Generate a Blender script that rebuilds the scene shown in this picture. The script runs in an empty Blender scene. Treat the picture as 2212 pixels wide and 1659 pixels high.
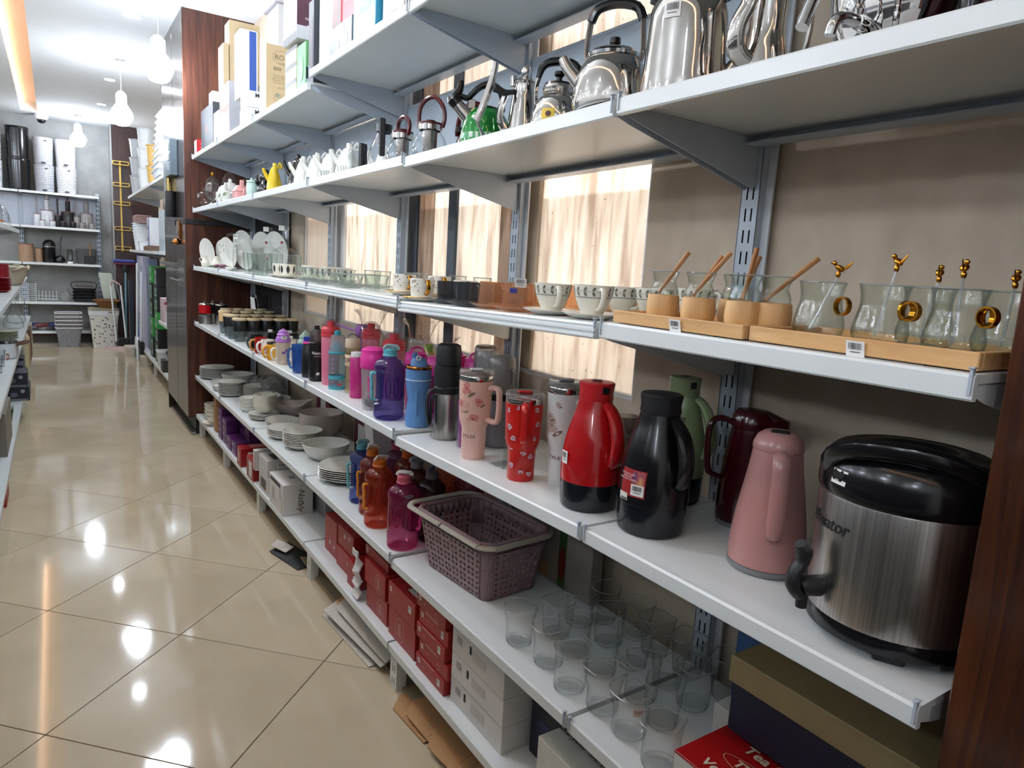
import bpy, math, random
from math import pi, sin, cos, radians
from mathutils import Vector, Matrix
random.seed(11)
SC = bpy.context.scene
COL = SC.collection

# ------------------------------------------------------------------ camera
cam_d = bpy.data.cameras.new('camera')
cam = bpy.data.objects.new('camera', cam_d)
COL.objects.link(cam)
CAMZ = 1.513
_yaw, _pit, _rol = radians(33.863), radians(-9.315), radians(3.412)
_fw = Vector((sin(_yaw) * cos(_pit), cos(_yaw) * cos(_pit), sin(_pit)))
_r = Vector((cos(_yaw), -sin(_yaw), 0))
_u = _r.cross(_fw)
_R = cos(_rol) * _r + sin(_rol) * _u
_U = -sin(_rol) * _r + cos(_rol) * _u
cam.matrix_world = Matrix(((_R.x, _U.x, -_fw.x, 0), (_R.y, _U.y, -_fw.y, 0), (_R.z, _U.z, -_fw.z, CAMZ), (0, 0, 0, 1)))
cam_d.sensor_width = 36.0
cam_d.lens = 1481.14 * 36.0 / 2212.0
cam_d.clip_start = 0.02
SC.camera = cam

# ------------------------------------------------------------------ world, sun, exposure
W = bpy.data.worlds.new('outdoor_sky')
SC.world = W
W.use_nodes = True
_bg = W.node_tree.nodes['Background']
_bg.inputs[0].default_value = (1.0, 0.96, 0.92, 1)
_bg.inputs[1].default_value = 1.4
_sd = bpy.data.lights.new('sun', 'SUN')
_sd.energy = 4.5
_sd.angle = radians(1.0)
_sd.color = (1.0, 0.94, 0.86)
_so = bpy.data.objects.new('sun', _sd)
COL.objects.link(_so)
_so.rotation_euler = Vector((-1.0, -0.12, -0.62)).to_track_quat('-Z', 'Y').to_euler()
SC.view_settings.view_transform = 'Standard'
SC.view_settings.look = 'None'
SC.view_settings.gamma = 1.0
SC.view_settings.use_curve_mapping = False
SC.view_settings.exposure = 0.38
SC.cycles.transparent_max_bounces = 40
SC.cycles.max_bounces = 10
SC.cycles.caustics_reflective = False
SC.cycles.caustics_refractive = False
SC.cycles.sample_clamp_indirect = 6.0

LAMP_BULB = 84.0     # emission of the hanging bulbs
LAMP_DOWN = 110.0     # emission of the recessed downlights

# ------------------------------------------------------------------ mesh helper
class G:
    def __init__(s):
        s.v = []
        s.f = []

    def add(s, v, f):
        o = len(s.v)
        s.v += [tuple(p) for p in v]
        s.f += [tuple(i + o for i in q) for q in f]
        return s

    def merge(s, g):
        return s.add(g.v, g.f)

    def box(s, x0, x1, y0, y1, z0, z1, b=0.0):
        if b <= 0:
            v = [(x, y, z) for z in (z0, z1) for y in (y0, y1) for x in (x0, x1)]
            return s.add(v, [(0, 2, 3, 1), (4, 5, 7, 6), (0, 1, 5, 4), (2, 6, 7, 3), (0, 4, 6, 2), (1, 3, 7, 5)])
        b = min(b, (x1 - x0) * .45, (y1 - y0) * .45, (z1 - z0) * .45)
        v = []
        for k in range(8):
            sx, sy, sz = k & 1, k >> 1 & 1, k >> 2 & 1
            c = (x1 if sx else x0, y1 if sy else y0, z1 if sz else z0)
            d = (-b if sx else b, -b if sy else b, -b if sz else b)
            v += [(c[0], c[1] + d[1], c[2] + d[2]), (c[0] + d[0], c[1], c[2] + d[2]), (c[0] + d[0], c[1] + d[1], c[2])]
        f = [(0, 12, 18, 6), (3, 9, 21, 15), (1, 4, 16, 13), (7, 19, 22, 10), (2, 8, 11, 5), (14, 17, 23, 20)]
        for a, c, ax in ((0, 1, 0), (2, 3, 0), (4, 5, 0), (6, 7, 0), (0, 2, 1), (1, 3, 1), (4, 6, 1), (5, 7, 1), (0, 4, 2), (1, 5, 2), (2, 6, 2), (3, 7, 2)):
            p, q = [i for i in range(3) if i != ax]
            f.append((a * 3 + p, a * 3 + q, c * 3 + q, c * 3 + p))
        for k in range(8):
            f.append((k * 3, k * 3 + 1, k * 3 + 2))
        return s.add(v, f)

    def lathe(s, prof, n=24, sx=1.0, sy=1.0, ox=0.0, oy=0.0, oz=0.0, rf=None):
        v, f, rows = [], [], []
        for r, z in prof:
            if r < 1e-6:
                rows.append([len(v)])
                v.append((ox, oy, oz + z))
            else:
                rows.append(list(range(len(v), len(v) + n)))
                for k in range(n):
                    a = 2 * pi * k / n
                    q = r * (rf(a, z) if rf else 1.0)
                    v.append((ox + q * cos(a) * sx, oy + q * sin(a) * sy, oz + z))
        for A, B in zip(rows, rows[1:]):
            if len(A) == 1 and len(B) == 1:
                continue
            for k in range(n):
                j = (k + 1) % n
                if len(A) == 1:
                    f.append((A[0], B[j], B[k]))
                elif len(B) == 1:
                    f.append((A[k], A[j], B[0]))
                else:
                    f.append((A[k], A[j], B[j], B[k]))
        return s.add(v, f)

    def loft(s, rings, cap0=True, cap1=True):
        n = len(rings[0])
        v = [p for r in rings for p in r]
        f = []
        for i in range(len(rings) - 1):
            for k in range(n):
                j = (k + 1) % n
                f.append((i * n + k, i * n + j, (i + 1) * n + j, (i + 1) * n + k))
        if cap0:
            f.append(tuple(range(n - 1, -1, -1)))
        if cap1:
            f.append(tuple((len(rings) - 1) * n + k for k in range(n)))
        return s.add(v, f)

    def tube(s, pts, r, n=8, closed=False, flat=1.0, sub=3):
        P = [Vector(p) for p in pts]
        m = len(P)
        rr = list(r) if isinstance(r, (list, tuple)) else [r] * m
        if sub > 1 and m > 2:
            Q, RR = [], []
            for i in range(m if closed else m - 1):
                ix = [(i - 1) % m, i, (i + 1) % m, (i + 2) % m] if closed else [max(i - 1, 0), i, i + 1, min(i + 2, m - 1)]
                p0, p1, p2, p3 = [P[q] for q in ix]
                for j in range(sub):
                    t = j / sub
                    Q.append(.5 * (2 * p1 + (p2 - p0) * t + (2 * p0 - 5 * p1 + 4 * p2 - p3) * t * t + (3 * p1 - p0 - 3 * p2 + p3) * t ** 3))
                    RR.append(rr[ix[1]] + (rr[ix[2]] - rr[ix[1]]) * t)
            if not closed:
                Q.append(P[-1])
                RR.append(rr[-1])
            P, rr, m = Q, RR, len(Q)
        T = []
        for i in range(m):
            a = P[(i - 1) % m] if (closed or i > 0) else P[i]
            b = P[(i + 1) % m] if (closed or i < m - 1) else P[i]
            T.append((b - a).normalized())
        up = Vector((0, 0, 1)) if abs(T[0].z) < .9 else Vector((1, 0, 0))
        N = (up - T[0] * up.dot(T[0])).normalized()
        rings = []
        for i in range(m):
            N = (N - T[i] * N.dot(T[i])).normalized()
            B = T[i].cross(N)
            rings.append([tuple(P[i] + N * (rr[i] * cos(2 * pi * k / n)) + B * (rr[i] * flat * sin(2 * pi * k / n))) for k in range(n)])
        if closed:
            rings.append(rings[0])
        return s.loft(rings, not closed, not closed)

    def prism(s, pts, z0, z1):
        return s.loft([[(x, y, z0) for x, y in pts], [(x, y, z1) for x, y in pts]])

    def map(s, fn):
        s.v = [tuple(fn(*p)) for p in s.v]
        return s

    def at(s, x=0, y=0, z=0, rz=0.0, k=1.0):
        c, d = cos(rz), sin(rz)
        return s.map(lambda a, b, e: (x + k * (a * c - b * d), y + k * (a * d + b * c), z + k * e))


def rrect(w, d, r, z, n=5, cx=0.0, cy=0.0):
    """ring of a rounded rectangle, w along x, d along y"""
    o = []
    for qx, qy, a0 in ((1, 1, 0), (-1, 1, pi / 2), (-1, -1, pi), (1, -1, 1.5 * pi)):
        for k in range(n):
            a = a0 + (pi / 2) * k / (n - 1)
            o.append((cx + qx * (w / 2 - r) + r * cos(a), cy + qy * (d / 2 - r) + r * sin(a), z))
    return o


def obj(name, g, m, parent=None, loc=(0, 0, 0), rz=0.0, smooth=0.6, kind=None):
    me = bpy.data.meshes.new(name)
    me.from_pydata(g.v, [], g.f)
    me.validate()
    if smooth:
        me.shade_smooth()
        me.set_sharp_from_angle(angle=smooth)
    me.materials.append(m)
    o = bpy.data.objects.new(name, me)
    COL.objects.link(o)
    o.location = loc
    if rz:
        o.rotation_euler = (0, 0, rz)
    if parent:
        o.parent = parent
    if kind:
        o['kind'] = kind
    return o


def tag(o, label, cat, group=None):
    o['label'] = label
    o['category'] = cat
    if group:
        o['group'] = group
    return o


def thing(name, label, cat, loc=(0, 0, 0), rz=0.0, group=None):
    o = bpy.data.objects.new(name, None)
    COL.objects.link(o)
    o.empty_display_size = .05
    o.location = loc
    o.rotation_euler = (0, 0, rz)
    return tag(o, label, cat, group)


def struct(name, g, m, parent=None, smooth=0.3):
    o = obj(name, g, m, parent, smooth=smooth)
    if not parent:
        o['kind'] = 'structure'
    return o


def dup(root, loc, rz=None, label=None, group=None):
    r = root.copy()
    COL.objects.link(r)
    r.location = loc
    if rz is not None:
        r.rotation_euler = (0, 0, rz)
    if label:
        r['label'] = label
    if group:
        r['group'] = group
    for ch in list(root.children):
        c = ch.copy()
        COL.objects.link(c)
        c.parent = r
        for g in list(ch.children):
            d = g.copy()
            COL.objects.link(d)
            d.parent = c
    return r


# ------------------------------------------------------------------ materials
MATS = {}


def lin(c):
    if isinstance(c, str):
        c = [int(c[i:i + 2], 16) / 255 for i in (0, 2, 4)]
        return tuple((x / 12.92 if x <= .04045 else ((x + .055) / 1.055) ** 2.4) for x in c)
    return tuple(c)


def base(name):
    m = bpy.data.materials.new(name)
    m.use_nodes = True
    nt = m.node_tree
    nt.nodes.clear()
    out = nt.nodes.new('ShaderNodeOutputMaterial')
    return m, nt, out


def N(nt, t, **kw):
    n = nt.nodes.new(t)
    for k, v in kw.items():
        if k.startswith('i_'):
            key = k[2:]
            n.inputs[int(key) if key.isdigit() else key.replace('_', ' ')].default_value = v
        else:
            setattr(n, k, v)
    return n


def M(name, col, rough=.4, metal=0.0, noise=.05, scale=25, bump=0.0, stretch=(1, 1, 1), coat=0.0, spec=.5):
    if name in MATS:
        return MATS[name]
    c = lin(col)
    m, nt, out = base(name)
    p = N(nt, 'ShaderNodeBsdfPrincipled', i_Roughness=rough, i_Metallic=metal, i_Coat_Weight=coat, i_Specular_IOR_Level=spec)
    tc = N(nt, 'ShaderNodeTexCoord')
    mp = N(nt, 'ShaderNodeMapping')
    mp.inputs['Scale'].default_value = stretch
    nz = N(nt, 'ShaderNodeTexNoise', i_Scale=scale, i_Detail=4.0)
    mx = N(nt, 'ShaderNodeMix', data_type='RGBA')
    mx.inputs[6].default_value = (*[x * (1 - noise * 2) for x in c], 1)
    mx.inputs[7].default_value = (*[min(1, x * (1 + noise * 2)) for x in c], 1)
    nt.links.new(tc.outputs['Object'], mp.inputs[0])
    nt.links.new(mp.outputs[0], nz.inputs['Vector'])
    nt.links.new(nz.outputs[0], mx.inputs[0])
    nt.links.new(mx.outputs[2], p.inputs['Base Color'])
    if bump:
        b = N(nt, 'ShaderNodeBump', i_Strength=bump, i_Distance=.002)
        nt.links.new(nz.outputs[0], b.inputs['Height'])
        nt.links.new(b.outputs[0], p.inputs['Normal'])
    nt.links.new(p.outputs[0], out.inputs[0])
    MATS[name] = m
    return m


def EM(name, col, strength):
    if name in MATS:
        return MATS[name]
    m, nt, out = base(name)
    e = N(nt, 'ShaderNodeEmission', i_Strength=strength)
    e.inputs[0].default_value = (*lin(col), 1)
    nt.links.new(e.outputs[0], out.inputs[0])
    MATS[name] = m
    return m


def GLASS(name, tint=(.96, .98, .97), edge=(.62, .66, .66), rough=.02, ior=1.45, body=0.0, bcol=(1, 1, 1)):
    """thin-walled glass or clear plastic: clear face-on, tinted and reflective at grazing angles"""
    if name in MATS:
        return MATS[name]
    m, nt, out = base(name)
    lw = N(nt, 'ShaderNodeLayerWeight', i_Blend=.5)
    pw = N(nt, 'ShaderNodeMath', operation='POWER')
    pw.inputs[1].default_value = 3.0
    nt.links.new(lw.outputs['Facing'], pw.inputs[0])
    mx = N(nt, 'ShaderNodeMix', data_type='RGBA')
    mx.inputs[6].default_value = (*tint, 1)
    mx.inputs[7].default_value = (*edge, 1)
    nt.links.new(pw.outputs[0], mx.inputs[0])
    tr = N(nt, 'ShaderNodeBsdfTransparent')
    nt.links.new(mx.outputs[2], tr.inputs[0])
    gl = N(nt, 'ShaderNodeBsdfGlossy', i_Roughness=rough)
    nz = N(nt, 'ShaderNodeTexNoise', i_Scale=18.0)
    bp = N(nt, 'ShaderNodeBump', i_Strength=.12, i_Distance=.004)
    nt.links.new(nz.outputs[0], bp.inputs['Height'])
    nt.links.new(bp.outputs[0], gl.inputs['Normal'])
    p5 = N(nt, 'ShaderNodeMath', operation='POWER')
    p5.inputs[1].default_value = 4.0
    nt.links.new(lw.outputs['Facing'], p5.inputs[0])
    fr = N(nt, 'ShaderNodeMath', operation='MULTIPLY_ADD')
    fr.inputs[1].default_value = .7
    fr.inputs[2].default_value = ((ior - 1) / (ior + 1)) ** 2
    nt.links.new(p5.outputs[0], fr.inputs[0])
    sh = tr
    if body > 0:
        df = N(nt, 'ShaderNodeBsdfDiffuse')
        df.inputs[0].default_value = (*bcol, 1)
        tl = N(nt, 'ShaderNodeBsdfTranslucent')
        tl.inputs[0].default_value = (*bcol, 1)
        ad = N(nt, 'ShaderNodeMixShader', i_0=.5)
        nt.links.new(df.outputs[0], ad.inputs[1])
        nt.links.new(tl.outputs[0], ad.inputs[2])
        ms = N(nt, 'ShaderNodeMixShader', i_0=body)
        nt.links.new(tr.outputs[0], ms.inputs[1])
        nt.links.new(ad.outputs[0], ms.inputs[2])
        sh = ms
    ms2 = N(nt, 'ShaderNodeMixShader')
    nt.links.new(fr.outputs[0], ms2.inputs[0])
    nt.links.new(sh.outputs[0], ms2.inputs[1])
    nt.links.new(gl.outputs[0], ms2.inputs[2])
    nt.links.new(ms2.outputs[0], out.inputs[0])
    MATS[name] = m
    return m


def RAMP(name, stops, kind='noise', scale=5.0, stretch=(1, 1, 1), rough=.5, bump=0.0, metal=0.0, detail=6.0, dist=0.0, coat=0.0, rot=(0, 0, 0)):
    """principled surface whose colour comes from a ramp over a procedural texture"""
    if name in MATS:
        return MATS[name]
    m, nt, out = base(name)
    p = N(nt, 'ShaderNodeBsdfPrincipled', i_Roughness=rough, i_Metallic=metal, i_Coat_Weight=coat)
    tc = N(nt, 'ShaderNodeTexCoord')
    mp = N(nt, 'ShaderNodeMapping')
    mp.inputs['Scale'].default_value = stretch
    mp.inputs['Rotation'].default_value = rot
    nt.links.new(tc.outputs['Object'], mp.inputs[0])
    if kind == 'noise':
        t = N(nt, 'ShaderNodeTexNoise', i_Scale=scale, i_Detail=detail, i_Distortion=dist)
        o = t.outputs[0]
    elif kind == 'voronoi':
        t = N(nt, 'ShaderNodeTexVoronoi', i_Scale=scale)
        o = t.outputs['Distance']
    else:
        t = N(nt, 'ShaderNodeTexWave', i_Scale=scale, i_Distortion=dist, i_Detail=detail)
        o = t.outputs[0]
    nt.links.new(mp.outputs[0], t.inputs['Vector'])
    r = N(nt, 'ShaderNodeValToRGB')
    el = r.color_ramp.elements
    while len(el) < len(stops):
        el.new(.5)
    for e, (q, c) in zip(el, stops):
        e.position = q
        e.color = (*lin(c), 1)
    nt.links.new(o, r.inputs[0])
    nt.links.new(r.outputs[0], p.inputs['Base Color'])
    if bump:
        b = N(nt, 'ShaderNodeBump', i_Strength=bump, i_Distance=.003)
        nt.links.new(o, b.inputs['Height'])
        nt.links.new(b.outputs[0], p.inputs['Normal'])
    nt.links.new(p.outputs[0], out.inputs[0])
    MATS[name] = m
    return m


white_metal = M('white_powder_coat', 'dce0df', .28, noise=.02, scale=6)
grey_metal = M('grey_powder_coat', 'adb6c0', .32, noise=.02, scale=6)
wood_dark = RAMP('dark_red_wood', [(.25, '1d0d08'), (.5, '43200f'), (.75, '5e2e17')], scale=6, stretch=(6, 6, .35), rough=.22, dist=1.0, coat=.3)
wood_panel = RAMP('brown_wood_panel', [(.25, '2c1711'), (.5, '4a2a20'), (.78, '6b3f2d')], scale=5, stretch=(7, 7, .3), rough=.3, dist=1.2)
bamboo = RAMP('bamboo', [(.2, 'b98a55'), (.5, 'cda06a'), (.8, 'dcb582')], scale=9, stretch=(6, .6, 6), rough=.45, dist=.4)
stick_wood = RAMP('stick_wood', [(.2, '9c673c'), (.8, 'c08a57')], scale=12, stretch=(3, 3, .5), rough=.5)
cup_wood = RAMP('cup_wood', [(.2, 'c1935f'), (.5, 'd2a873'), (.8, 'dfbd8d')], scale=14, stretch=(3, 3, .6), rough=.5, dist=.5)
lid_wood = RAMP('lid_wood', [(.2, 'd3b98f'), (.8, 'ead7b3')], scale=16, stretch=(1, 4, 1), rough=.5)
concrete = RAMP('concrete_wallpaper', [(.2, 'a69784'), (.45, 'bdac98'), (.6, 'c9b9a4'), (.85, 'd6c8b4')], scale=6, rough=.8, detail=9, bump=.05, stretch=(1, 1, .7))
wall_white = M('white_wall_paint', 'd8d6d3', .8, noise=.02, scale=4)
ceil_white = M('white_ceiling_paint', 'd9dadb', .85, noise=.015, scale=3)
black_p = M('black_plastic', '0d0d10', .18, noise=.05)
black_m = M('black_matte_plastic', '17171a', .5, noise=.05)
steel = M('polished_steel', 'c9c5c0', .07, 1.0, noise=.02)
steel_b = RAMP('brushed_steel', [(.3, '9a9590'), (.7, 'c2bdb8')], scale=8, stretch=(30, 30, .4), rough=.3, metal=1.0)
chrome = M('chrome', 'dcdcdc', .04, 1.0, noise=.01)
gold = M('gold_metal', 'c88a2b', .22, 1.0, noise=.04)
rose_gold = M('rose_gold_metal', 'b8763f', .18, 1.0, noise=.04)
opal = M('white_opal_glass', 'e3e2da', .16, noise=.015)
cream_p = M('cream_porcelain', 'e4e0d2', .15, noise=.015)
paper_w = M('white_label_paper', 'e9e7e3', .6, noise=.02)
ink = M('black_ink', '141414', .6, noise=.02)
white_p = M('white_plastic', 'e6e6e6', .35, noise=.02)
glass = GLASS('clear_glass')
glass_rim = GLASS('glass_rim', (.80, .83, .83), (.45, .48, .48), .03, 1.9, .28, (.85, .88, .88))
glass_e = GLASS('clear_drinking_glass', (.97, .98, .98), (.50, .54, .54), ior=1.5)
red_card = M('red_carton', '9c1f22', .42, noise=.03, scale=12)
white_card = M('white_carton', 'd6d2ce', .55, noise=.025, scale=12)
kraft = M('kraft_cardboard', 'a97f55', .8, noise=.05, scale=14)


# ------------------------------------------------------------------ lettering and stickers
def text(body, size, shear=0.0, bold=0.0, align='CENTER', space=1.0):
    cu = bpy.data.curves.new('lettering', 'FONT')
    cu.body = body
    cu.size = size
    cu.align_x = align
    cu.align_y = 'CENTER'
    cu.shear = shear
    cu.offset = bold
    cu.space_character = space
    cu.resolution_u = 2
    ob = bpy.data.objects.new('lettering', cu)
    me = bpy.data.meshes.new_from_object(ob)
    g = G()
    g.add([tuple(v.co) for v in me.vertices], [tuple(p.vertices) for p in me.polygons])
    bpy.data.objects.remove(ob)
    bpy.data.curves.remove(cu)
    bpy.data.meshes.remove(me)
    return g


def rect(w, h, n=1, m=1):
    g = G()
    v = [(-w / 2 + w * i / n, -h / 2 + h * j / m, 0) for j in range(m + 1) for i in range(n + 1)]
    f = [(j * (n + 1) + i, j * (n + 1) + i + 1, (j + 1) * (n + 1) + i + 1, (j + 1) * (n + 1) + i) for j in range(m) for i in range(n)]
    return g.add(v, f)


def ell(w, h, t=0.0, n=28):
    """ellipse outline of line width t, or a filled one"""
    g = G()
    o = [(w / 2 * cos(2 * pi * k / n), h / 2 * sin(2 * pi * k / n), 0) for k in range(n)]
    if t <= 0:
        return g.add(o, [tuple(range(n))])
    i = [((w / 2 - t) * cos(2 * pi * k / n), (h / 2 - t) * sin(2 * pi * k / n), 0) for k in range(n)]
    return g.add(o + i, [(k, (k + 1) % n, n + (k + 1) % n, n + k) for k in range(n)])


def bars(w, h, n=9, seed=1):
    g = G()
    r = random.Random(seed)
    x = -w / 2
    while x < w / 2 - w * .04:
        t = w / n * r.uniform(.25, .6)
        g.add([(x, -h / 2, 0), (x + t, -h / 2, 0), (x + t, h / 2, 0), (x, h / 2, 0)], [(0, 1, 2, 3)])
        x += t + w / n * r.uniform(.3, .6)
    return g


def plane(o, right, up, e=.0008):
    o, right, up = Vector(o), Vector(right).normalized(), Vector(up).normalized()
    n = right.cross(up)
    return lambda x, y, z: tuple(o + right * x + up * y + n * (e + z))


def cyl(R, th, z0, e=.0008, prof=None):
    """wrap onto a body of revolution of radius R (or prof(z)) around the local z axis, centred at angle th"""
    def fn(x, y, z):
        rr = prof(z0 + y) if prof else R
        a = th + x / max(rr, .005)
        return ((rr + e + z) * cos(a), (rr + e + z) * sin(a), z0 + y)
    return fn


def decal(name, g, mp, m, parent, e=0.0):
    if e:
        g.map(lambda x, y, z: (x, y, z + e))
    return obj(name, g.map(mp), m, parent, smooth=0)


def sticker(parent, mp, w=.03, h=.022, seed=1, n=4):
    s = decal('price_sticker', rect(w, h, n), mp, paper_w, parent)
    s['label'] = 'white barcode price sticker'
    g = bars(w * .7, h * .42, seed=seed).map(lambda x, y, z: (x, y + h * .16, .0006))
    g.merge(rect(w * .55, h * .05).map(lambda x, y, z: (x, y - h * .22, .0006)))
    obj('barcode', g.map(mp), ink, s, smooth=0)
    return s


def prof_fn(prof):
    def fn(z):
        for (r0, z0), (r1, z1) in zip(prof, prof[1:]):
            if z0 <= z <= z1 and z1 > z0:
                return r0 + (r1 - r0) * (z - z0) / (z1 - z0)
        return prof[-1][0]
    return fn


def smoothp(prof, k=3):
    """Catmull-Rom subdivision of a lathe profile"""
    o = []
    n = len(prof)
    for i in range(n - 1):
        p0, p1, p2, p3 = prof[max(i - 1, 0)], prof[i], prof[i + 1], prof[min(i + 2, n - 1)]
        for j in range(k):
            t = j / k
            q = []
            for a in (0, 1):
                q.append(.5 * (2 * p1[a] + (p2[a] - p0[a]) * t + (2 * p0[a] - 5 * p1[a] + 4 * p2[a] - p3[a]) * t * t + (3 * p1[a] - p0[a] - 3 * p2[a] + p3[a]) * t ** 3))
            o.append((max(q[0], 0.0), q[1]))
    o.append(prof[-1])
    return o


def arc(cx, cz, rx, rz_, a0, a1, n=8):
    return [(cx + rx * cos(radians(a0 + (a1 - a0) * k / n)), cz + rz_ * sin(radians(a0 + (a1 - a0) * k / n))) for k in range(n + 1)]

# ================================================================== THE SETTING
CEIL = 3.35
WX = 1.42            # inner face of the shelf wall
J = [.373, 1.09, 2.09, 3.09, 4.09, 5.09, 6.10]      # shelf joints along the wall

tile_m = RAMP('polished_beige_tile', [(.2, 'b5a78e'), (.5, 'c0b298'), (.8, 'cabca2')], scale=2.2, rough=.07, detail=5, dist=.6)
grout = M('brown_grout', '4a3f34', .8)
fl = struct('floor', G().box(-5.2, 1.57, -2.6, 12.9, -.06, -.004), grout)
_s = .6252
_g = G().box(-_s / 2 + .0015, _s / 2 - .0015, -_s / 2 + .0015, _s / 2 - .0015, -.01, 0, .0012)
_t0 = None
_ca, _sa = cos(radians(-45.19)), sin(radians(-45.19))
for i in range(-26, 27):
    for j in range(-26, 27):
        cx = -.080 + _s * ((i + .5) * _ca - (j + .5) * _sa)
        cy = 3.257 + _s * ((i + .5) * _sa + (j + .5) * _ca)
        if -1.6 < cx < 1.75 and .3 < cy < 12.9:
            if _t0 is None:
                _t0 = obj('tile', _g, tile_m, fl, (cx, cy, 0), radians(-45.19), smooth=.3)
            else:
                o = _t0.copy()
                COL.objects.link(o)
                o.location = (cx, cy, 0)
struct('floor_far_side', G().box(-5.2, -1.9, -2.6, 12.9, -.02, -.001), tile_m, fl)

# ceiling with a warm-lit slot
ce = struct('ceiling', G().box(-.113, 1.57, -2.6, 12.9, CEIL, CEIL + .12).box(-5.2, -.31, -2.6, 12.9, CEIL, CEIL + .12).box(-.31, -.113, 12.35, 12.9, CEIL, CEIL + .12), ceil_white)
slot_m = M('led_glow_cove_paint', 'f6d9c2', .8)  # peach tone puts the LED's warm glow into the paint colour
struct('light_slot', G().box(-.35, -.07, -2.6, 12.36, CEIL + .12, CEIL + .15), slot_m, ce)
struct('led_strip', G().box(-.309, -.297, -2.5, 12.3, CEIL + .07, CEIL + .082), EM('warm_led', 'ffcfa4', 14.0), ce)

# shelf wall with its papered window
struct('wall_right', G().box(WX, WX + .15, -2.6, 1.47, 0, CEIL).box(WX, WX + .15, 4.76, 12.9, 0, CEIL).box(WX, WX + .15, 1.47, 4.76, 0, 1.15).box(WX, WX + .15, 1.47, 4.76, 2.62, CEIL), concrete)
struct('wall_back', G().box(-5.2, 1.57, 12.86, 13.0, 0, CEIL + .12), RAMP('pale_concrete_wallpaper', [(.2, '848483'), (.5, '929290'), (.8, 'a2a29f')], scale=5, rough=.8, detail=8))
struct('wall_left', G().box(-5.35, -5.2, -2.6, 13.0, 0, CEIL + .12), wall_white)
struct('wall_front', G().box(-5.35, 1.57, -2.75, -2.6, 0, CEIL + .12), wall_white)


def paper(name, c0, c1, c2, tr=.75):
    m, nt, out = base(name)
    tc = N(nt, 'ShaderNodeTexCoord')
    mp = N(nt, 'ShaderNodeMapping')
    mp.inputs['Scale'].default_value = (1, 9, .9)
    nz = N(nt, 'ShaderNodeTexNoise', i_Scale=3.0, i_Detail=8.0, i_Distortion=.6)
    nt.links.new(tc.outputs['Object'], mp.inputs[0])
    nt.links.new(mp.outputs[0], nz.inputs['Vector'])
    r = N(nt, 'ShaderNodeValToRGB')
    el = r.color_ramp.elements
    el.new(.5)
    for e, (q, c) in zip(el, ((.3, c0), (.5, c1), (.7, c2))):
        e.position = q
        e.color = (*lin(c), 1)
    nt.links.new(nz.outputs[0], r.inputs[0])
    sp = N(nt, 'ShaderNodeTexNoise', i_Scale=70.0, i_Detail=2.0)
    nt.links.new(tc.outputs['Object'], sp.inputs['Vector'])
    rs = N(nt, 'ShaderNodeValToRGB')
    rs.color_ramp.elements[0].position = .24
    rs.color_ramp.elements[0].color = (.4, .32, .28, 1)
    rs.color_ramp.elements[1].position = .29
    rs.color_ramp.elements[1].color = (1, 1, 1, 1)
    nt.links.new(sp.outputs[0], rs.inputs[0])
    mu = N(nt, 'ShaderNodeMix', data_type='RGBA', blend_type='MULTIPLY')
    mu.inputs[0].default_value = 1
    nt.links.new(r.outputs[0], mu.inputs[6])
    nt.links.new(rs.outputs[0], mu.inputs[7])
    t = N(nt, 'ShaderNodeBsdfTranslucent')
    d = N(nt, 'ShaderNodeBsdfDiffuse')
    nt.links.new(mu.outputs[2], t.inputs[0])
    nt.links.new(mu.outputs[2], d.inputs[0])
    ms = N(nt, 'ShaderNodeMixShader', i_0=tr)
    nt.links.new(d.outputs[0], ms.inputs[1])
    nt.links.new(t.outputs[0], ms.inputs[2])
    nt.links.new(ms.outputs[0], out.inputs[0])
    return m


pap_a = paper('sunlit_paper', 'd3c8bf', 'eee9e3', 'faf7f4')
pap_b = paper('brown_sunlit_paper', '94857a', 'b3a396', 'c9bcb0', .6)
pap_c = paper('cream_sunlit_board', 'e3dad0', 'e6ded4', 'eae3da', .45)
win = struct('window_1', G().box(WX + .01, WX + .06, 1.47, 1.485, 1.15, 2.62).box(WX + .01, WX + .06, 4.745, 4.76, 1.15, 2.62).box(WX + .01, WX + .06, 1.485, 4.745, 1.15, 1.165).box(WX + .01, WX + .06, 1.485, 4.745, 2.605, 2.62), white_p)
for y0, y1, m in ((1.485, 2.03, pap_a), (2.14, 2.30, pap_b), (2.30, 2.64, pap_a), (2.71, 2.86, pap_a), (2.86, 3.02, pap_b), (3.13, 4.0, pap_a), (4.16, 4.745, pap_c)):
    struct('paper_sheet', G().box(WX + .025, WX + .027, y0, y1, 1.165, 2.605), m, win)
dark_fr = M('dark_window_frame', '3f4750', .5)
for y0, y1, m in ((2.03, 2.14, concrete), (2.64, 2.71, dark_fr), (3.02, 3.13, dark_fr), (4.0, 4.16, white_p)):
    struct('mullion', G().box(WX + .012, WX + .07, y0, y1, 1.165, 2.605, .004), m, win)
screen_m = paper('sun_screen_fabric', 'efece8', 'f3f0ed', 'f7f5f2', .9)
screen_t = thing('added_sun_screen', 'added unseen awning cloth hanging outside the papered window', 'sunscreen', (1.75, 3.1, 0))  # unseen cloth added outside; its gap lets sun form the bright band
obj('upper_screen_cloth', G().box(0, .003, -1.9, 1.9, 2.07, 2.9), screen_m, screen_t)
obj('lower_screen_cloth', G().box(0, .003, -1.9, 1.9, .95, 1.96), screen_m, screen_t)

# ------------------------------------------------------------------ lamps
lamp_w = EM('bulb_glow', 'e4eefb', LAMP_BULB)
down_w = EM('downlight_glow', 'eef4ff', LAMP_DOWN)


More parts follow.
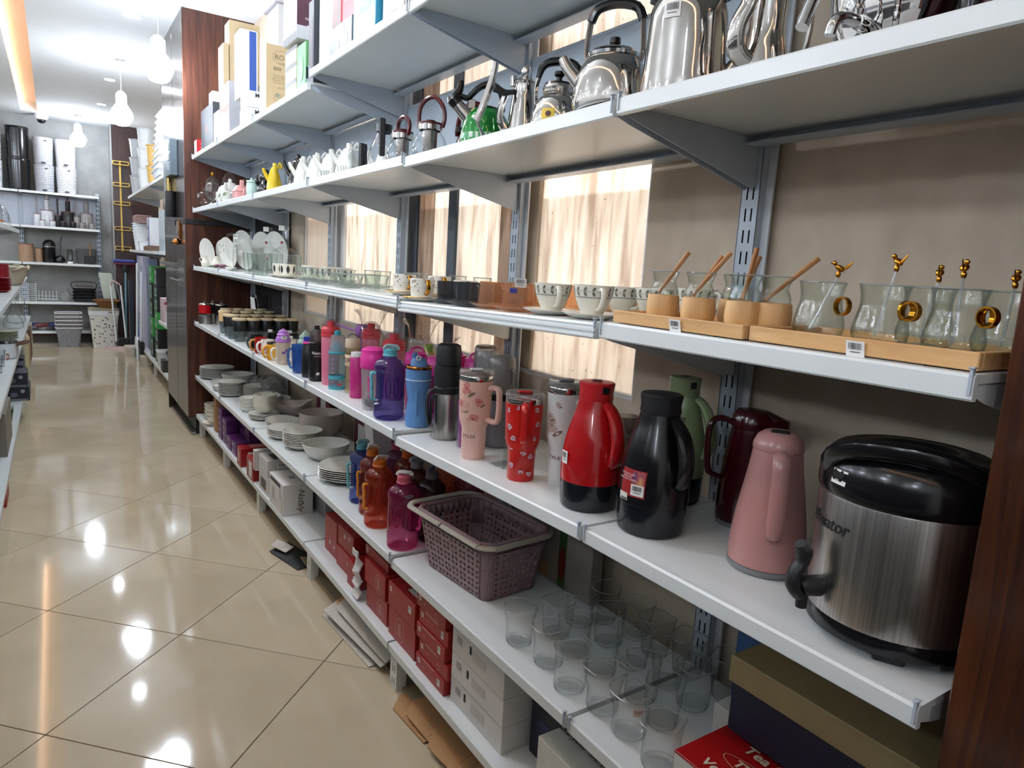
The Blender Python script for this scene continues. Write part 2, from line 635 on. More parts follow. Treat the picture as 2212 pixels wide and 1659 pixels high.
def downlight(x, y, label, group=None):
    t = thing('downlight', label, 'ceiling light', (x, y, CEIL), 0, group)
    obj('trim_ring', G().lathe([(.05, -.004), (.066, -.005), (.068, 0), (.05, 0)], 24), white_p, t)
    obj('lens', G().lathe([(0, -.0035), (.05, -.0035)], 24), down_w, t)
    return t


_vis = {6.66: 'largest and nearest', 7.97: 'second nearest', 9.27: 'third nearest', 10.9: 'farthest'}
for y in (6.66, 7.97, 9.27, 10.9):
    downlight(.60, y, f'recessed round downlight in white ceiling, {_vis[y]} of the visible row')
_d = None
for x, ys in ((.60, (2.75, 4.05, 5.36)), (-1.4, (-1.2, .8, 2.8, 4.8, 6.8, 8.8, 10.8)), (-3.4, (-1.2, .8, 2.8, 4.8, 6.8, 8.8, 10.8))):
    for y in ys:
        if _d is None:
            _d = downlight(x, y, 'recessed round downlight overhead, outside the picture', 'downlights overhead outside the picture')
        else:
            dup(_d, (x, y, CEIL))


def bulb(x, y, z, label, r=.075):
    t = thing('pendant_bulb', label, 'light bulb', (x, y, z))
    pr = smoothp([(0, -r), (r * .6, -r * .85), (r, -r * .1), (r * .95, r * .35), (r * .55, r * 1.0), (r * .4, r * 1.25)], 3)
    obj('bulb', G().lathe(pr, 20), lamp_w, t)
    obj('socket', G().lathe([(r * .42, r * 1.2), (r * .5, r * 1.25), (r * .5, r * 2.0), (r * .25, r * 2.3), (0, r * 2.3)], 14), white_p, t)
    obj('cord', G().tube([(0, 0, r * 2.2), (0.002, 0, (CEIL - z) * .6), (0, 0, CEIL - z - .01)], .004, 6), white_p, t)
    obj('ceiling_rose', G().lathe([(.05, CEIL - z - .02), (.055, CEIL - z)], 16), white_p, t)


bulb(.70, 5.95, 2.83, 'largest glaring white bulb, hanging nearest, beside the wooden pillar', .10)
bulb(.62, 8.16, 2.81, 'glaring white bulb hanging on long cord, second from the pillar', .10)
bulb(.36, 12.0, 3.0, 'smallest glaring bulb, hanging far off before the back wall', .10)
for x, y in ((.25, 2.3), (.25, 4.0), (-2.3, -1.5), (-2.3, 1.0), (-2.3, 3.2), (-2.3, 5.4), (-2.3, 7.6), (-2.3, 10.0), (-4.4, -1.5), (-4.4, 1.0), (-4.4, 3.2), (-4.4, 5.4), (-4.4, 7.6), (-4.4, 10.0)):  # the two aisle bulbs are unseen, added to brighten floor and decks
    t = thing('pendant_bulb', 'bare white bulb, unseen, hanging overhead outside the picture', 'light bulb', (x, y, 2.85), 0, 'bulbs overhead outside the picture')
    obj('bulb', G().lathe(smoothp([(0, -.10), (.06, -.08), (.10, 0), (.08, .05), (.035, .12)], 3), 16), lamp_w, t)
    obj('cord', G().tube([(0, 0, .1), (0, 0, .49)], .004, 6), white_p, t)

t = thing('dome_camera', 'small white dome security camera where ceiling meets the back wall', 'security camera', (-.07, 12.5, CEIL))
obj('housing', G().lathe([(.085, 0), (.085, -.05), (.06, -.075), (0, -.08)], 20), white_p, t)
obj('dome', G().lathe(smoothp([(.055, -.07), (.05, -.1), (.03, -.12), (0, -.128)], 3), 18), black_p, t)

# ------------------------------------------------------------------ wooden pillar, end panels
side_m = RAMP('dark_brown_laminate', [(.3, '2b241f'), (.7, '3d342e')], scale=7, stretch=(3, 3, .4), rough=.22, coat=.2)
t = thing('wooden_pillar', 'tall dark brown wooden pillar ending the long shelf row', 'pillar', (.885, 6.13, 0))
obj('front_panel', G().box(0, .535, 0, .02, .15, 1.735, .002), wood_panel, t)
obj('upper_front_panel', G().box(0, .535, 0, .02, 1.775, CEIL, .002), wood_panel, t)
obj('trim_band', G().box(-.004, .535, -.006, .3, 1.735, 1.775, .002), black_m, t)
obj('side_panel', G().box(0, .02, .02, .565, .15, 1.735, .002).box(0, .02, .02, .565, 1.775, CEIL, .002), side_m, t)
obj('side_panel', G().box(0, .02, .575, 1.2, .15, CEIL, .002), side_m, t)
obj('seam', G().box(.012, .03, .56, .58, .15, CEIL), black_m, t)
obj('back_panel', G().box(0, .535, 1.2, 1.22, .0, CEIL), side_m, t)
obj('toe_kick', G().box(.06, .535, .03, 1.2, 0, .15), black_m, t)
obj('floor_strip', G().box(.02, .06, .0, 1.2, 0, .018, .003), M('aluminium_strip', '9c958a', .35, .8), t)

t = thing('wooden_end_panel', 'dark red-brown wooden end panel beside the steel drink dispenser', 'panel', (.972, .36, 0))
obj('front_edge', G().box(0, .02, -.75, 0, 0, CEIL, .002), wood_dark, t)
obj('side_face', G().box(.02, .425, -.02, 0, 0, CEIL), wood_dark, t)

t = thing('wooden_wall_panel', 'dark wood panel on the far right, behind the brooms', 'panel', (.80, 12.5, 0))
obj('face', G().box(0, .62, 0, .02, 0, CEIL), RAMP('very_dark_wood', [(.3, '2a1a18'), (.7, '3f2a26')], scale=6, stretch=(4, 4, .4), rough=.35), t)
obj('edge_trim', G().box(-.02, 0, -.005, .36, 0, CEIL), M('grey_trim', '8a8a88', .5), t)

# ================================================================== METAL SHELVING
ZS = {
    2: [(1.863, 1.863), (1.861, 1.851)] + [(1.857, 1.857)] * 4,
    3: [(1.421, 1.421), (1.4175, 1.396)] + [(1.405, 1.405)] * 4,
    4: [(.972, .972), (.972, .943)] + [(.957, .957)] * 4,
    5: [(.513, .513), (.515, .5015)] + [(.511, .511)] * 4,
    6: [(.186, .186)] * 6,
    1: [(2.31, 2.31), (2.309, 2.309), (2.309, 2.309)] + [(2.264, 2.264)] * 3,
}


def zs(lv, y):
    """height of the shelf deck of a level at y"""
    for b in range(6):
        if y <= J[b + 1] or b == 5:
            t = (y - J[b]) / (J[b + 1] - J[b])
            return ZS[lv][b][0] + (ZS[lv][b][1] - ZS[lv][b][0]) * t


ORD = ['nearest', 'second', 'third', 'fourth', 'fifth', 'farthest']
HOLD = {
    1: 'topmost white metal shelf, carrying cartons',
    2: 'white metal shelf carrying kettles and teapots',
    3: 'white metal shelf carrying cups, glasses and decanters',
    4: 'white metal shelf carrying bottles, flasks and mugs',
    5: 'white metal shelf carrying plates, bowls and water jugs',
    6: 'bottom white metal shelf carrying stacked cartons',
}
XF, XB = .937, 1.371


def shelf(lv, b):
    y0, y1 = J[b] + .006, J[b + 1] - .006
    z0, z1 = ZS[lv][b]
    t = thing('metal_shelf', f'{HOLD[lv]}, {ORD[b]} bay from the near wooden panel', 'shelf', (0, 0, 0), 0, 'metal shelves along the window wall')
    ti = lambda x, y, z: (x, y, z + z0 + (z1 - z0) * (y - y0) / (y1 - y0))
    obj('deck', G().box(XF + .0115, XB, y0, y1, -.012, 0).map(ti), white_metal, t, smooth=.3)
    if lv == 3 and b > 0:
        pr = [(XF + .012, -.034), (XF - .002, -.034), (XF - .006, -.030), (XF - .006, -.026), (XF + .002, -.0225), (XF + .002, -.0205), (XF - .004, -.018), (XF - .004, -.013), (XF + .003, -.010), (XF + .003, -.008), (XF - .001, -.005), (XF + .002, 0), (XF + .012, 0)]
    else:
        pr = [(XF + .012, -.034), (XF + .003, -.034), (XF, -.031), (XF, -.004), (XF + .004, 0), (XF + .012, 0)]
    g = G().loft([[(x, y0, z) for x, z in pr], [(x, y1, z) for x, z in pr]])
    obj('front_lip', g.map(ti), white_metal, t, smooth=.25)
    obj('back_flange', G().box(XB - .014, XB, y0, y1, -.03, -.012).box(XB - .05, XB, y0, y1, -.034, -.030).map(ti), grey_metal, t, smooth=.3)
    if lv == 6:
        return t
    for yy in (y0 + .004, y1 - .006):
        pb = [(XF + .018, -.013), (XF + .018, -.030), (XF + .05, -.040), (1.363, -.128), (1.372, -.122), (1.372, -.013)]
        g = G().loft([[(x, yy, z) for x, z in pb], [(x, yy + .002, z) for x, z in pb]])
        obj('bracket', g.map(ti), grey_metal if lv < 3 else white_metal, t, smooth=.3)
    for yy in (y0 + .002, y1 - .006):
        g = G().box(XF - .003, XF + .004, yy, yy + .004, -.026, .008).box(XF - .005, XF + .006, yy - .002, yy + .006, .007, .0095, .001)
        obj('end_clip', g.map(ti), grey_metal, t, smooth=.3)
    return t


for lv in (1, 2, 3, 4, 5, 6):
    for b in range(6):
        shelf(lv, b)


def slotted(g, x, yc, w, z0, z1, pitch=.05, sl=.03, sw=.0045, off=.0085):
    """front face of an upright with true twin slots"""
    ys = [yc - w / 2, yc - off - sw / 2, yc - off + sw / 2, yc + off - sw / 2, yc + off + sw / 2, yc + w / 2]
    zz = [z0]
    z = z0 + .012
    while z + sl < z1:
        zz += [z, z + sl]
        z += pitch
    zz.append(z1)
    for i in range(len(zz) - 1):
        for k in range(5):
            if i % 2 == 1 and k in (1, 3):
                continue
            a, b, c, d = ys[k], ys[k + 1], zz[i], zz[i + 1]
            g.add([(x, a, c), (x, b, c), (x, b, d), (x, a, d)], [(0, 3, 2, 1)])
    return g


for b, yj in enumerate(J):
    t = thing('shelf_upright', ('slotted grey steel upright at the near wooden panel', 'slotted grey steel upright, first one past the near bay, largest', 'slotted grey steel upright right of the big bright window sheet', 'slotted grey steel upright between the second and third bright windows', 'slotted grey steel upright at the left end of the windows', 'slotted grey steel upright behind the glass decanters', 'slotted grey steel upright against the wooden pillar')[b], 'upright', (0, 0, 0), 0, 'slotted shelf uprights')
    w = .052
    yc = yj if b not in (0, 6) else (yj + .03 if b == 0 else yj - .03)
    g = slotted(G(), 1.374, yc, w, .0, 2.62)
    g.box(1.374, 1.40, yc - w / 2, yc - w / 2 + .002, 0, 2.62).box(1.374, 1.40, yc + w / 2 - .002, yc + w / 2, 0, 2.62)
    obj('channel', g, grey_metal, t, smooth=0)
    obj('channel_back', G().box(1.392, 1.40, yc - w / 2 + .002, yc + w / 2 - .002, 0, 2.62), M('dark_slot', '15161a', .8), t)
    obj('flange', G().box(1.396, 1.402, yc - .045, yc + .045, 0, 2.62), M('pale_flange', 'c4c7cb', .4), t)
    g = slotted(G(), .962, yc, .06, .0, .15)
    g.box(.962, 1.0, yc - .03, yc - .028, 0, .15).box(.962, 1.0, yc + .028, yc + .03, 0, .15)
    obj('foot', g.box(1.0, 1.37, yc - .03, yc + .03, .10, .15), white_metal, t, smooth=0)
    obj('foot_back', G().box(.985, .999, yc - .028, yc + .028, 0, .15), M('dark_slot', '15161a', .8), t)

for b in range(1, 6):
    zt = ZS[1][b][0]
    t = thing('metal_back_panel', f'grey-blue metal back panel behind the kettles and teapots, {ORD[b]} bay from the near end', 'back panel', (0, 0, 0), 0, 'metal back panels')
    obj('sheet', G().box(1.388, 1.390, J[b] + .03, J[b + 1] - .03, ZS[2][b][0] - .01, zt - (.085 if b < 3 else .035)), grey_metal, t)
    obj('top_rib', G().box(1.384, 1.390, J[b] + .03, J[b + 1] - .03, zt - (.09 if b < 3 else .04), zt - (.08 if b < 3 else .03), .001), grey_metal, t)
t = thing('dark_back_board', 'dark navy back board behind the cork-lidded cups and standing plates', 'back panel', (1.398, 0, 0))
obj('sheet', G().box(0, .006, 5.13, 6.07, .93, 1.82), M('navy_board', '15171f', .5), t)
obj('edge', G().box(-.004, .002, 5.12, 5.135, .93, 1.82), M('navy_board', '15171f', .5), t)
struct('baseboard_right', G().box(1.05, 1.065, .38, 6.05, 0, .055, .002).box(.985, 1.05, 1.2, 5.8, .0, .012, .002), M('beige_skirting', '8f7f66', .5))

# ================================================================== FLASKS AND BOTTLES (fourth level)
def face(x, y):
    """angle on a body at (x, y) that looks at the aisle where the photo was taken"""
    return math.atan2(-y, -x)


def polar(r, a, z):
    return (r * cos(a), r * sin(a), z)


def side_handle(a, pts, r, flat=1.0, n=8):
    """tube handle in the vertical plane at angle a; pts are (radius, z)"""
    return G().tube([polar(p, a, z) for p, z in pts], r, n, flat=flat)


def pear_flask(x, y, name, label, body_m, lid_m, base_m, h=.30, r=.075, ha=1.0, logo=None, lab=False):
    t = thing(name, label, 'vacuum flask', (x, y, zs(4, y)))
    k, q = h / .30, r / .075
    obj('base', G().lathe([(0, 0), (.066 * q, 0), (.072 * q, .006), (.0745 * q, .025), (.0755 * q, .068 * k), (0, .068 * k)], 36), base_m, t)
    pr = smoothp([(.0765, .068), (.0768, .10), (.075, .13), (.069, .165), (.059, .20), (.048, .235), (.0425, .258)], 4)
    pr = [(.0745 * q, .066 * k)] + [(a * q, b * k) for a, b in pr]
    pf = prof_fn(pr[1:])
    obj('body', G().lathe(pr + [(0, .258 * k)], 40), body_m, t)
    obj('lid', G().lathe([(.0415 * q, .256 * k), (.044 * q, .262 * k), (.0425 * q, .275 * k), (.0455 * q, .297 * k), (.043 * q, .30 * k), (.012, .302 * k), (0, .302 * k)], 32), lid_m, t)
    obj('lid_button', G().lathe([(.012, .3005 * k), (.012, .3035 * k), (0, .304 * k)], 14), black_m, t)
    a = face(x, y) + ha
    obj('handle', side_handle(a, [(.04 * q, .252 * k), (.060 * q, .240 * k), (.079 * q, .215 * k), (.090 * q, .18 * k), (.091 * q, .15 * k), (.083 * q, .125 * k), (.070 * q, .112 * k)], [.009, .0105, .012, .012, .012, .012, .008], 1.6, 10), body_m, t)
    obj('pour_notch', G().box(-.009, .009, -.0035, .0035, -.008, .008, .001).map(lambda u, v, w: (*polar(.0455 * q + v * .3, face(x, y) + .55 + u / .045, 0)[:2], .285 * k + w)), black_m, t)
    if lab:
        mp = cyl(0, face(x, y) - .62, .115 * k, .0006, pf)
        s = decal('product_label', rect(.062, .058, 8, 6), mp, red_card, t)
        obj('label_picture', rect(.028, .028, 4, 3).map(lambda u, v, w: (u + .014, v + .013, .0006)).map(mp), RAMP('label_print', [(.3, '5b2d5e'), (.5, 'b05a5a'), (.7, 'e0b070')], scale=40, rough=.4), s, smooth=0)
        obj('label_lines', text('VACUUM FLASK\nKEEP HOT\nHOME AND TRAVEL', .0055).map(lambda u, v, w: (u - .014, v + .012, .0008)).map(mp), paper_w, s, smooth=0)
        sticker(t, cyl(0, face(x, y) - .44, .102 * k, .0018, pf), .03, .024, 4)
        s = decal('brand_tag', rect(.026, .034, 4, 4), cyl(0, face(x, y) - .92, .074 * k, .0006, pf), cream_p, t)
        obj('brand_lettering', text('ROSE', .0085, .1, .0003).map(lambda u, v, w: (u, v, .0006)).map(cyl(0, face(x, y) - .9, .077 * k, .0006, pf)), ink, s, smooth=0)
    if logo:
        decal('brand_lettering', text('ROSE', .013, .1, .0004), cyl(0, face(x, y) - .15, .205 * k, .0006, pf), ink, t)
        decal('emblem', ell(.008, .012), cyl(0, face(x, y) - .42, .206 * k, .0006, pf), red_card, t)
    return t


red_p = M('glossy_red_plastic', 'b01218', .14, noise=.02, coat=.4)
red_lid = M('red_lid_plastic', 'c02026', .3, noise=.02)
green_p = M('sage_green_plastic', '8b9a72', .22, noise=.02)
maroon_p = M('maroon_plastic', '3a0a12', .16, noise=.03)
pinkjug_m = M('dusty_pink_plastic', 'b98580', .22, noise=.02)
grey_p = M('grey_plastic', '7c7c80', .4, noise=.03)
navy_base = M('blue_black_plastic', '12151c', .16, noise=.03)
t = pear_flask(1.050, 1.207, 'vacuum_flask', 'glossy red vacuum flask with black base beside red tumbler', red_p, red_lid, navy_base, .302, .070, .75)
sticker(t, cyl(0, face(1.05, 1.207) - 1.02, .125, .002, lambda z: .0715), .024, .03, 3)
pear_flask(1.073, 1.021, 'vacuum_flask', 'glossy black vacuum flask with red product label', black_p, black_m, navy_base, .303, .075, .75, lab=True)
pear_flask(1.285, 1.150, 'vacuum_flask', 'sage green vacuum flask standing behind the black flask', green_p, green_p, navy_base, .312, .064, 1.2, logo=True)
t = thing('brown_flask', 'plain brown flask half hidden behind the red vacuum flask', 'flask', (1.315, 1.375, zs(4, 1.375)))
obj('body', G().lathe([(0, 0), (.036, 0), (.038, .004), (.038, .15), (.034, .172), (0, .174)], 24), M('brown_plastic', '6d5a50', .4), t)
obj('cap_ring', G().lathe([(.0385, .118), (.0395, .12), (.0395, .126), (.0385, .128)], 24), grey_p, t)

# pink insulated jug
jx, jy = 1.142, .775
t = thing('insulated_jug', 'dusty pink insulated jug with grey foot beside the steel dispenser', 'jug', (jx, jy, zs(4, jy)))
pr = smoothp([(.071, .014), (.0705, .05), (.066, .10), (.058, .15), (.050, .20), (.046, .235)], 4)
obj('foot', G().lathe([(0, 0), (.068, 0), (.072, .003), (.072, .013), (0, .014)], 40), grey_p, t)
obj('body', G().lathe(pr, 44), pinkjug_m, t)
obj('lid', G().lathe([(.0465, .2355), (.0475, .238), (.0465, .248), (.040, .262), (.028, .2705), (0, .273)], 36), pinkjug_m, t)
obj('release_button', G().box(-.017, .017, -.010, .010, .262, .2745, .003).at(0, 0, 0, face(jx, jy) + 1.6).at(.012 * cos(face(jx, jy)), .012 * sin(face(jx, jy)), 0), black_m, t)
a = face(jx, jy) + .12
obj('handle', side_handle(a, [(.045, .232), (.062, .236), (.074, .222), (.080, .19), (.083, .15), (.085, .11), (.081, .088), (.066, .084)], [.007, .009, .0095, .0095, .0095, .0095, .0085, .006], 1.7, 10), pinkjug_m, t)

# maroon jug with spout to the right and open handle to the left
mx_, my_ = 1.300, .955
t = thing('insulated_jug', 'dark maroon insulated jug with open handle, behind the pink jug', 'jug', (mx_, my_, zs(4, my_)))
obj('foot', G().lathe([(0, 0), (.058, 0), (.060, .012), (0, .013)], 32), grey_p, t)
obj('body', G().lathe(smoothp([(.060, .012), (.061, .06), (.056, .13), (.048, .20), (.044, .225)], 4), 36), maroon_p, t)
a = face(mx_, my_)
obj('lid', G().lathe([(.044, .225), (.046, .228), (.045, .25), (.036, .265), (0, .268)], 32, rf=lambda q, z: 1 + (.75 * max(0, cos(q - (a + 1.45))) ** 12 if z < .255 else 0)), maroon_p, t)
obj('handle', side_handle(a - 1.35, [(.044, .235), (.070, .242), (.088, .232), (.094, .20), (.092, .15), (.085, .115), (.058, .105)], [.007, .007, .0075, .0075, .0075, .007, .006], 1.5, 10), maroon_p, t)

# steel drink dispenser
dx, dy = 1.105, .512
t = thing('drink_dispenser', 'large brushed steel drink dispenser with black lid and spigot', 'drink dispenser', (dx, dy, zs(4, dy)))
obj('base_ring', G().lathe([(0, .012), (.118, .012), (.126, .016), (.129, .034), (.1265, .042), (0, .042)], 56), black_p, t)
for q in range(4):
    obj('foot', G().box(-.022, .022, -.008, .008, 0, .014, .003).at(.105 * cos(q * pi / 2 + .5), .105 * sin(q * pi / 2 + .5), 0, q * pi / 2 + .5 + pi / 2), black_m, t)
obj('steel_drum', G().lathe([(.126, .040), (.1275, .044), (.1275, .228), (.126, .232)], 64), steel_b, t)
obj('lid', G().lathe(smoothp([(.1285, .231), (.1315, .240), (.1305, .262), (.124, .285), (.108, .302), (.085, .308)], 4) + [(.060, .303), (.055, .300), (0, .300)], 56), black_p, t)
a = face(dx, dy)
obj('carry_handle', G().tube([polar(.122, a - 1.15, .268), polar(.128, a - .95, .292), polar(.122, a - .6, .312), polar(.108, a, .316), polar(.110, a + .5, .306), polar(.12, a + .85, .285), polar(.124, a + 1.05, .262)], [.012, .014, .0155, .0155, .0155, .014, .011], 12, flat=1.25), black_p, t)
obj('lid_button', G().lathe([(.026, .300), (.027, .305), (.022, .309), (0, .310)], 24), black_m, t)
sa = radians(152)
sp = obj('spigot_body', G().tube([polar(.124, sa, .078), polar(.150, sa, .078), polar(.158, sa, .076)], [.017, .016, .013], 14), black_m, t)
obj('spigot_nozzle', G().tube([polar(.152, sa, .080), polar(.153, sa, .055), polar(.153, sa, .042)], [.010, .009, .0085], 12), black_m, sp)
obj('spigot_lever', G().tube([polar(.158, sa, .062), polar(.170, sa, .078), polar(.170, sa, .100), polar(.160, sa, .118), polar(.160, sa, .136), polar(.167, sa, .148)], [.010, .012, .010, .010, .013, .009], 10, flat=1.3), black_m, sp)
decal('brand_lettering', text('Miniator', .030, .25, .0004), cyl(.1275, a - .98, .184), ink, t)
sticker(t, cyl(.1315, a - .80, .262, .001, prof_fn([(.1315, .24), (.1305, .262), (.124, .285)])), .031, .022, 9)

# handled travel tumblers
def tumbler(x, y, h, label, body_m, lid_m, name='travel_tumbler', hm=None, ha=.75, r=.046, brand=None, hz=(.44, .80)):
    t = thing(name, label, 'tumbler', (x, y, zs(4, y)))
    pr = [(0, 0), (r * .74, 0), (r * .78, .003), (r * .78, h * .20), (r * .79, h * .205), (r * .80, h * .34), (r * .92, h * .40), (r, h * .45), (r * 1.08, h * .86), (r * 1.09, h * .872)]
    obj('body', G().lathe(pr, 40), body_m, t)
    obj('steel_rim', G().lathe([(r * 1.08, h * .87), (r * 1.095, h * .875), (r * 1.09, h * .925), (r * 1.07, h * .93)], 40), steel, t)
    obj('lid', G().lathe([(r * 1.06, h * .925), (r * 1.11, h * .93), (r * 1.12, h * .965), (r * 1.06, h * .985), (r * .9, h * .975), (0, h * .975)], 36), GLASS('clear_lid_plastic', (.9, .9, .9), (.5, .5, .5), body=.25, bcol=(.8, .8, .8)), t)
    obj('lid_tab', G().box(-.02, .02, -.009, .009, h * .972, h * 1.0, .003).at(0, 0, 0, face(x, y) + 1.8), lid_m, t)
    a = face(x, y) + ha
    obj('handle', side_handle(a, [(r * .98, h * hz[1]), (r * 1.55, h * (hz[1] + .01)), (r * 1.78, h * (hz[1] - .05)), (r * 1.78, h * (hz[0] + .06)), (r * 1.55, h * hz[0]), (r * .95, h * (hz[0] + .01))], .0085, 1.25, 10), hm or body_m, t)
    if brand:
        decal('brand_lettering', text(brand, .013, 0, .0002, space=1.25), cyl(r * .795, face(x, y) - .45, h * .265), M('brown_ink', '6a5148', .6), t)
    return t


def florals(t, x, y, R, h, spots, m0, m1, leaf=None, size=.011, seed=3):
    """printed flowers lying on the tumbler wall; each flower one printed part"""
    rr = random.Random(seed)
    for (da, fz, k) in spots:
        g = G()
        s = size * k
        for i in range(6):
            b = rr.uniform(0, 6.28)
            d = s * rr.uniform(.3, .6)
            g.merge(ell(s * rr.uniform(.7, 1.1), s * rr.uniform(.6, .9), 0, 10).map(lambda u, v, w: (u + d * cos(b), v + d * sin(b), w + i * .00005)))
        mp = cyl(R, face(x, y) + da, h * fz, .0007, lambda z: R * (1 + .08 * (z / h - .45) / .41) if z > h * .44 else R * .85)
        f = decal('printed_flower', g, mp, m0, t)
        g2 = ell(s * .5, s * .4, 0, 8).map(lambda u, v, w: (u, v, .0008))
        obj('flower_centre', g2.map(mp), m1, f, smooth=0)
        if leaf:
            g3 = ell(s * 1.3, s * .35, 0, 8).map(lambda u, v, w: (u * .8 - v * .5 + s * .7, u * .5 + v - s * .8, .0004))
            obj('printed_leaf', g3.map(mp), leaf, f, smooth=0)


rose_ink = M('rose_print', 'c9827c', .5)
rose_deep = M('deep_rose_print', 'a65a58', .5)
leaf_ink = M('olive_leaf_print', '7d6b55', .5)
pinkt = M('pale_pink_enamel', 'e3b9ab', .35, noise=.02)
t = tumbler(1.028, 1.722, .272, 'pale pink travel tumbler printed with roses beside steel flask', pinkt, white_p, brand='TYLEE', ha=1.0)
florals(t, 1.028, 1.722, .046, .272, [(-.55, .80, 2.0), (.25, .66, 1.4), (-.1, .47, 1.8), (-1.0, .62, 1.5), (.5, .42, 1.0)], rose_ink, rose_deep, leaf_ink)
decal('love_lettering', text('Love', .014, .3), cyl(.047, face(1.028, 1.722) - .75, .148), M('brown_ink', '6a5148', .6), t)
florals(t, 1.028, 1.722, .047, .272, [(-.6, .60, 1.7)], M('pale_rose_print', 'd6a89c', .5), M('pale_rose_print2', 'c9948a', .5))
whitet = M('white_enamel', 'dcdad6', .3, noise=.02)
t = tumbler(1.105, 1.392, .282, 'white travel tumbler printed with grey roses, behind red tumbler', whitet, grey_p, brand='TYLEE', r=.043, ha=.9)
florals(t, 1.105, 1.392, .043, .282, [(-.75, .58, 2.4), (-.35, .78, .8), (-.9, .66, 1.2)], M('grey_rose_print', 'b8a79e', .5), M('grey_rose_deep', '94807a', .5), leaf_ink)
redt = RAMP('red_enamel', [(.4, 'b81512'), (.6, 'd01f18')], scale=20, rough=.3)
t = tumbler(1.031, 1.470, .242, 'bright red travel tumbler with small blossoms and red lid tab', redt, red_lid, r=.047, ha=.05, hz=(.50, .86))
florals(t, 1.031, 1.47, .047, .242, [(-.9, .8, .8), (-.8, .62, 1.0), (-.55, .5, .9), (.7, .82, .9), (.85, .66, 1.0), (.75, .5, .8), (-.8, .38, .9), (.1, .33, .8), (.6, .3, .9), (-.7, .18, .9), (0, .12, .8), (.6, .1, .9), (-.35, .84, .7), (1.0, .4, .8)], M('blossom_print', 'c9a9b4', .5), M('blossom_deep', '7d4650', .5), None, .010)
t = thing('acrylic_stand', 'clear acrylic display stand behind the red tumbler', 'stand', (1.075, 1.60, zs(4, 1.6)))
obj('sheet', G().loft([[(-.04, -.03, 0), (.04, .03, 0), (.042, .028, 0), (-.038, -.032, 0)], [(-.025, -.02, .16), (.025, .02, .16), (.027, .018, .16), (-.023, -.022, .16)]]), glass, t)
obj('foot', G().box(-.04, .04, -.04, .04, 0, .003), glass, t)


# thermos flasks with cup caps
def thermos(x, y, h, r, label, body_m, cap_m, ring_m, cup=.42, strap=None):
    t = thing('thermos_flask', label, 'thermos flask', (x, y, zs(4, y)))
    hc = h * (1 - cup)
    obj('body', G().lathe([(0, 0), (r * .85, 0), (r * .97, .006), (r, .02), (r, hc - .012), (r * .97, hc), (0, hc)], 36), body_m, t)
    obj('collar', G().lathe([(r * .98, hc - .016), (r * 1.12, hc - .014), (r * 1.14, hc - .002), (r * 1.1, hc + .004), (r * .9, hc + .005)], 36), ring_m, t)
    obj('cup_cap', G().lathe([(r * .93, hc + .003), (r * .97, hc + .01), (r * .95, h * .9), (r * .9, h * .965), (r * .78, h * .992), (r * .5, h), (0, h)], 36), cap_m, t)
    a = face(x, y)
    obj('cup_grip', side_handle(a + .9, [(r * .94, h * .87), (r * 1.1, h * .85), (r * 1.12, h * .78), (r * 1.08, h * .72), (r * .94, h * .70)], .004, 2.0, 8), cap_m, t)
    if strap:
        obj('strap', side_handle(a - 1.25, [(r * 1.1, hc - .006), (r * 1.35, hc - .02), (r * 1.5, hc - .06), (r * 1.45, hc - .11), (r * 1.2, hc - .115)], .004, 4.0, 8), strap, t)
    return t


grey_cap = M('grey_cap_plastic', '7a7672', .3)
thermos(1.182, 1.825, .296, .047, 'grey thermos flask with grey cup cap behind the pink tumbler', M('grey_flask_enamel', '77737a', .3), grey_cap, black_p)
thermos(1.215, 1.965, .300, .042, 'silver-capped thermos flask behind the grey one', M('silver_enamel', '9b989c', .3), M('silver_cap', 'a29e9e', .3), grey_p)
thermos(1.262, 2.06, .308, .042, 'brown thermos flask at the back by the window upright', M('taupe_enamel', '6f625e', .3), M('taupe_cap', '7c6c66', .3), grey_p)
t = thing('thermos_flask', 'brushed steel thermos flask with tall black cap and strap', 'thermos flask', (1.075, 1.985, zs(4, 1.985)))
obj('body', G().lathe([(0, .002), (.036, .002), (.040, .008), (.041, .02), (.041, .155), (.038, .162), (0, .162)], 36), steel_b, t)
obj('collar', G().lathe([(.040, .155), (.045, .157), (.046, .175), (.041, .18)], 36), black_m, t)
obj('mid_cap', G().lathe([(.040, .178), (.0455, .182), (.0465, .22), (.0455, .245), (.040, .25)], 36), black_m, t)
obj('cup_cap', G().lathe([(.039, .248), (.0425, .252), (.041, .30), (.038, .316), (.028, .321), (0, .322)], 36), black_m, t)
obj('steel_band', G().lathe([(.0405, .178), (.0425, .179), (.0425, .183), (.0405, .184)], 36), steel, t)
a = face(1.075, 1.985)
st = obj('strap', side_handle(a - 1.3, [(.044, .168), (.062, .16), (.068, .12), (.064, .07), (.058, .05), (.054, .07), (.054, .12), (.046, .15)], .005, 2.2, 8), black_m, t)
obj('plastic_wrap', G().lathe([(.043, 0), (.052, .006), (.046, .02), (.047, .035)], 18, rf=lambda q, z: 1 + .10 * sin(7 * q + z * 90)), GLASS('crinkled_wrap', (.95, .95, .95), (.6, .6, .6)), t)
t = thing('wrapped_tumbler', 'purple tumbler wrapped in clear film beside the pink tumbler', 'tumbler', (1.075, 1.845, zs(4, 1.845)))
obj('body', G().lathe([(0, .002), (.024, .002), (.026, .01), (.032, .15), (0, .152)], 24), M('purple_plastic', '8c3f7e', .3), t)
obj('film', G().lathe([(.028, 0), (.034, .03), (.037, .12), (.033, .2), (.027, .215)], 20, rf=lambda q, z: 1 + .06 * sin(5 * q + z * 70)), GLASS('crinkled_wrap', (.95, .95, .95), (.6, .6, .6)), t)

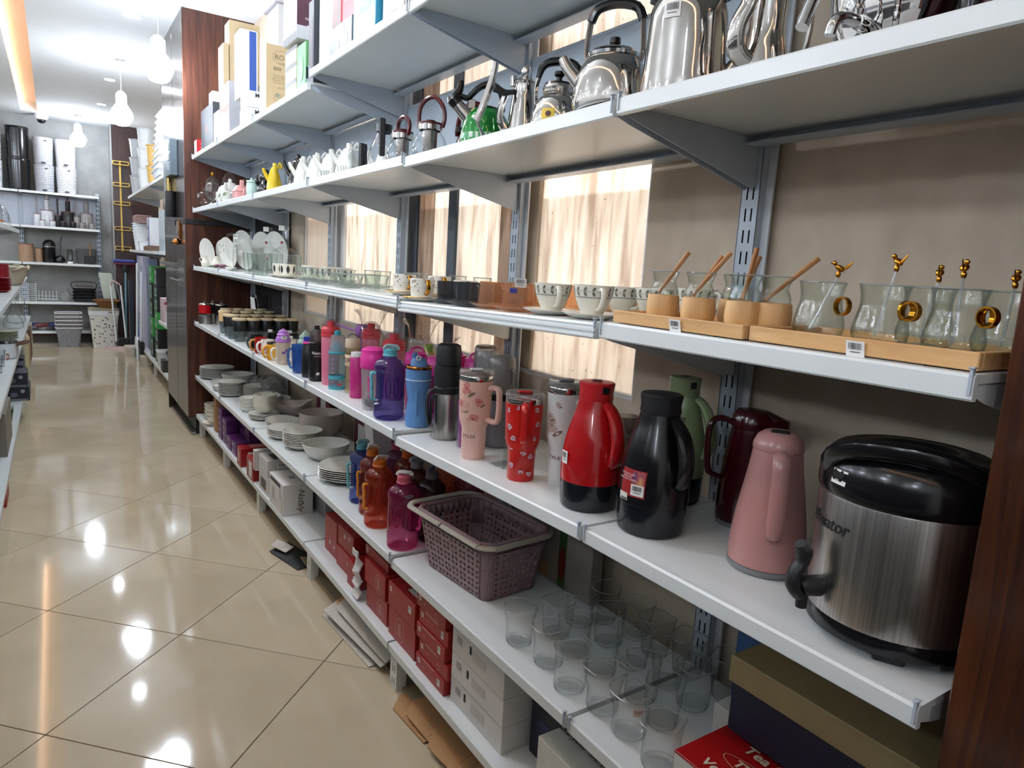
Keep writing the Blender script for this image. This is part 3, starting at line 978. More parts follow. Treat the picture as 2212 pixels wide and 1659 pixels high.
# blue waisted bottle with gold ring
bx, by = 1.043, 2.14
blue_m = M('powder_blue_plastic', '5b88bd', .45, noise=.02)
t = thing('water_bottle', 'powder blue waisted bottle with gold ring and flip lid', 'bottle', (bx, by, zs(4, by)))
pr = smoothp([(.041, .004), (.0425, .015), (.0415, .045), (.036, .085), (.036, .10), (.043, .15), (.0445, .17), (.0445, .205)], 3)
obj('body', G().lathe([(0, 0), (.038, 0)] + pr + [(0, .206)], 36), blue_m, t)
obj('white_seam', G().lathe([(.0435, .1655), (.0455, .1665), (.0455, .168), (.0435, .169)], 36), white_p, t)
obj('gold_ring', G().lathe([(.042, .204), (.0465, .205), (.047, .211), (.044, .215), (.036, .214)], 36), rose_gold, t)
obj('spout', G().loft([[(p[0], p[1], z + .10 * max(0, p[0])) for p in rrect(w, d, min(w, d) * .45, 0)] for w, d, z in ((.06, .045, .212), (.058, .04, .225), (.045, .03, .238), (.02, .02, .245))]).at(0, 0, 0, face(bx, by) - 1.5), blue_m, t)
obj('spout_tip', G().tube([(.012, 0, .232), (.016, 0, .252), (.018, 0, .257)], [.010, .011, .012], 12).at(0, 0, 0, face(bx, by) - 1.5), blue_m, t)
obj('loop', G().tube([(.01 + .007 * cos(q * pi / 5), .02, .243 + .007 * sin(q * pi / 5)) for q in range(10)], .0025, 6, True).at(0, 0, 0, face(bx, by) - 1.2), white_p, t)
obj('grip_rib', G().box(-.004, .004, -.003, .003, .04, .135, .002).map(lambda u, v, w: polar(prof_fn(pr)(w) + .002 + v, face(bx, by) - .1 + u / .04, w)), blue_m, t)
t = thing('water_bottle', 'white bottle with rose gold lid hidden behind the blue bottle', 'bottle', (1.185, 2.35, zs(4, 2.35)))
obj('body', G().lathe([(0, 0), (.034, 0), (.036, .005), (.036, .18), (.033, .19), (0, .19)], 28), M('blush_white_plastic', 'cbb6ab', .35), t)
obj('lid', G().lathe([(.036, .188), (.037, .192), (.036, .205), (.03, .209), (0, .209)], 28), rose_gold, t)


# big translucent water jugs with side handle
def water_jug(x, y, lv, name, label, col, capcol, h=.27, r=.056, ha=-1.2, strapcol='e8e6e2', hm='clear', logo=False, dark=1.0):
    c = tuple(q ** .7 for q in lin(col))
    key = 'jug_plastic_' + col
    m = GLASS(key, tuple(.36 + .60 * q for q in c), tuple(q * .8 for q in c), .05, 1.5, .14 * dark, c)
    cm = M('jug_cap_' + capcol, capcol, .4)
    t = thing(name, label, 'water jug', (x, y, zs(lv, y)))
    a = face(x, y) + ha

    def rec(q, z):
        d = (q - a + pi) % (2 * pi) - pi
        w = max(0.0, 1 - abs(d) / .62)
        zz = z / h
        u = max(0.0, min(1, (zz - .22) / .05)) * max(0.0, min(1, (.66 - zz) / .05))
        return 1 - .55 * min(1, w * 2.2) * u
    pr = [(0, .004), (r * .80, 0), (r * .97, .008), (r, .02), (r * .96, .028), (r, .036), (r * .97, .046), (r, .055), (r * .96, .062)]
    pr += [(r * .96, h * q) for q in (.25, .28, .33, .38, .43, .48, .53, .57, .60, .63)]
    pr += [(r, h * .655), (r * .97, h * .675), (r, h * .69), (r * .99, h * .73), (r * .90, h * .775), (r * .66, h * .815), (r * .46, h * .835), (r * .42, h * .86)]
    obj('body', G().lathe(pr, 48, rf=rec), m, t)
    g = G()
    for q in (-.55, .0, .55):
        g.tube([polar(r * .965, face(x, y) - ha * .35 + q + .16 * cos(k * pi / 6) / 1.0, h * (.45 + .13 * sin(k * pi / 6))) for k in range(12)], .0022, 5, True)
    obj('moulded_panels', g, m, t)
    obj('handle', side_handle(a, [(r * .92, h * .62), (r * 1.14, h * .63), (r * 1.2, h * .58), (r * 1.14, h * .50), (r * 1.17, h * .44), (r * 1.12, h * .37), (r * 1.15, h * .30), (r * 1.05, h * .265), (r * .9, h * .27)], .0055, 1.3, 8), M('jug_handle_' + hm, hm, .35) if hm != 'clear' else m, t)
    cp = obj('cap', G().lathe([(r * .43, h * .855), (r * .48, h * .86), (r * .48, h * .875), (r * .45, h * .88), (r * .45, h * .945), (r * .40, h * .955), (0, h * .957)], 24, rf=lambda q, z: 1 + .02 * sin(24 * q)), cm, t)
    obj('cap_strap', G().tube([polar(r * .44, a + .2, h * .955), polar(r * .40, a + .4, h * .985), polar(.008, a, h * .997), polar(r * .40, a + 3.0, h * .985), polar(r * .5, a + 3.14, h * .945)], .0045, 8, flat=1.6), M('jug_strap_' + strapcol, strapcol, .4), cp)
    if logo:
        e = decal('oval_badge', ell(.032, .013, 0, 20), cyl(r, face(x, y) + .35, h * .735, .001, lambda z: r * .985), grey_p, t)
        obj('badge_lettering', text('Aquaria', .008, .25).map(lambda u, v, w: (u, v, .0008)).map(cyl(r, face(x, y) + .35, h * .735, .001, lambda z: r * .985)), ink, e, smooth=0)
    return t


water_jug(.998, 2.285, 4, 'water_jug', 'translucent violet water jug with teal cap and handle, among the bottles', '4a3fae', '5fb0bd', .268, .056, -1.35, 'b9d8dc', '63b6c4')


# shakers and sport bottles
def can(name, label, cat, x, y, parts, lv=4, n=32):
    t = thing(name, label, cat, (x, y, zs(lv, y)))
    for nm, pr, m in parts:
        obj(nm, G().lathe(pr, n), m, t)
    return t


hot = M('hot_pink_plastic', 'e0379a', .35)
coral = M('coral_red_plastic', 'd1424d', .35)
clearp = GLASS('milky_clear_plastic', (.86, .84, .86), (.6, .58, .6), .1, 1.45, .3, (.8, .78, .8))
teal = M('teal_plastic', '3f9fb0', .4)
x, y = 1.003, 2.455
t = can('shaker_bottle', 'clear shaker bottle with hot pink lid and ball inside', 'bottle', x, y, [
    ('cup', [(.036, .002), (.038, .004), (.0455, .165), (.044, .165)], clearp),
    ('lid', [(.047, .160), (.0485, .163), (.048, .205), (.045, .212), (.046, .232), (.03, .24), (0, .241)], hot),
    ('mixing_ball', smoothp([(0, .006), (.022, .012), (.032, .03), (.022, .046), (0, .05)], 3), black_m)])
decal('brand_lettering', text('SPIDER', .02, 0, .0005).map(lambda u, v, w: (-v, u, w)), cyl(.043, face(x, y) - .25, .105, .001, lambda z: .038 + .0075 * z / .165), hot, t)
decal('swirl_mark', ell(.018, .018, .005).merge(ell(.008, .008)), cyl(.042, face(x, y) - .15, .058, .001, lambda z: .0395), hot, t)
x, y = 1.03, 2.69
can('slim_bottle', 'slim magenta bottle with white tick marks, behind the shaker', 'bottle', x, y, [
    ('body', [(0, 0), (.028, 0), (.03, .004), (.03, .165), (.026, .172), (0, .173)], M('magenta_plastic', 'b92c78', .3)),
    ('cap', [(.027, .172), (.028, .176), (.026, .19), (0, .192)], white_p)])
x, y = 1.05, 2.80
t = can('glass_bottle', 'amber-tinted clear bottle with cream band lettered in brown', 'bottle', x, y, [
    ('body', [(.029, .001), (.031, .004), (.031, .19), (.028, .2)], GLASS('amber_clear', (.86, .80, .66), (.5, .45, .35), .04, 1.45, .12, (.7, .6, .4))),
    ('band', [(.0312, .118), (.0318, .119), (.0318, .166), (.0312, .167)], M('cream_band', 'd9c4a2', .5)),
    ('lid', [(.031, .195), (.0325, .198), (.032, .228), (.028, .235), (0, .236)], M('cream_lid', 'd3c4a6', .4))])
decal('band_lettering', text('DREAM', .028, 0, .0006), cyl(.032, face(x, y) + .1, .142), M('brown_ink', '6a5148', .6), t)
obj('carry_loop', G().tube([polar(.026 * cos(q), face(x, y), .235 + .018 * sin(q)) if False else (.022 * cos(q), .006, .236 + .016 * sin(q)) for q in [pi * k / 8 for k in range(9)]], .003, 6), grey_p, t)
x, y = 1.020, 2.905
t = can('spray_bottle', 'teal-tinted sports spray bottle with frosted cap and scale marks', 'bottle', x, y, [
    ('body', [(.034, .001), (.037, .005), (.037, .155), (.035, .16)], GLASS('teal_clear', (.72, .78, .80), (.4, .5, .55), .05, 1.45, .2, (.4, .6, .65))),
    ('foot', [(0, 0), (.036, 0), (.0375, .003), (.0375, .012), (0, .013)], teal),
    ('water_band', [(.0372, .045), (.0376, .046), (.0376, .060), (.0372, .061)], teal),
    ('collar', [(.036, .157), (.039, .16), (.038, .166), (.035, .168)], teal),
    ('frosted_cap', [(.037, .166), (.037, .18), (.028, .235), (.024, .238)], clearp),
    ('nozzle', [(.024, .168), (.02, .2), (.012, .205), (0, .206)], teal),
    ('tip', [(.011, .236), (.014, .238), (.014, .254), (.008, .258), (0, .258)], teal)])
g = G()
for k in range(6):
    g.merge(rect(.010, .0012).map(lambda u, v, w: (u, v + .02 + k * .02, w)))
decal('scale_marks', g, cyl(.037, face(x, y) - .5, .015), white_p, t)
obj('spout_hook', G().tube([polar(.033, face(x, y) + 1.2, .225), polar(.055, face(x, y) + 1.2, .222), polar(.062, face(x, y) + 1.2, .205)], .0035, 6), M('slate_plastic', '55707e', .4), t)
decal('brand_tag', rect(.022, .008, 3), cyl(.037, face(x, y) + .3, .024), coral, t)


def flip_bottle(x, y, h, r, label, body_m, lid_m):
    t = can('sports_bottle', label, 'bottle', x, y, [
        ('body', [(0, 0), (r * .86, 0), (r * .92, .004), (r, h * .55), (r, h * .74), (r * .9, h * .76), (0, h * .76)], body_m),
        ('lid', [(r * .92, h * .75), (r * 1.06, h * .76), (r * 1.06, h * .80), (r * .98, h * .805), (r * .98, h * .815), (r * 1.05, h * .82), (r * 1.04, h * .87), (r * .8, h * .91), (0, h * .915)], lid_m),
        ('spout', [(r * .35, h * .90), (r * .42, h * .91), (r * .4, h * .99), (0, h)], lid_m)])
    a = face(x, y) + 1.3
    obj('clear_flip', G().tube([polar(r * .85, a, h * .88), polar(r * .75, a, h * .95), polar(r * .3, a, h * .995), polar(-r * .4, a, h * .985), polar(-r * .85, a, h * .9)], .006, 8, flat=2.2), GLASS('flip_plastic', (.85, .8, .82), (.5, .45, .45), .03, 1.5, .15, (.8, .6, .6)), t)
    return t


grad = RAMP('pink_fade_plastic', [(.3, 'e08aa0'), (.7, 'd8657f')], scale=6, rough=.35)
flip_bottle(1.028, 3.02, .29, .041, 'tall pink bottle with coral flip lid behind the spray bottle', grad, coral)
flip_bottle(1.20, 2.97, .285, .041, 'pink bottle with coral flip lid near the window, wrapped in film', grad, coral)
flip_bottle(1.16, 2.62, .275, .045, 'pink bottle with coral flip lid right behind the hot pink shaker', grad, coral)
t = can('sports_bottle', 'small yellow bottle with green cap beside the film-wrapped pinks', 'bottle', 1.22, 2.77, [
    ('body', [(0, 0), (.03, 0), (.034, .005), (.034, .18), (.022, .215), (0, .216)], GLASS('yellow_clear', (.9, .85, .55), (.6, .55, .3), .05, 1.45, .3, (.85, .75, .3))),
    ('cap', [(.014, .214), (.017, .216), (.017, .238), (.012, .245), (0, .245)], M('lime_plastic', '7fae3a', .4))])
t = can('sports_bottle', 'yellow bottle with green cap, nearest the upright, among pinks', 'bottle', 1.22, 2.42, [
    ('body', [(0, 0), (.03, 0), (.034, .005), (.034, .19), (.022, .225), (0, .226)], GLASS('yellow_clear', (.9, .85, .55), (.6, .55, .3))),
    ('cap', [(.014, .224), (.017, .226), (.017, .248), (.012, .255), (0, .255)], M('lime_plastic', '7fae3a', .4))])
for i, (x, y) in enumerate(((1.14, 2.36), (1.17, 2.24), (1.27, 2.29), (1.30, 2.18))):
    t = can('shaker_bottle', 'hot pink shaker bottle ' + ('left of the blue bottle lid', 'just behind the blue waisted bottle', 'at the wall under bare window paper', 'farthest right, by the black thermos cap')[i], 'bottle', x, y, [
        ('cup', [(.036, .002), (.038, .004), (.045, .165), (.044, .165)], GLASS('pink_clear', (.95, .6, .78), (.7, .2, .45), .05, 1.45, .35, (.8, .15, .45))),
        ('lid', [(.046, .160), (.048, .163), (.047, .205), (.043, .212), (.043, .228), (.02, .233), (0, .234)], hot)])
    obj('carry_loop', G().tube([(.03 * cos(q), 0, .228 + .022 * sin(q)) for q in [pi * k / 8 for k in range(9)]], .004, 6).at(0, 0, 0, i), hot, t)
for i, (x, y, z) in enumerate(((1.20, 2.97, .27), (1.22, 2.50, .27), (1.17, 2.24, .23))):
    t = thing('film_bag', 'crinkled clear plastic bag over ' + ('the film-wrapped pink bottle', 'the yellow bottle near the upright', 'the hot pink shakers')[i], 'plastic bag', (x, y, zs(4, y)))
    g = G().lathe([(.052, .02), (.056, z * .5), (.058, z * .8), (.04, z), (.055, z + .05), (.075, z + .075)], 22, rf=lambda q, w: 1 + .12 * sin(5 * q + w * 50) + .07 * sin(11 * q - w * 80))
    obj('film', g, GLASS('crinkled_wrap', (.95, .95, .95), (.6, .6, .6)), t)
    obj('gathered_neck', G().lathe([(.041, z - .004), (.043, z), (.041, z + .004)], 18), GLASS('crinkled_wrap', (.95, .95, .95), (.6, .6, .6)), t)

blkb = M('soft_black_plastic', '121214', .35)
x, y = 1.000, 3.13
t = can('water_bottle', 'black square bottle lettered in white, with smoky grey cap', 'bottle', x, y, [
    ('body', [(0, 0), (.033, 0), (.035, .004), (.035, .178), (.03, .182), (0, .182)], blkb),
    ('smoky_cap', [(.031, .182), (.033, .19), (.032, .225), (.022, .24), (.012, .242)], GLASS('smoke', (.5, .48, .46), (.2, .2, .2), .06, 1.45, .3, (.2, .19, .18))),
    ('tip', [(.010, .238), (.013, .24), (.012, .256), (0, .258)], blkb)])
decal('brand_lettering', text('Nem-E', .019, 0, .0003), cyl(.035, face(x, y) + .15, .132), white_p, t)
decal('small_lettering', text('New Fashion', .0065), cyl(.035, face(x, y) + .15, .117), white_p, t)
decal('emblem', rect(.014, .009, 3).merge(rect(.010, .004, 2).map(lambda u, v, w: (u + .003, v + .006, w))), cyl(.035, face(x, y) + .15, .035), white_p, t)
x, y = .995, 3.235
t = can('water_bottle', 'black bottle with pink and blue lid left of the lettered one', 'bottle', x, y, [
    ('body', [(0, 0), (.030, 0), (.032, .004), (.032, .135), (.024, .15), (.024, .165), (0, .165)], blkb),
    ('pink_ring', [(.024, .16), (.028, .163), (.026, .172), (.02, .174)], hot),
    ('cap', [(.023, .172), (.025, .175), (.024, .192), (0, .195)], M('cobalt_plastic', '1c2f8f', .35))])
t = can('plastic_mug', 'blue translucent plastic mug with loop handle beside black bottles', 'mug', .99, 3.37, [
    ('cup', [(0, .002), (.03, .002), (.032, .006), (.038, .14), (.036, .14), (.03, .01), (0, .008)], GLASS('blue_clear', (.45, .6, .85), (.15, .3, .6), .05, 1.45, .35, (.1, .25, .6)))])
obj('handle', side_handle(face(.99, 3.37) - .9, [(.036, .12), (.06, .12), (.066, .09), (.064, .06), (.05, .03), (.034, .03)], .006, 1.2), GLASS('blue_clear', (.45, .6, .85), (.15, .3, .6)), t)
x, y = .990, 3.66
t = can('kids_tumbler', 'cream tumbler with purple whipped swirl lid and unicorn print', 'tumbler', x, y, [
    ('cup', [(0, 0), (.026, 0), (.028, .003), (.038, .12), (0, .121)], M('cream_cup', 'c4b09d', .35)),
    ('lid_rim', [(.037, .118), (.041, .121), (.040, .13), (.036, .132)], M('lilac_plastic', 'a56bb8', .35)),
    ('swirl_dome', smoothp([(.036, .13), (.037, .14), (.030, .15), (.033, .157), (.024, .167), (.024, .174), (.012, .183), (0, .19)], 3), M('lilac_plastic', 'a56bb8', .35))])
sticker(t, cyl(.037, face(x, y) + .15, .145, .003), .026, .018, 6)
decal('unicorn_print', ell(.022, .016, 0, 10).merge(ell(.01, .02, 0, 8).map(lambda u, v, w: (u + .012, v + .012, w))), cyl(.034, face(x, y) + .1, .065, .001, lambda z: .028 + .01 * z / .12), M('violet_print', '7c4d93', .5), t)
for i, (x, y, c, nm) in enumerate(((1.075, 3.55, 'a9c9b6', 'mint'), (1.09, 3.40, 'd9a3a0', 'rosy'))):
    t = can('kids_tumbler', f'{nm} tumbler with whipped swirl lid in clear film, behind the purple one', 'tumbler', x, y, [
        ('cup', [(0, 0), (.026, 0), (.028, .003), (.038, .12), (0, .121)], M(nm + '_cup', c, .35)),
        ('swirl_dome', smoothp([(.04, .12), (.041, .132), (.030, .15), (.033, .157), (.022, .17), (.012, .183), (0, .195)], 3), M(nm + '_lid', c, .35))])
    obj('film', G().lathe([(.03, 0), (.044, .06), (.047, .14), (.03, .2), (.036, .215)], 18, rf=lambda q, z: 1 + .07 * sin(6 * q + 60 * z)), GLASS('crinkled_wrap', (.95, .95, .95), (.6, .6, .6)), t)
# mugs
def mug(x, y, h, r, label, m, hm=None, ha=-1.2, inner=None, name='mug', lv=4):
    t = thing(name, label, 'mug', (x, y, zs(lv, y)))
    obj('cup', G().lathe([(0, .002), (r * .8, 0), (r * .92, .004), (r, h * .2), (r, h), (r * .93, h), (r * .92, h * .2), (r * .7, .008), (0, .007)], 28), m, t)
    obj('handle', side_handle(face(x, y) + ha, [(r * .95, h * .82), (r * 1.45, h * .84), (r * 1.75, h * .65), (r * 1.7, h * .4), (r * 1.35, h * .2), (r * .95, h * .22)], .006, 1.3), hm or m, t)
    return t


mustard = M('mustard_glaze', 'd69a2e', .2)
t = mug(.985, 3.83, .088, .036, 'mustard yellow mug with steel lid near the purple tumbler', mustard, None, -1.1)
obj('steel_lid', G().lathe([(.034, .086), (.037, .088), (.037, .096), (0, .098)], 24), steel, t)
t = mug(1.00, 3.72, .092, .033, 'white ceramic mug with pale handle between yellow mug and tumbler', cream_p, None, -1.2)
red_white = RAMP('red_white_print', [(.42, 'e6e2d8'), (.5, 'b02a2a'), (.62, 'e6e2d8')], kind='noise', scale=28, rough=.2)
mug(1.02, 3.94, .085, .036, 'white mug with red print, third from the dark glass mug', red_white, None, -1.0)
mug(1.0, 4.02, .090, .036, 'white mug with dark spotted animal print beside red mug', RAMP('spotted_print', [(.33, '2a2422'), (.38, 'e6e2d8'), (.62, 'e6e2d8'), (.68, 'b02a2a')], kind='noise', scale=24, rough=.2), None, -1.1)
mug(.985, 4.12, .092, .034, 'red mug with ochre handle beside the dark glass mug', M('red_glaze', '9c1713', .15), M('ochre_glaze', 'c08034', .3), -1.25)
smoke_g = GLASS('smoky_glass', (.42, .45, .45), (.12, .14, .14), .02, 1.5, .12, (.1, .1, .1))
mug(.99, 4.24, .095, .034, 'dark smoky glass mug at the left end of the mug row', smoke_g, None, -1.0)
for i, (x, y, m, lb) in enumerate(((1.10, 4.28, smoke_g, 'dark glass mug with price tag behind the smoky one'), (1.13, 4.10, black_p, 'black mug with small animal figure on lid, second row'), (1.2, 4.22, smoke_g, 'dark glass mug in the third row below black cups'), (1.12, 3.92, cream_p, 'white mug with spoon in the second row'), (1.2, 3.97, black_p, 'black mug with white tag behind the white spoon mug'), (1.22, 3.80, smoke_g, 'dark mug with white tag at the right of the mug rows'))):
    t = mug(x, y, .10, .036, lb, m, None, -.8 + i * .5)
    obj('hang_tag', G().box(-.013, .013, -.0008, .0008, 0, .018).at(0, 0, .10, face(x, y) + 1.5).map(lambda u, v, w: (u - .02, v, w + .004)), paper_w, t)
t = thing('dust_pan_set', 'purple plastic scoop with long handle lying behind the black bottle', 'scoop', (1.22, 3.15, zs(4, 3.15)))
obj('handle', G().tube([(-.02, .28, .235), (0, .1, .225), (0, .0, .23)], .007, 8, flat=1.6), M('lilac_plastic', 'a56bb8', .35), t)
obj('scoop', G().lathe(smoothp([(.0, .19), (.028, .2), (.034, .235), (.03, .262)], 3), 20, oy=-.02), M('lilac_plastic', 'a56bb8', .35), t)
obj('stem', G().tube([(0, -.02, 0), (0, -.02, .2)], .012, 10), M('lilac_plastic', 'a56bb8', .35), t)

# cork-lidded cups, five by four
t = thing('lidded_cup', 'glass cup with black sleeve and pale wooden lid, front corner of the block', 'cup', (.992, 4.70, .957), 0, 'glass cups with black sleeves and wooden lids')
obj('glass_bottom', G().lathe([(0, .001), (.031, .001), (.034, .005), (.038, .07), (0, .07)], 24), GLASS('grey_green_glass', (.62, .68, .68), (.3, .36, .36), .03, 1.5, .25, (.35, .4, .4)), t)
obj('sleeve', G().lathe([(.0375, .066), (.0405, .068), (.0435, .135), (.042, .138)], 24), blkb, t)
obj('lid', G().lathe([(.041, .137), (.0445, .139), (.045, .149), (.043, .152), (0, .153)], 24), lid_wood, t)
rows = ('front row', 'second row', 'third row', 'back row')
cols = ('at the aisle', 'second from the aisle', 'third from the aisle', 'fourth from the aisle', 'next to the wall')
for j, yy in enumerate((4.70, 5.0, 5.3, 5.56)):
    for i, xx in enumerate((.992, 1.078, 1.164, 1.25, 1.33)):
        if i == 0 and j in (0, 2, 3):
            continue
        dup(t, (xx, yy + .006 * ((i * 7 + j * 3) % 5 - 2), .957), None, f'glass cup with black sleeve and wooden lid, {rows[j]}, {cols[i]}')
for i, (xx, yy) in enumerate(((.985, 4.86), (1.0, 5.20))):
    q = thing('lidded_cup', ('glass cup with black sleeve, pale wooden lid, just left of front corner', 'glass cup with tan cork band and pale lid beside the coffee press')[i], 'cup', (xx, yy, .957), 0, 'glass cups with black sleeves and wooden lids')
    obj('glass_bottom', G().lathe([(0, .001), (.031, .001), (.034, .005), (.038, .09), (0, .09)], 24), GLASS('grey_green_glass', (.62, .68, .68), (.3, .36, .36)), q)
    obj('sleeve', G().lathe([(.0375, .086), (.0405, .088), (.043, .145), (.042, .147)], 24), blkb if i == 0 else cup_wood, q)
    obj('lid', G().lathe([(.041, .146), (.0445, .148), (.045, .159), (.043, .162), (0, .163)], 24), lid_wood, q)
# coffee presses
for i, (xx, yy, m) in enumerate(((.985, 5.90, red_p), (1.10, 5.86, black_p), (1.06, 5.99, black_p))):
    q = thing('coffee_press', ('small glass coffee press with red band at the far end', 'small coffee press with steel dome lid behind the red one', 'dark coffee press at the wood pillar, mostly hidden')[i], 'coffee press', (xx, yy, .957))
    obj('glass_beaker', G().lathe([(.045, .004), (.045, .14), (.043, .14), (.043, .006), (0, .005)], 24), glass, q)
    obj('coloured_band', G().lathe([(.046, .085), (.0475, .087), (.0475, .148), (.046, .15)], 24), m, q)
    obj('steel_base', G().lathe([(0, 0), (.047, 0), (.048, .004), (.048, .07), (.0465, .072), (.0465, .03), (0, .03)], 24), steel_b, q)
    obj('dome_lid', G().lathe(smoothp([(.047, .15), (.046, .158), (.032, .168), (.014, .174)], 3), 24), steel, q)
    obj('plunger_knob', G().lathe([(.006, .172), (.012, .178), (.012, .186), (0, .191)], 14), steel, q)

# ================================================================== CUPS AND GLASSES (third level)
RT = Vector((.83, -.557, 0))        # roughly rightwards as seen from the aisle


def tray(y0, y1, x0, dep_, label, seed):
    z = zs(3, (y0 + y1) / 2)
    t = thing('bamboo_tray', label, 'tray', (x0, (y0 + y1) / 2, z))
    L = (y1 - y0) / 2
    obj('base', G().box(.004, dep_ - .004, -L + .004, L - .004, .003, .016), bamboo, t)
    obj('rim', G().box(0, .012, -L, L, .002, .026, .0015).box(dep_ - .012, dep_, -L, L, .002, .026, .0015).box(.012, dep_ - .012, -L, -L + .012, .002, .026, .0015).box(.012, dep_ - .012, L - .012, L, .002, .026, .0015), bamboo, t)
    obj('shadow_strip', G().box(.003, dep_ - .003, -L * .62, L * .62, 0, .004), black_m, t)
    sticker(t, plane((0, -L * .08, .012), (0, -1, 0), (-.25, 0, 1), .0035), .028, .023, seed)
    return t


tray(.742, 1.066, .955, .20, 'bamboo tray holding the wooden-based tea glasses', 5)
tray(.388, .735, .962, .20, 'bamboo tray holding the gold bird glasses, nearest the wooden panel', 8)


def stick(t, a, b, w=.0045, nm='wooden_stirrer'):
    a, b = Vector(a), Vector(b)
    d = b - a
    obj(nm, G().tube([a, a + d * .1, a + d * .6, b], [w * .9, w * .75, w * .95, w * 1.05], 8, flat=.7), stick_wood, t)


wp = smoothp([(.028, .040), (.029, .048), (.026, .060), (.0225, .068), (.0255, .080), (.029, .090)], 3)
wlab = ('leftmost on its tray', 'second from left on its tray', 'third from left on its tray', 'hidden behind the third', 'rightmost on its tray')
for i, (x, y, st) in enumerate(((1.04, 1.012, ((.043, .135),)), (1.04, .918, ((.052, .135), (.045, .128))), (1.04, .812, ((.012, .142), (.028, .128))), (1.12, .895, ()), (1.075, .775, ((.070, .130),)))):
    t = thing('tea_glass', f'tea glass with round wooden base and stirrer, {wlab[i]}' if st else f'tea glass with round wooden base, {wlab[i]}', 'glass', (x, y, 1.421 + .0165), 0, 'tea glasses with wooden bases')
    obj('wooden_base', G().lathe(smoothp([(.029, .0), (.0325, .010), (.033, .028), (.031, .046)], 2) + [(.029, .047), (0, .047)], 30), cup_wood, t)
    obj('glass_body', G().lathe([(q, z + .004) for q, z in wp] + [(q - .0015, z + .004) for q, z in reversed(wp)], 30), glass, t)
    obj('glass_rim', G().tube([polar(.0285, q * pi / 12, .094) for q in range(24)], .0011, 6, True, 1, 1), glass_rim, t)
    for k, (d, h) in enumerate(st):
        o = RT * d
        stick(t, (-o.x * .25, -o.y * .25, .050), (o.x, o.y + (.01 if k else 0), h), .0055 if i == 2 and k == 0 else .0045)


def bird(t, p, s=1.0, a=0.0):
    g = G().lathe(smoothp([(0, -.012), (.0055, -.009), (.007, -.002), (.0045, .006), (0, .009)], 2), 12)
    g.map(lambda u, v, w: (w * .85, v, u * .9 + w * .35))
    g.lathe(smoothp([(0, -.005), (.0042, -.002), (.0042, .002), (0, .005)], 2), 10, ox=.0085, oz=.0085)
    g.tube([(.0115, 0, .0085), (.0165, 0, .0075)], [.0016, .0004], 6)
    g.tube([(-.008, 0, -.002), (-.016, 0, .004), (-.022, 0, .011)], [.0035, .0028, .0015], 6, flat=.5)
    g.lathe([(.003, -.018), (.0045, -.015), (.0045, -.010), (.002, -.006)], 10)
    g.at(0, 0, 0, a, s).map(lambda u, v, w: (u + p[0], v + p[1], w + p[2]))
    obj('gold_bird', g, gold, t)


bp_ = smoothp([(.030, 0), (.037, .004), (.040, .018), (.037, .035), (.0325, .055), (.0325, .07), (.036, .088)], 3)
bl = ('leftmost of the bird glasses', 'second from left of the bird glasses', 'middle one of the bird glasses', 'fourth from left of the bird glasses', 'rightmost, touching the wooden panel edge')
for i, (x, y, dd, hh, ra, ba) in enumerate(((1.04, .662, .022, .106, .75, 2.2), (1.04, .560, .012, .118, .9, 1.2), (1.095, .522, .010, .106, -.6, .3), (1.045, .458, .000, .112, .85, .2), (1.10, .418, .003, .102, -.5, .2))):
    t = thing('bird_glass', f'clear glass with gold bird stirrer, {bl[i]}', 'glass', (x, y, 1.421 + .0165), 0, 'waisted glasses with gold bird stirrers')
    obj('glass_body', G().lathe([(0, .003)] + bp_ + [(q - .0016, z) for q, z in reversed(bp_[2:])] + [(0, .006)], 32), glass, t)
    o = RT * dd
    a = face(x, y) + ra
    obj('glass_rim', G().tube([polar(.0355, q * pi / 12, .088) for q in range(24)], .0012, 6, True, 1, 1), glass_rim, t)
    obj('gold_ring', G().lathe([(.0125, -.0045), (.0148, -.0045), (.0148, .0045), (.0125, .0045), (.0125, -.0045)], 28).map(lambda u, v, w: ((.046 + u) * cos(a) - w * sin(a), (.046 + u) * sin(a) + w * cos(a), .052 + v)), gold, t)
    s = obj('glass_stirrer', G().tube([(-o.x * .6, -o.y * .6, .012), (o.x, o.y, hh - .008)], .0024, 8), glass_rim, t)
    obj('stirrer_disc', G().lathe([(0, -.0015), (.011, -.0015), (.011, .0015), (0, .0015)], 20).map(lambda u, v, w: (w * .8 + u * .5, v, u * .86)).map(lambda u, v, w: (u - o.x * .6 - .006, v - o.y * .6 - .006, w + .017)), glass, s)
    bird(t, (o.x, o.y, hh + .006), .85, ba)

# ---- patterned cups with saucers
leafp = M('grey_green_leaf_print', '6d6e60', .4)
line_p = M('grey_line_print', '9a9a90', .4)


def saucer(t, r, m, z=0.0, rim=None):
    s = obj('saucer', G().lathe([(0, .003 + z), (r * .45, .001 + z), (r * .55, .002 + z), (r * .8, .008 + z), (r, .014 + z), (r * 1.01, .0155 + z), (r * .8, .0105 + z), (r * .5, .006 + z), (0, .006 + z)], 36), m, t)
    if rim:
        obj('saucer_rim', G().lathe([(r * .985, .0135 + z), (r * 1.02, .0145 + z), (r * 1.01, .0165 + z), (r * .97, .0155 + z)], 36), rim, s)
    return s


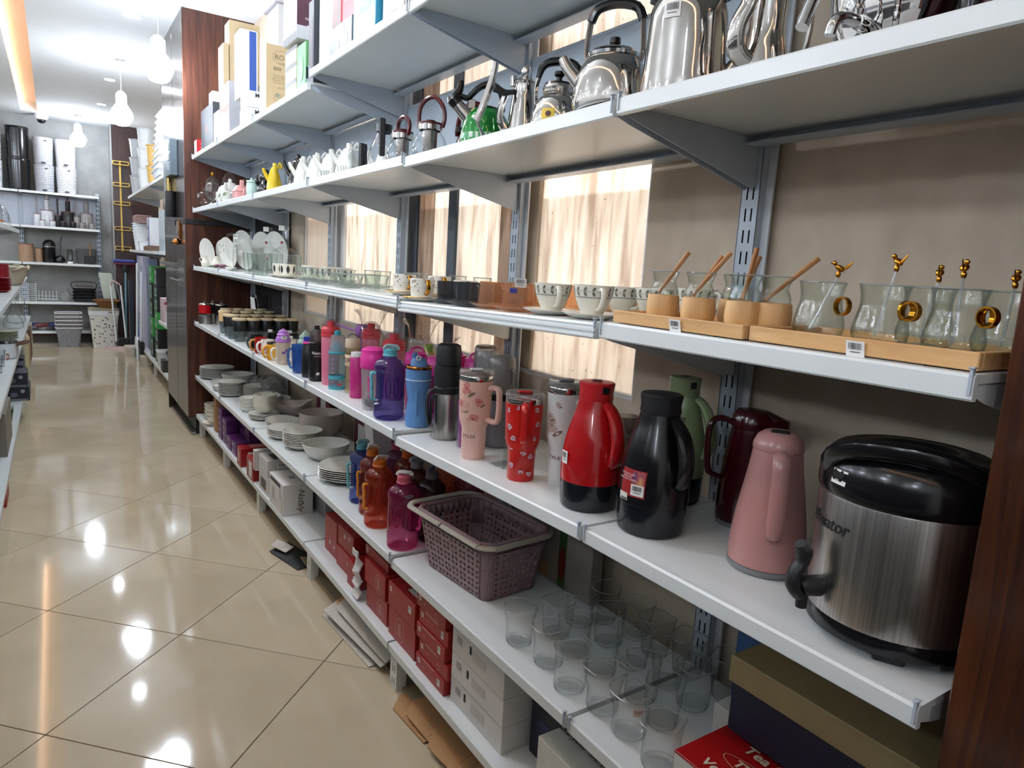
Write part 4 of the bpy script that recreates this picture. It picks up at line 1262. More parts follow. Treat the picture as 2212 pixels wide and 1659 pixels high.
def leaf_cup(x, y, label, ha):
    z = zs(3, y)
    t = thing('teacup', label, 'teacup', (x, y, z), 0, 'white teacups with two rows of printed leaves')
    saucer(t, .072, cream_p)
    pr = smoothp([(.020, .0075), (.024, .011), (.034, .03), (.043, .055), (.047, .078)], 3)
    pf = prof_fn(pr)
    obj('cup', G().lathe([(0, .008)] + pr + [(.045, .078)] + [(q - .002, w) for q, w in reversed(pr[3:])] + [(0, .012)], 36), cream_p, t)
    g = G()
    gl = G()
    for k in range(14):
        th = 2 * pi * k / 14
        for row, zz in ((0, .069), (1, .058)):
            sh = (.4 if row == 0 else -.4)
            e = ell(.0068, .0095, 0, 10).map(lambda u, v, w: (u + v * sh, v, w))
            g.merge(e.map(cyl(.04, th, zz, .0009, pf)))
    for zz, tk in ((.0635, .0005), (.0505, .0014)):
        gl.lathe([(pf(zz - tk) + .0006, zz - tk), (pf(zz + tk) + .0006, zz + tk)], 36)
    obj('leaf_print', g, leafp, t, smooth=0)
    obj('line_print', gl, line_p, t)
    a = face(x, y) + ha
    obj('handle', side_handle(a, [(.042, .067), (.060, .070), (.068, .058), (.062, .042), (.048, .028), (.032, .024)], .0048, 1.3), cream_p, t)
    return t


for i, (x, y, ha, lb) in enumerate(((1.03, 1.378, .25, 'left of the front pair'), (1.03, 1.222, .35, 'right of the front pair, by the bamboo tray'), (1.22, 1.33, .9, 'half hidden behind the right front cup'), (1.20, 1.20, .5, 'behind the bamboo tray left end'), (1.22, 1.085, .9, 'mostly hidden behind the wooden-based glasses'))):
    leaf_cup(x, y, f'white leaf-print teacup on saucer, {lb}', ha)


def ribbed_glass(x, y, label, m, r, h, sm, ribs=26, amp=.03, name='tea_glass', taper=.92, srim=None, handle=True, sr=1.7):
    z = zs(3, y)
    t = thing(name, label, 'glass', (x, y, z))
    if sm:
        saucer(t, r * sr, sm, 0, srim)
    z0 = .008 if sm else 0
    obj('glass_body', G().lathe([(0, z0 + .002), (r * taper * .9, z0), (r * taper, z0 + .004), (r, z0 + h), (r * .95, z0 + h), (r * taper * .9, z0 + .012), (0, z0 + .010)], 52, rf=lambda q, w: 1 + amp * sin(ribs * q)), m, t)
    obj('glass_rim', G().tube([polar(r * .975, q * pi / 14, z0 + h) for q in range(28)], .0014, 6, True, 1, 1), glass_rim if m in (glass, glass_e) else m, t)
    if handle:
        a = face(x, y) + .5
        obj('handle', side_handle(a, [(r * .98, z0 + h * .85), (r * 1.4, z0 + h * .85), (r * 1.55, z0 + h * .6), (r * 1.35, z0 + h * .3), (r * .95, z0 + h * .25)], .0042, 1.3), m, t)
    return t


peach = GLASS('peach_glass', (.95, .80, .66), (.75, .50, .32), .06, 1.6, .14, (.85, .55, .35))
for i, (x, y) in enumerate(((1.03, 1.655), (1.02, 1.515), (1.16, 1.60), (1.17, 1.44), (1.29, 1.40))):
    t = ribbed_glass(x, y, 'peach textured tea glass on saucer, ' + ('front left', 'front right, with price tag', 'behind the front left one', 'seen between the two leaf cups', 'at the window behind the leaf cups')[i], peach, .040, .066, peach, 11, .025, taper=1.12)
    if i == 1:
        sticker(t, plane((-.028 + .01, -.034, .078), (.83, -.557, 0), (-.2, -.2, 1), .006), .030, .024, 12)
        decal('blue_tag', rect(.018, .012), plane((-.036, -.03, .056), (.83, -.557, 0), (0, 0, 1), .004), M('blue_ink', '2a2f8a', .5), t)
smoked = GLASS('smoked_ribbed_glass', (.50, .52, .55), (.15, .16, .18), .04, 1.6, .10, (.25, .26, .28))
for i, (x, y) in enumerate(((1.04, 1.935), (1.02, 1.775), (1.16, 1.87), (1.16, 1.73))):
    ribbed_glass(x, y, 'smoky grey ribbed tea glass on saucer, ' + ('front left', 'front right', 'second row, left', 'second row, right')[i], smoked, .040, .062, smoked, 26, .03, taper=.96)
lace = RAMP('brown_lace_print', [(.10, '5a4536'), (.18, 'd8cfbd'), (.30, '6b5543'), (.42, 'e6e2d6')], kind='voronoi', scale=75, rough=.25)
for i, (x, y) in enumerate(((1.04, 2.275), (1.02, 2.09), (1.15, 2.22), (1.15, 2.03))):
    z = zs(3, y)
    t = thing('lace_cup', 'white cup with brown lace band and gold handle, ' + ('front left', 'front right', 'behind the left one', 'behind the right one')[i], 'cup', (x, y, z))
    saucer(t, .066, cream_p, 0, gold)
    obj('cup', G().lathe([(0, .008), (.028, .007), (.036, .012), (.039, .035), (.040, .075), (.038, .075), (.036, .02), (0, .014)], 36), cream_p, t)
    obj('lace_band', G().lathe([(.0392, .048), (.0408, .049), (.0412, .0745), (.0402, .0755)], 36), lace, t)
    obj('gold_foot', G().lathe([(.026, .0065), (.03, .007), (.031, .0105), (.028, .011)], 30), gold, t)
    g = G()
    for k in range(8):
        g.merge(ell(.004, .004, 0, 8).map(cyl(.0395, 2 * pi * k / 8, .036, .0008)))
    obj('dots', g, ink, t, smooth=0)
    obj('handle', side_handle(face(x, y) + .35, [(.038, .066), (.055, .068), (.062, .052), (.056, .036), (.038, .026)], .005, 1.4), gold, t)
# clear tumblers behind and beyond
rr = random.Random(5)
kind = 0
for (x, y, lb) in ((1.05, 2.50, 'left of the lace cups, front'), (1.05, 2.60, 'second left of the lace cups, front'), (1.16, 2.47, 'behind the front pair by lace cups'), (1.27, 2.12, 'at the wall behind the lace cups'), (1.27, 1.93, 'at the wall behind the smoky glasses'), (1.27, 2.30, 'at the wall left of the lace cups'), (1.27, 2.62, 'at the wall left of the first upright'), (1.28, 1.74, 'at the wall, nearest the big window sheet')):
    ribbed_glass(x, y, f'plain clear glass tumbler, {lb}', glass, .033, .078, None, 6, .008, 'tumbler_glass', .86, None, False)
for i, (x, y) in enumerate(((1.02, 2.76), (1.04, 2.90), (1.15, 2.80), (1.17, 2.95), (1.02, 3.06))):
    ribbed_glass(x, y, 'low ribbed clear glass bowl, ' + ('nearest of the front ones', 'middle of the front ones', 'second row near end', 'second row far end', 'farthest of the front ones')[i], glass, .052, .048, glass, 36, .02, 'glass_bowl', .8, None, False, 1.35)
for i, (x, y) in enumerate(((1.03, 3.22), (1.03, 3.36), (1.16, 3.2), (1.16, 3.34), (1.05, 3.5))):
    ribbed_glass(x, y, 'clear cut-glass ice cream dish, ' + ('nearest the aisle and camera', 'second along the aisle', 'second row, nearer', 'second row, farther', 'third along the aisle')[i], glass, .045, .06, glass, 12, .04, 'glass_dish', .55, None, False, 1.2)
blk_leaf = M('black_leaf_print', '2e2e2c', .4)


def leaf_tumbler(x, y, label, r=.040, h=.075):
    z = zs(3, y)
    t = thing('leaf_tumbler', label, 'cup', (x, y, z))
    saucer(t, r * 1.75, cream_p)
    pr = smoothp([(r * .62, .008), (r * .9, .02), (r, .045), (r * 1.02, h)], 3)
    obj('cup', G().lathe([(0, .009)] + pr + [(q - .002, w) for q, w in reversed(pr[2:])] + [(0, .014)], 30), cream_p, t)
    g = G()
    pf = prof_fn(pr)
    for k in range(7):
        lf = [(0, -.022), (.007, -.010), (.009, .004), (.005, .016), (0, .022), (-.005, .016), (-.009, .004), (-.007, -.010)]
        e = G().add([(u, v, 0) for u, v in lf], [tuple(range(8))])
        g.merge(e.map(cyl(r, 2 * pi * k / 7, h * .62, .0012, pf)))
    obj('leaf_print', g, blk_leaf, t, smooth=0)
    return t


for i, (x, y) in enumerate(((1.05, 3.95), (1.05, 3.80), (1.14, 3.68), (1.18, 3.52), (1.22, 3.40), (1.18, 3.85))):
    leaf_tumbler(x, y, 'white cup with large black leaf print, ' + ('frontmost and farthest left', 'second along the front', 'third, set back', 'fourth, further back', 'rightmost at the wall', 'behind the front pair')[i])
t = thing('price_tag', 'tiny red and white tag standing on the leaf cup row', 'tag', (1.015, 4.09, zs(3, 4.0) + .016))
obj('card', G().box(-.001, .001, -.008, .008, 0, .09), glass, t)
obj('red_patch', G().box(-.0016, .0016, -.008, .008, .075, .09), red_card, t)
for i, (x, y) in enumerate(((1.0, 4.13), (1.0, 4.24), (1.0, 4.35), (1.09, 4.18), (1.09, 4.3), (1.0, 4.46), (1.09, 4.42), (1.19, 4.14))):
    ribbed_glass(x, y, 'tall clear cut glass with flower foot, ' + ('front row, nearest', 'front row, second', 'front row, third', 'second row, nearest', 'second row, middle', 'front row, farthest', 'second row, farthest', 'third row, alone')[i], glass, .038, .125, None, 14, .015, 'tall_glass', .8, None, False)
# two decanters
for i, (x, y) in enumerate(((1.20, 4.80), (1.20, 4.42))):
    t = thing('decanter', 'square-shouldered clear glass decanter with tall stopper, ' + ('left, beside glass jug', 'right, against the grey wall')[i], 'decanter', (x, y, zs(3, y)))
    R = [rrect(w, w, w * .12, z, 3) for w, z in ((.075, .002), (.086, .01), (.115, .10), (.12, .135), (.10, .15), (.036, .178), (.030, .186), (.044, .196), (.044, .202), (.026, .203))]
    obj('body', G().loft(R, True, False).at(0, 0, 0, .5), glass_e, t, smooth=.3)
    S = [rrect(w, w, w * .1, z, 3) for w, z in ((.020, .19), (.022, .206), (.030, .21), (.024, .225), (.05, .29), (.046, .30))]
    obj('stopper', G().loft(S).at(0, 0, 0, .5), glass_e, t, smooth=.3)
    obj('white_tag', G().box(-.018, .018, -.001, .001, .272, .302).at(-.022, -.02, 0, -.6), paper_w, t)
    obj('red_seal', rect(.014, .016).map(plane((-.02, -.024, .20), (.83, -.557, 0), (0, 0, 1), .006)), red_card, t, smooth=0)
# glass jug
t = thing('glass_jug', 'clear glass jug with curved handle beside the standing plates', 'jug', (1.05, 4.86, zs(3, 4.86)))
pr = smoothp([(.045, .003), (.058, .02), (.066, .08), (.060, .15), (.048, .20), (.050, .24), (.058, .262)], 3)
obj('body', G().lathe([(0, .003)] + pr, 32, rf=lambda q, z: 1 + .03 * sin(10 * q)), glass_e, t)
obj('handle', side_handle(face(1.05, 4.86) - 1.5, [(.05, .235), (.085, .24), (.10, .20), (.098, .14), (.085, .09), (.062, .07)], .008, 1.0, 10), glass_e, t)
sticker(t, plane((-.05, -.03, .225), (.83, -.557, 0), (0, 0, 1), .01), .028, .03, 15)
# standing plates
for i, (x, y, r, tl) in enumerate(((1.005, 5.86, .108, .25), (1.10, 5.72, .105, .3), (1.07, 5.42, .112, .28), (1.16, 5.30, .11, .3), (1.22, 5.60, .145, .22), (1.29, 5.30, .14, .2), (1.31, 5.02, .14, .2))):
    t = thing('display_plate', 'white plate standing upright, ' + ('leftmost, touching the wooden pillar', 'second from the pillar', 'with grey leaf print, in the middle front', 'right of the leaf-print one', 'large one behind the leftmost', 'large one behind the glass jug', 'large one behind the left decanter')[i], 'plate', (x, y, zs(3, y) + .006), 0, 'white plates standing upright')
    g = G().lathe([(0, .002), (r * .55, 0), (r * .62, .003), (r * .97, .016), (r, .018), (r * .98, .020), (r * .62, .008), (0, .006)], 36)
    c, s = cos(tl), sin(tl)
    ax = face(x, y)
    g.map(lambda u, v, w: (w * c + v * s * 0, u, v + r)).map(lambda u, v, w: (-(u - .01) - (r - w) * s * -.6, v, w * 1.0)).at(0, 0, 0, .35)
    obj('dish', g, opal, t)
    if i == 2:
        e = G()
        for k, (u, v) in enumerate(((.0, .0), (.02, .014), (-.018, .016), (.03, -.02), (-.01, -.035))):
            e.merge(ell(.012, .024, 0, 8).map(lambda a, b, w: (a + u, b + v, w)))
        obj('leaf_print', e.map(plane((-.055, -.03, .15), (.45, -.9, 0), (0, 0, 1), .002)), line_p, t, smooth=0)
for i, (x, y) in enumerate(((.975, 5.80), (1.00, 5.52))):
    t = thing('small_vase', ('tiny white floral vase at the shelf end', 'second tiny white vase with flower print')[i], 'vase', (x, y, zs(3, y)))
    obj('body', G().lathe(smoothp([(.018, .001), (.03, .015), (.031, .04), (.02, .06), (.018, .075), (.022, .09)], 3), 20), cream_p, t)
    obj('handle', side_handle(2.6, [(.02, .07), (.036, .072), (.042, .055), (.03, .035)], .003), cream_p, t)
t = thing('artificial_flowers', 'green leaves with mauve artificial flowers lying by the plates', 'flowers', (.985, 5.28, zs(3, 5.3)))
rr = random.Random(2)
lf_m = M('bright_green_leaf', '3f8a2a', .5)
for k in range(9):
    a, d = rr.uniform(0, 6.28), rr.uniform(.01, .035)
    obj('leaf', G().add([(0, 0, 0), (.028, -.012, .008), (.055, 0, .004), (.028, .012, .008)], [(0, 1, 2, 3)]).at(d * cos(a), d * sin(a), .008 + .014 * rr.random(), a), lf_m, t, smooth=0)
for k in range(4):
    obj('flower', G().lathe(smoothp([(0, 0), (.016, .006), (.02, .016), (.012, .022)], 2), 10, rf=lambda q, z: 1 + .2 * sin(5 * q)).at(rr.uniform(-.03, .03), rr.uniform(-.08, .08), .012), M('mauve_petal', '7c4a60', .6), t)
t = thing('sauce_dish', 'small white boat-shaped dish beside the green leaves', 'dish', (.995, 4.98, zs(3, 5.0)))
obj('bowl', G().lathe([(0, .004), (.02, .001), (.035, .010), (.045, .024), (.043, .024), (.03, .012), (0, .008)], 24, .8, 1.9), opal, t)
obj('foot', G().lathe([(.015, 0), (.018, 0), (.018, .003)], 18, .8, 1.8), opal, t)
t = thing('desk_fan_tag', 'black object with white card hanging under the glass shelf', 'hanging tag', (1.20, 4.95, 1.16))
obj('dark_case', G().loft([rrect(.12, .10, .03, z) for z in (0, .09)]).map(lambda u, v, w: (u, v + w * .4, w)), black_p, t)
obj('white_card', G().box(-.065, -.063, -.06, .06, -.01, .07).map(lambda u, v, w: (u, v + w * .5, w)), paper_w, t)
obj('hook', G().tube([(0, 0, .08), (0, .04, .22)], .004), black_m, t)

# ================================================================== KETTLES AND TEAPOTS (second level)
def z2(y):
    return zs(2, y)


def bail(r, zb, zt, a, rad, m, t, name='handle', n=12, flat=1.3, w=1.0):
    """arched handle over the top, spanning along angle a"""
    pts = []
    for k in range(n + 1):
        q = pi * k / n
        pts.append((r * w * cos(q) * cos(a), r * w * cos(q) * sin(a), zb + (zt - zb) * sin(q) ** .8))
    return obj(name, G().tube(pts, rad, 10, flat=flat), m, t)


# tall steel kettle
x, y = 1.10, 1.073
t = thing('tall_kettle', 'tall polished steel kettle with barcode sticker, largest on the shelf', 'kettle', (x, y, z2(y)))
pr = smoothp([(.070, .004), (.083, .012), (.086, .03), (.083, .08), (.080, .15), (.076, .19), (.062, .22), (.045, .232)], 4)
obj('body', G().lathe([(0, .006)] + pr, 48), steel, t)
obj('base_rim', G().lathe([(.066, 0), (.072, .0), (.074, .006), (.07, .008)], 40), M('dark_base', '4a4a4c', .4, .6), t)
obj('lid', G().lathe([(.044, .231), (.048, .236), (.03, .25), (0, .254)], 32), steel, t)
obj('knob', G().lathe([(.006, .252), (.014, .262), (.013, .275), (0, .279)], 16), black_p, t)
bail(.07, .21, .33, face(x, y) + 1.5, .009, black_p, t)
obj('spout', G().tube([polar(.07, face(x, y) + 1.5, .05), polar(.105, face(x, y) + 1.5, .09), polar(.12, face(x, y) + 1.5, .16), polar(.15, face(x, y) + 1.5, .21)], [.022, .018, .013, .011], 12), steel, t)
sticker(t, cyl(.079, face(x, y) - .42, .172, .002), .034, .03, 21)
# coffee pot with thick S spout
x, y = 1.13, .90
t = thing('coffee_pot', 'polished steel coffee pot with thick curved spout beside the tall kettle', 'coffee pot', (x, y, z2(y)))
pr = smoothp([(.030, .003), (.042, .015), (.046, .04), (.040, .08), (.033, .12), (.034, .19), (.04, .21)], 4)
obj('body', G().lathe([(0, .004)] + pr + [(.0, .212)], 36), steel, t)
obj('spout', G().tube([polar(.03, face(x, y) - .9, .06), polar(.062, face(x, y) - .9, .075), polar(.072, face(x, y) - .8, .115), polar(.06, face(x, y) - .6, .16), polar(.075, face(x, y) - .6, .20)], [.018, .018, .016, .015, .013], 14), steel, t)
obj('handle', side_handle(face(x, y) + 1.6, [(.036, .18), (.065, .185), (.075, .14), (.068, .08), (.042, .06)], .006, 1.4), steel, t)
obj('lid', G().lathe([(.041, .21), (.04, .215), (.02, .23), (0, .234)], 28), steel, t)
# round kettle
x, y = 1.10, 1.297
t = thing('round_kettle', 'round polished steel kettle with grey hinged handle strap', 'kettle', (x, y, z2(y)))
pr = smoothp([(.060, .002), (.078, .010), (.089, .04), (.090, .07), (.082, .115), (.064, .145), (.055, .152)], 4)
obj('body', G().lathe([(0, .004)] + pr, 48), steel, t)
obj('rim', G().lathe([(.053, .150), (.060, .151), (.062, .158), (.056, .163), (.05, .162)], 40), chrome, t)
obj('lid', G().lathe([(.055, .160), (.05, .168), (.02, .176), (0, .178)], 32), steel, t)
obj('knob', G().lathe([(.005, .176), (.013, .186), (.012, .197), (0, .2)], 16), black_p, t)
a = face(x, y) + 1.35
for s in (-1, 1):
    p0 = polar(.060 * s, a, .145)
    obj('handle_strap', G().tube([p0, polar(.066 * s, a, .175), polar(.060 * s, a, .24)], .009, 8, flat=.35), M('satin_steel', 'b7b1aa', .35, .9), t)
    obj('rivet', G().lathe([(0, -.003), (.004, -.003), (.005, 0), (.003, .004), (0, .005)], 10).at(*polar(.068 * s, a, .166)), chrome, t)
obj('handle', G().tube([polar(.060, a, .235), polar(.045, a, .262), polar(0, a, .272), polar(-.045, a, .262), polar(-.060, a, .235)], .011, 10), black_p, t)
obj('spout', G().tube([polar(.07, face(x, y) - 1.7, .09), polar(.105, face(x, y) - 1.7, .13), polar(.12, face(x, y) - 1.7, .155)], [.018, .014, .012], 12), steel, t)
# small kettle with black handle
x, y = 1.10, 1.505
t = thing('small_kettle', 'small steel kettle with black arched handle and yellow label', 'kettle', (x, y, z2(y)))
pr = smoothp([(.045, .002), (.06, .01), (.0675, .035), (.066, .06), (.055, .09), (.04, .105), (.037, .11)], 4)
obj('body', G().lathe([(0, .004)] + pr, 44), steel, t)
obj('neck_band', G().lathe([(.036, .108), (.041, .112), (.040, .118), (.042, .122), (.039, .130), (.036, .132)], 36), steel, t)
obj('lid', G().lathe([(.038, .13), (.036, .136), (.015, .143), (0, .144)], 30), black_p, t)
obj('knob', G().lathe([(.007, .142), (.008, .152), (.014, .158), (.013, .166), (0, .169)], 16), black_p, t)
a = face(x, y) + 1.5
for s in (-1, 1):
    obj('handle_strap', G().tube([polar(.056 * s, a, .085), polar(.058 * s, a, .125), polar(.05 * s, a, .155)], .006, 8, flat=.4), steel, t)
obj('handle', G().tube([polar(-.054, a, .15), polar(-.044, a, .178), polar(-.02, a, .19), polar(.02, a, .19), polar(.044, a, .178), polar(.05, a, .155)], [.007, .010, .011, .011, .010, .007], 10), black_p, t)
mp = cyl(.067, face(x, y) - .35, .05, .001, prof_fn(pr))
s = decal('yellow_label', rect(.034, .028, 6, 4), mp, M('yellow_label_paper', 'd9b93a', .5), t)
obj('label_picture', ell(.014, .014, 0, 14).map(lambda u, v, w: (u + .001, v, .001)).map(mp), M('berry_print', '4a1a1c', .5), s, smooth=0)
obj('spout', G().tube([polar(.05, face(x, y) + 1.9, .06), polar(.085, face(x, y) + 1.9, .10)], [.015, .01], 12), steel, t)
# cone pot with long tube spout
x, y = 1.12, 1.69
t = thing('cone_pot', 'tall conical steel coffee pot with dark side handle', 'coffee pot', (x, y, z2(y)))
obj('body', G().lathe([(0, .003), (.05, .002), (.052, .006), (.048, .05), (.036, .14), (.031, .17), (.033, .175)], 40), steel, t)
obj('lid', G().lathe([(.034, .174), (.035, .178), (.02, .19), (0, .192)], 30), steel, t)
obj('knob', G().lathe(smoothp([(.006, .19), (.012, .2), (.014, .212), (.009, .223), (0, .226)], 2), 16), chrome, t)
obj('hinge', G().box(-.008, .008, -.006, .006, .165, .195, .002).at(*polar(.034, face(x, y) - 1.4, 0)), steel, t)
obj('spout', G().tube([polar(.04, face(x, y) - 1.4, .03), polar(.07, face(x, y) - 1.35, .08), polar(.055, face(x, y) - 1.3, .14)], [.012, .01, .009], 10), steel, t)
obj('handle', G().tube([polar(.034, face(x, y) - 1.0, .15), polar(.060, face(x, y) - 1.2, .145), polar(.09, face(x, y) - 1.25, .155)], [.006, .008, .012], 10, flat=1.4), black_m, t)
x, y = 1.035, 1.735
t = thing('steel_tube_spout', 'long steel straw-like tube standing in front of the green kettle', 'tube', (x, y, z2(y)))
obj('tube', G().tube([(-.030, .022, .07), (-.020, .012, .10), (-.004, 0, .16), (.004, -.006, .20), (.006, -.008, .225)], [.011, .0105, .010, .0095, .0095], 14), steel, t)
obj('stand_wire', G().tube([(-.03, .022, .072), (.0, .0, .0)], .004, 8), steel, t)
# green kettle
x, y = 1.10, 1.865
grn = M('emerald_enamel', '0f7a2c', .1, .35, noise=.04, coat=.6)
t = thing('whistling_kettle', 'emerald green whistling kettle with black handle', 'kettle', (x, y, z2(y)))
pr = smoothp([(.066, .003), (.0745, .01), (.0755, .03), (.073, .07), (.064, .105), (.045, .128), (.035, .133)], 4)
obj('body', G().lathe([(0, .004)] + pr, 44), grn, t)
obj('pattern_band', G().lathe([(.0755, .040), (.0762, .041), (.0755, .055), (.0748, .056)], 44), RAMP('silver_band_print', [(.4, '3f8a55'), (.5, 'b9c4b4')], 'wave', 30, (1, 1, 1), .3), t)
obj('lid', G().lathe([(.036, .132), (.038, .136), (.02, .142), (0, .143)], 30), black_p, t)
a = face(x, y) - 1.45
sp = obj('spout', G().tube([polar(.055, a, .105), polar(.085, a, .135), polar(.092, a, .142)], [.022, .019, .019], 16), steel, t)
obj('whistle_cap', G().tube([polar(.086, a, .140), polar(.102, a, .155), polar(.104, a, .157)], [.022, .021, .014], 14), black_p, sp)
obj('whistle_lever', G().tube([polar(.095, a, .160), polar(.082, a, .182), polar(.078, a, .200), polar(.072, a, .206)], [.012, .011, .009, .004], 10, flat=.6), black_p, sp)
obj('handle', G().tube([polar(.082, a, .165), polar(.058, a, .160), polar(.045, a, .172), polar(.02, a, .196), polar(-.01, a, .205), polar(-.036, a, .192), polar(-.048, a, .162), polar(-.05, a, .13)], [.008, .009, .009, .010, .011, .010, .008, .007], 10, flat=1.3), black_p, t)
obj('hinge_plate', G().box(-.012, .012, -.004, .004, .13, .158, .002).at(*polar(.045, a, 0), a), steel, t)
# dark red kettle
x, y = 1.195, 2.10
ruby = M('ruby_enamel', '5d0d16', .12, .3, noise=.03, coat=.5)
t = thing('whistling_kettle', 'dark ruby kettle with looped handle behind the green kettle', 'kettle', (x, y, z2(y)))
obj('body', G().lathe([(0, .004)] + smoothp([(.056, .003), (.066, .012), (.066, .04), (.055, .085), (.038, .105), (.03, .11)], 4) + [(0, .115)], 40), ruby, t)
obj('black_spout', G().lathe([(.012, .0), (.015, .004), (.013, .02), (0, .022)], 14).at(*polar(.05, face(x, y) - 1.5, .1)), black_p, t)
bail(.055, .09, .20, face(x, y) + 1.6, .008, ruby, t)
# lidded glass jars with dark red handles
dred = M('dark_red_plastic', '4a0f14', .2)


def glass_pot(x, y, label, h, r, lid_m, ht, ha, name='glass_teapot', spout=True):
    t = thing(name, label, 'teapot', (x, y, z2(y)))
    pr = smoothp([(r * .75, .002), (r * .97, .012), (r, h * .3), (r * .9, h * .55), (r * .62, h * .74), (r * .6, h * .8)], 3)
    obj('glass_body', G().lathe([(0, .003)] + pr, 32), glass_e, t)
    obj('infuser', G().lathe([(r * .36, h * .15), (r * .38, h * .17), (r * .42, h * .78)], 24, rf=lambda q, z: 1 + .04 * sin(20 * q)), M('dull_steel', '8d8784', .25, .9), t)
    obj('steel_collar', G().lathe([(r * .61, h * .76), (r * .72, h * .77), (r * .72, h * .89), (r * .66, h * .9)], 30), steel, t)
    obj('lid', G().lathe([(r * .66, h * .885), (r * .7, h * .89), (r * .68, h * .955), (r * .25, h * .98), (r * .28, h * 1.02), (0, h * 1.03)], 30), lid_m, t)
    a = face(x, y) + ha
    obj('handle', G().tube([polar(r * .72, a, h * .85), polar(r * .85, a, h * 1.05), polar(r * .75, a, h + ht * .6), polar(r * .25, a, h + ht), polar(-r * .3, a, h + ht * .92), polar(-r * .7, a, h + ht * .5), polar(-r * .72, a, h * .85)], .0075, 10), lid_m, t)
    obj('hinge', G().box(-.006, .006, -.004, .004, h * .74, h * .9, .001).at(*polar(r * .72, face(x, y) - .4, 0), face(x, y) + 1.2), steel, t)
    return t


glass_pot(1.05, 2.135, 'glass teapot with dark red lid and tall looped handle', .125, .056, dred, .075, 1.2)
t = glass_pot(1.06, 2.375, 'glass teapot with dark red handle folded down, left of the looped one', .13, .055, dred, .045, .5)
t = thing('glass_coffee_pot', 'round glass coffee pot with straight black handle', 'coffee pot', (1.09, 2.62, z2(2.6)))
obj('glass_body', G().lathe([(0, .003)] + smoothp([(.042, .002), (.058, .012), (.062, .045), (.05, .10), (.03, .145), (.026, .16)], 3), 32), glass_e, t)
obj('collar', G().lathe([(.026, .155), (.033, .158), (.033, .185), (.028, .187)], 26), black_p, t)
obj('pouring_lip', G().lathe([(.026, .185), (.03, .2), (.036, .208)], 26), glass_e, t)
obj('handle', G().box(-.006, .006, -.012, .012, .06, .20, .005).at(*polar(.062, face(1.09, 2.62) - .1, 0), face(1.09, 2.62)), black_p, t)
obj('bracket', G().box(-.016, .016, -.010, .010, .165, .185, .002).at(*polar(.045, face(1.09, 2.62) - .1, 0), face(1.09, 2.62)), black_p, t)
t = thing('glass_jar_hinged', 'glass jar with broad black upright clamp, left of coffee pot', 'jar', (1.03, 2.74, z2(2.74)))
obj('glass_body', G().lathe([(0, .003), (.034, .002), (.036, .01), (.036, .07), (.022, .1), (.022, .125)], 24), glass_e, t)
obj('clamp', G().box(-.018, .018, -.010, .010, 0, .118, .004).at(.006, -.042, 0, .5), black_p, t)
obj('screw', G().lathe([(0, 0), (.003, 0), (.003, .003), (0, .004)], 8).map(lambda u, v, w: (u - .014, v - .05, .06)), chrome, t)
# white loop-handle teapots
greek = RAMP('grey_band_print', [(.45, 'a8aca6'), (.55, 'd9d9d2')], 'wave', 40, (1, 1, 1), .25)


def cone_teapot(x, y, label, m, h=.115, r=.048, band=None, ha=1.35, name='cone_teapot', loop=True, dots=None):
    t = thing(name, label, 'teapot', (x, y, z2(y)), 0)
    pr = smoothp([(r * .86, .001), (r, .008), (r * .97, h * .25), (r * .78, h * .6), (r * .5, h * .9), (r * .35, h)], 3)
    obj('body', G().lathe([(0, .002)] + pr + [(0, h * 1.01)], 32), m, t)
    obj('lid', G().lathe([(r * .36, h * .985), (r * .38, h * 1.0), (r * .2, h * 1.05), (0, h * 1.06)], 24), m, t)
    a = face(x, y) + ha
    obj('strap_handle', side_handle(face(x, y) + .1, [(r * .35, h * 1.05), (r * .6, h * 1.14), (r * .95, h * 1.02), (r * 1.08, h * .7), (r * 1.12, h * .4), (r * 1.0, h * .15)], .006, 1.8, 10), m, t)
    if loop:
        obj('triangle_loop', G().tube([polar(r * .5, a, h * 1.02), polar(r * .75, a, h * 1.22), polar(r * .95, a, h * 1.04), polar(r * .72, a, h * 1.0)], .005, 8, True), m, t)
    obj('spout', G().tube([polar(r * .75, face(x, y) - 1.7, h * .5), polar(r * 1.25, face(x, y) - 1.7, h * .8), polar(r * 1.4, face(x, y) - 1.7, h * .95)], [.012, .009, .007], 10), m, t)
    if band:
        obj('printed_band', G().lathe([(prof_fn(pr)(h * .18) + .0008, h * .18), (prof_fn(pr)(h * .4) + .0008, h * .4)], 32), band, t)
    if dots:
        g = G()
        rq = random.Random(dots)
        for k in range(26):
            zz = h * rq.uniform(.12, .7)
            g.merge(ell(.004, .005, 0, 7).map(cyl(.03, rq.uniform(2, 6), zz, .001, prof_fn(pr))))
        obj('dot_print', g, line_p, t, smooth=0)
    return t


cone_teapot(1.05, 2.905, 'white cone teapot with grey zigzag print, nearest of the white ones', opal, .12, .052, greek)
cone_teapot(1.05, 3.125, 'white cone teapot with greek-key band, second of the white ones', opal, .12, .052, RAMP('greek_key_print', [(.45, '6f756f'), (.5, 'd9d9d2')], 'wave', 60, (1, 1, 1), .25, dist=6))
cone_teapot(1.05, 3.325, 'plain white cone teapot, third of the white ones', opal, .125, .052)
cone_teapot(1.05, 3.54, 'white cone teapot with tiny grey dots beside black hobnail pot', opal, .13, .046, None, dots=4)
for i, (x, y) in enumerate(((1.20, 2.88), (1.20, 3.06), (1.20, 3.24), (1.20, 3.42))):
    cone_teapot(x, y, 'white teapot with triangle loop in the back row, ' + ('nearest', 'second', 'third', 'farthest')[i], opal, .13, .05, None, -.2)
hob = M('black_glaze', '0e0e10', .12, coat=.5)
t = cone_teapot(1.07, 3.70, 'black hobnail cone pot between white and yellow pots', hob, .155, .05, loop=False)
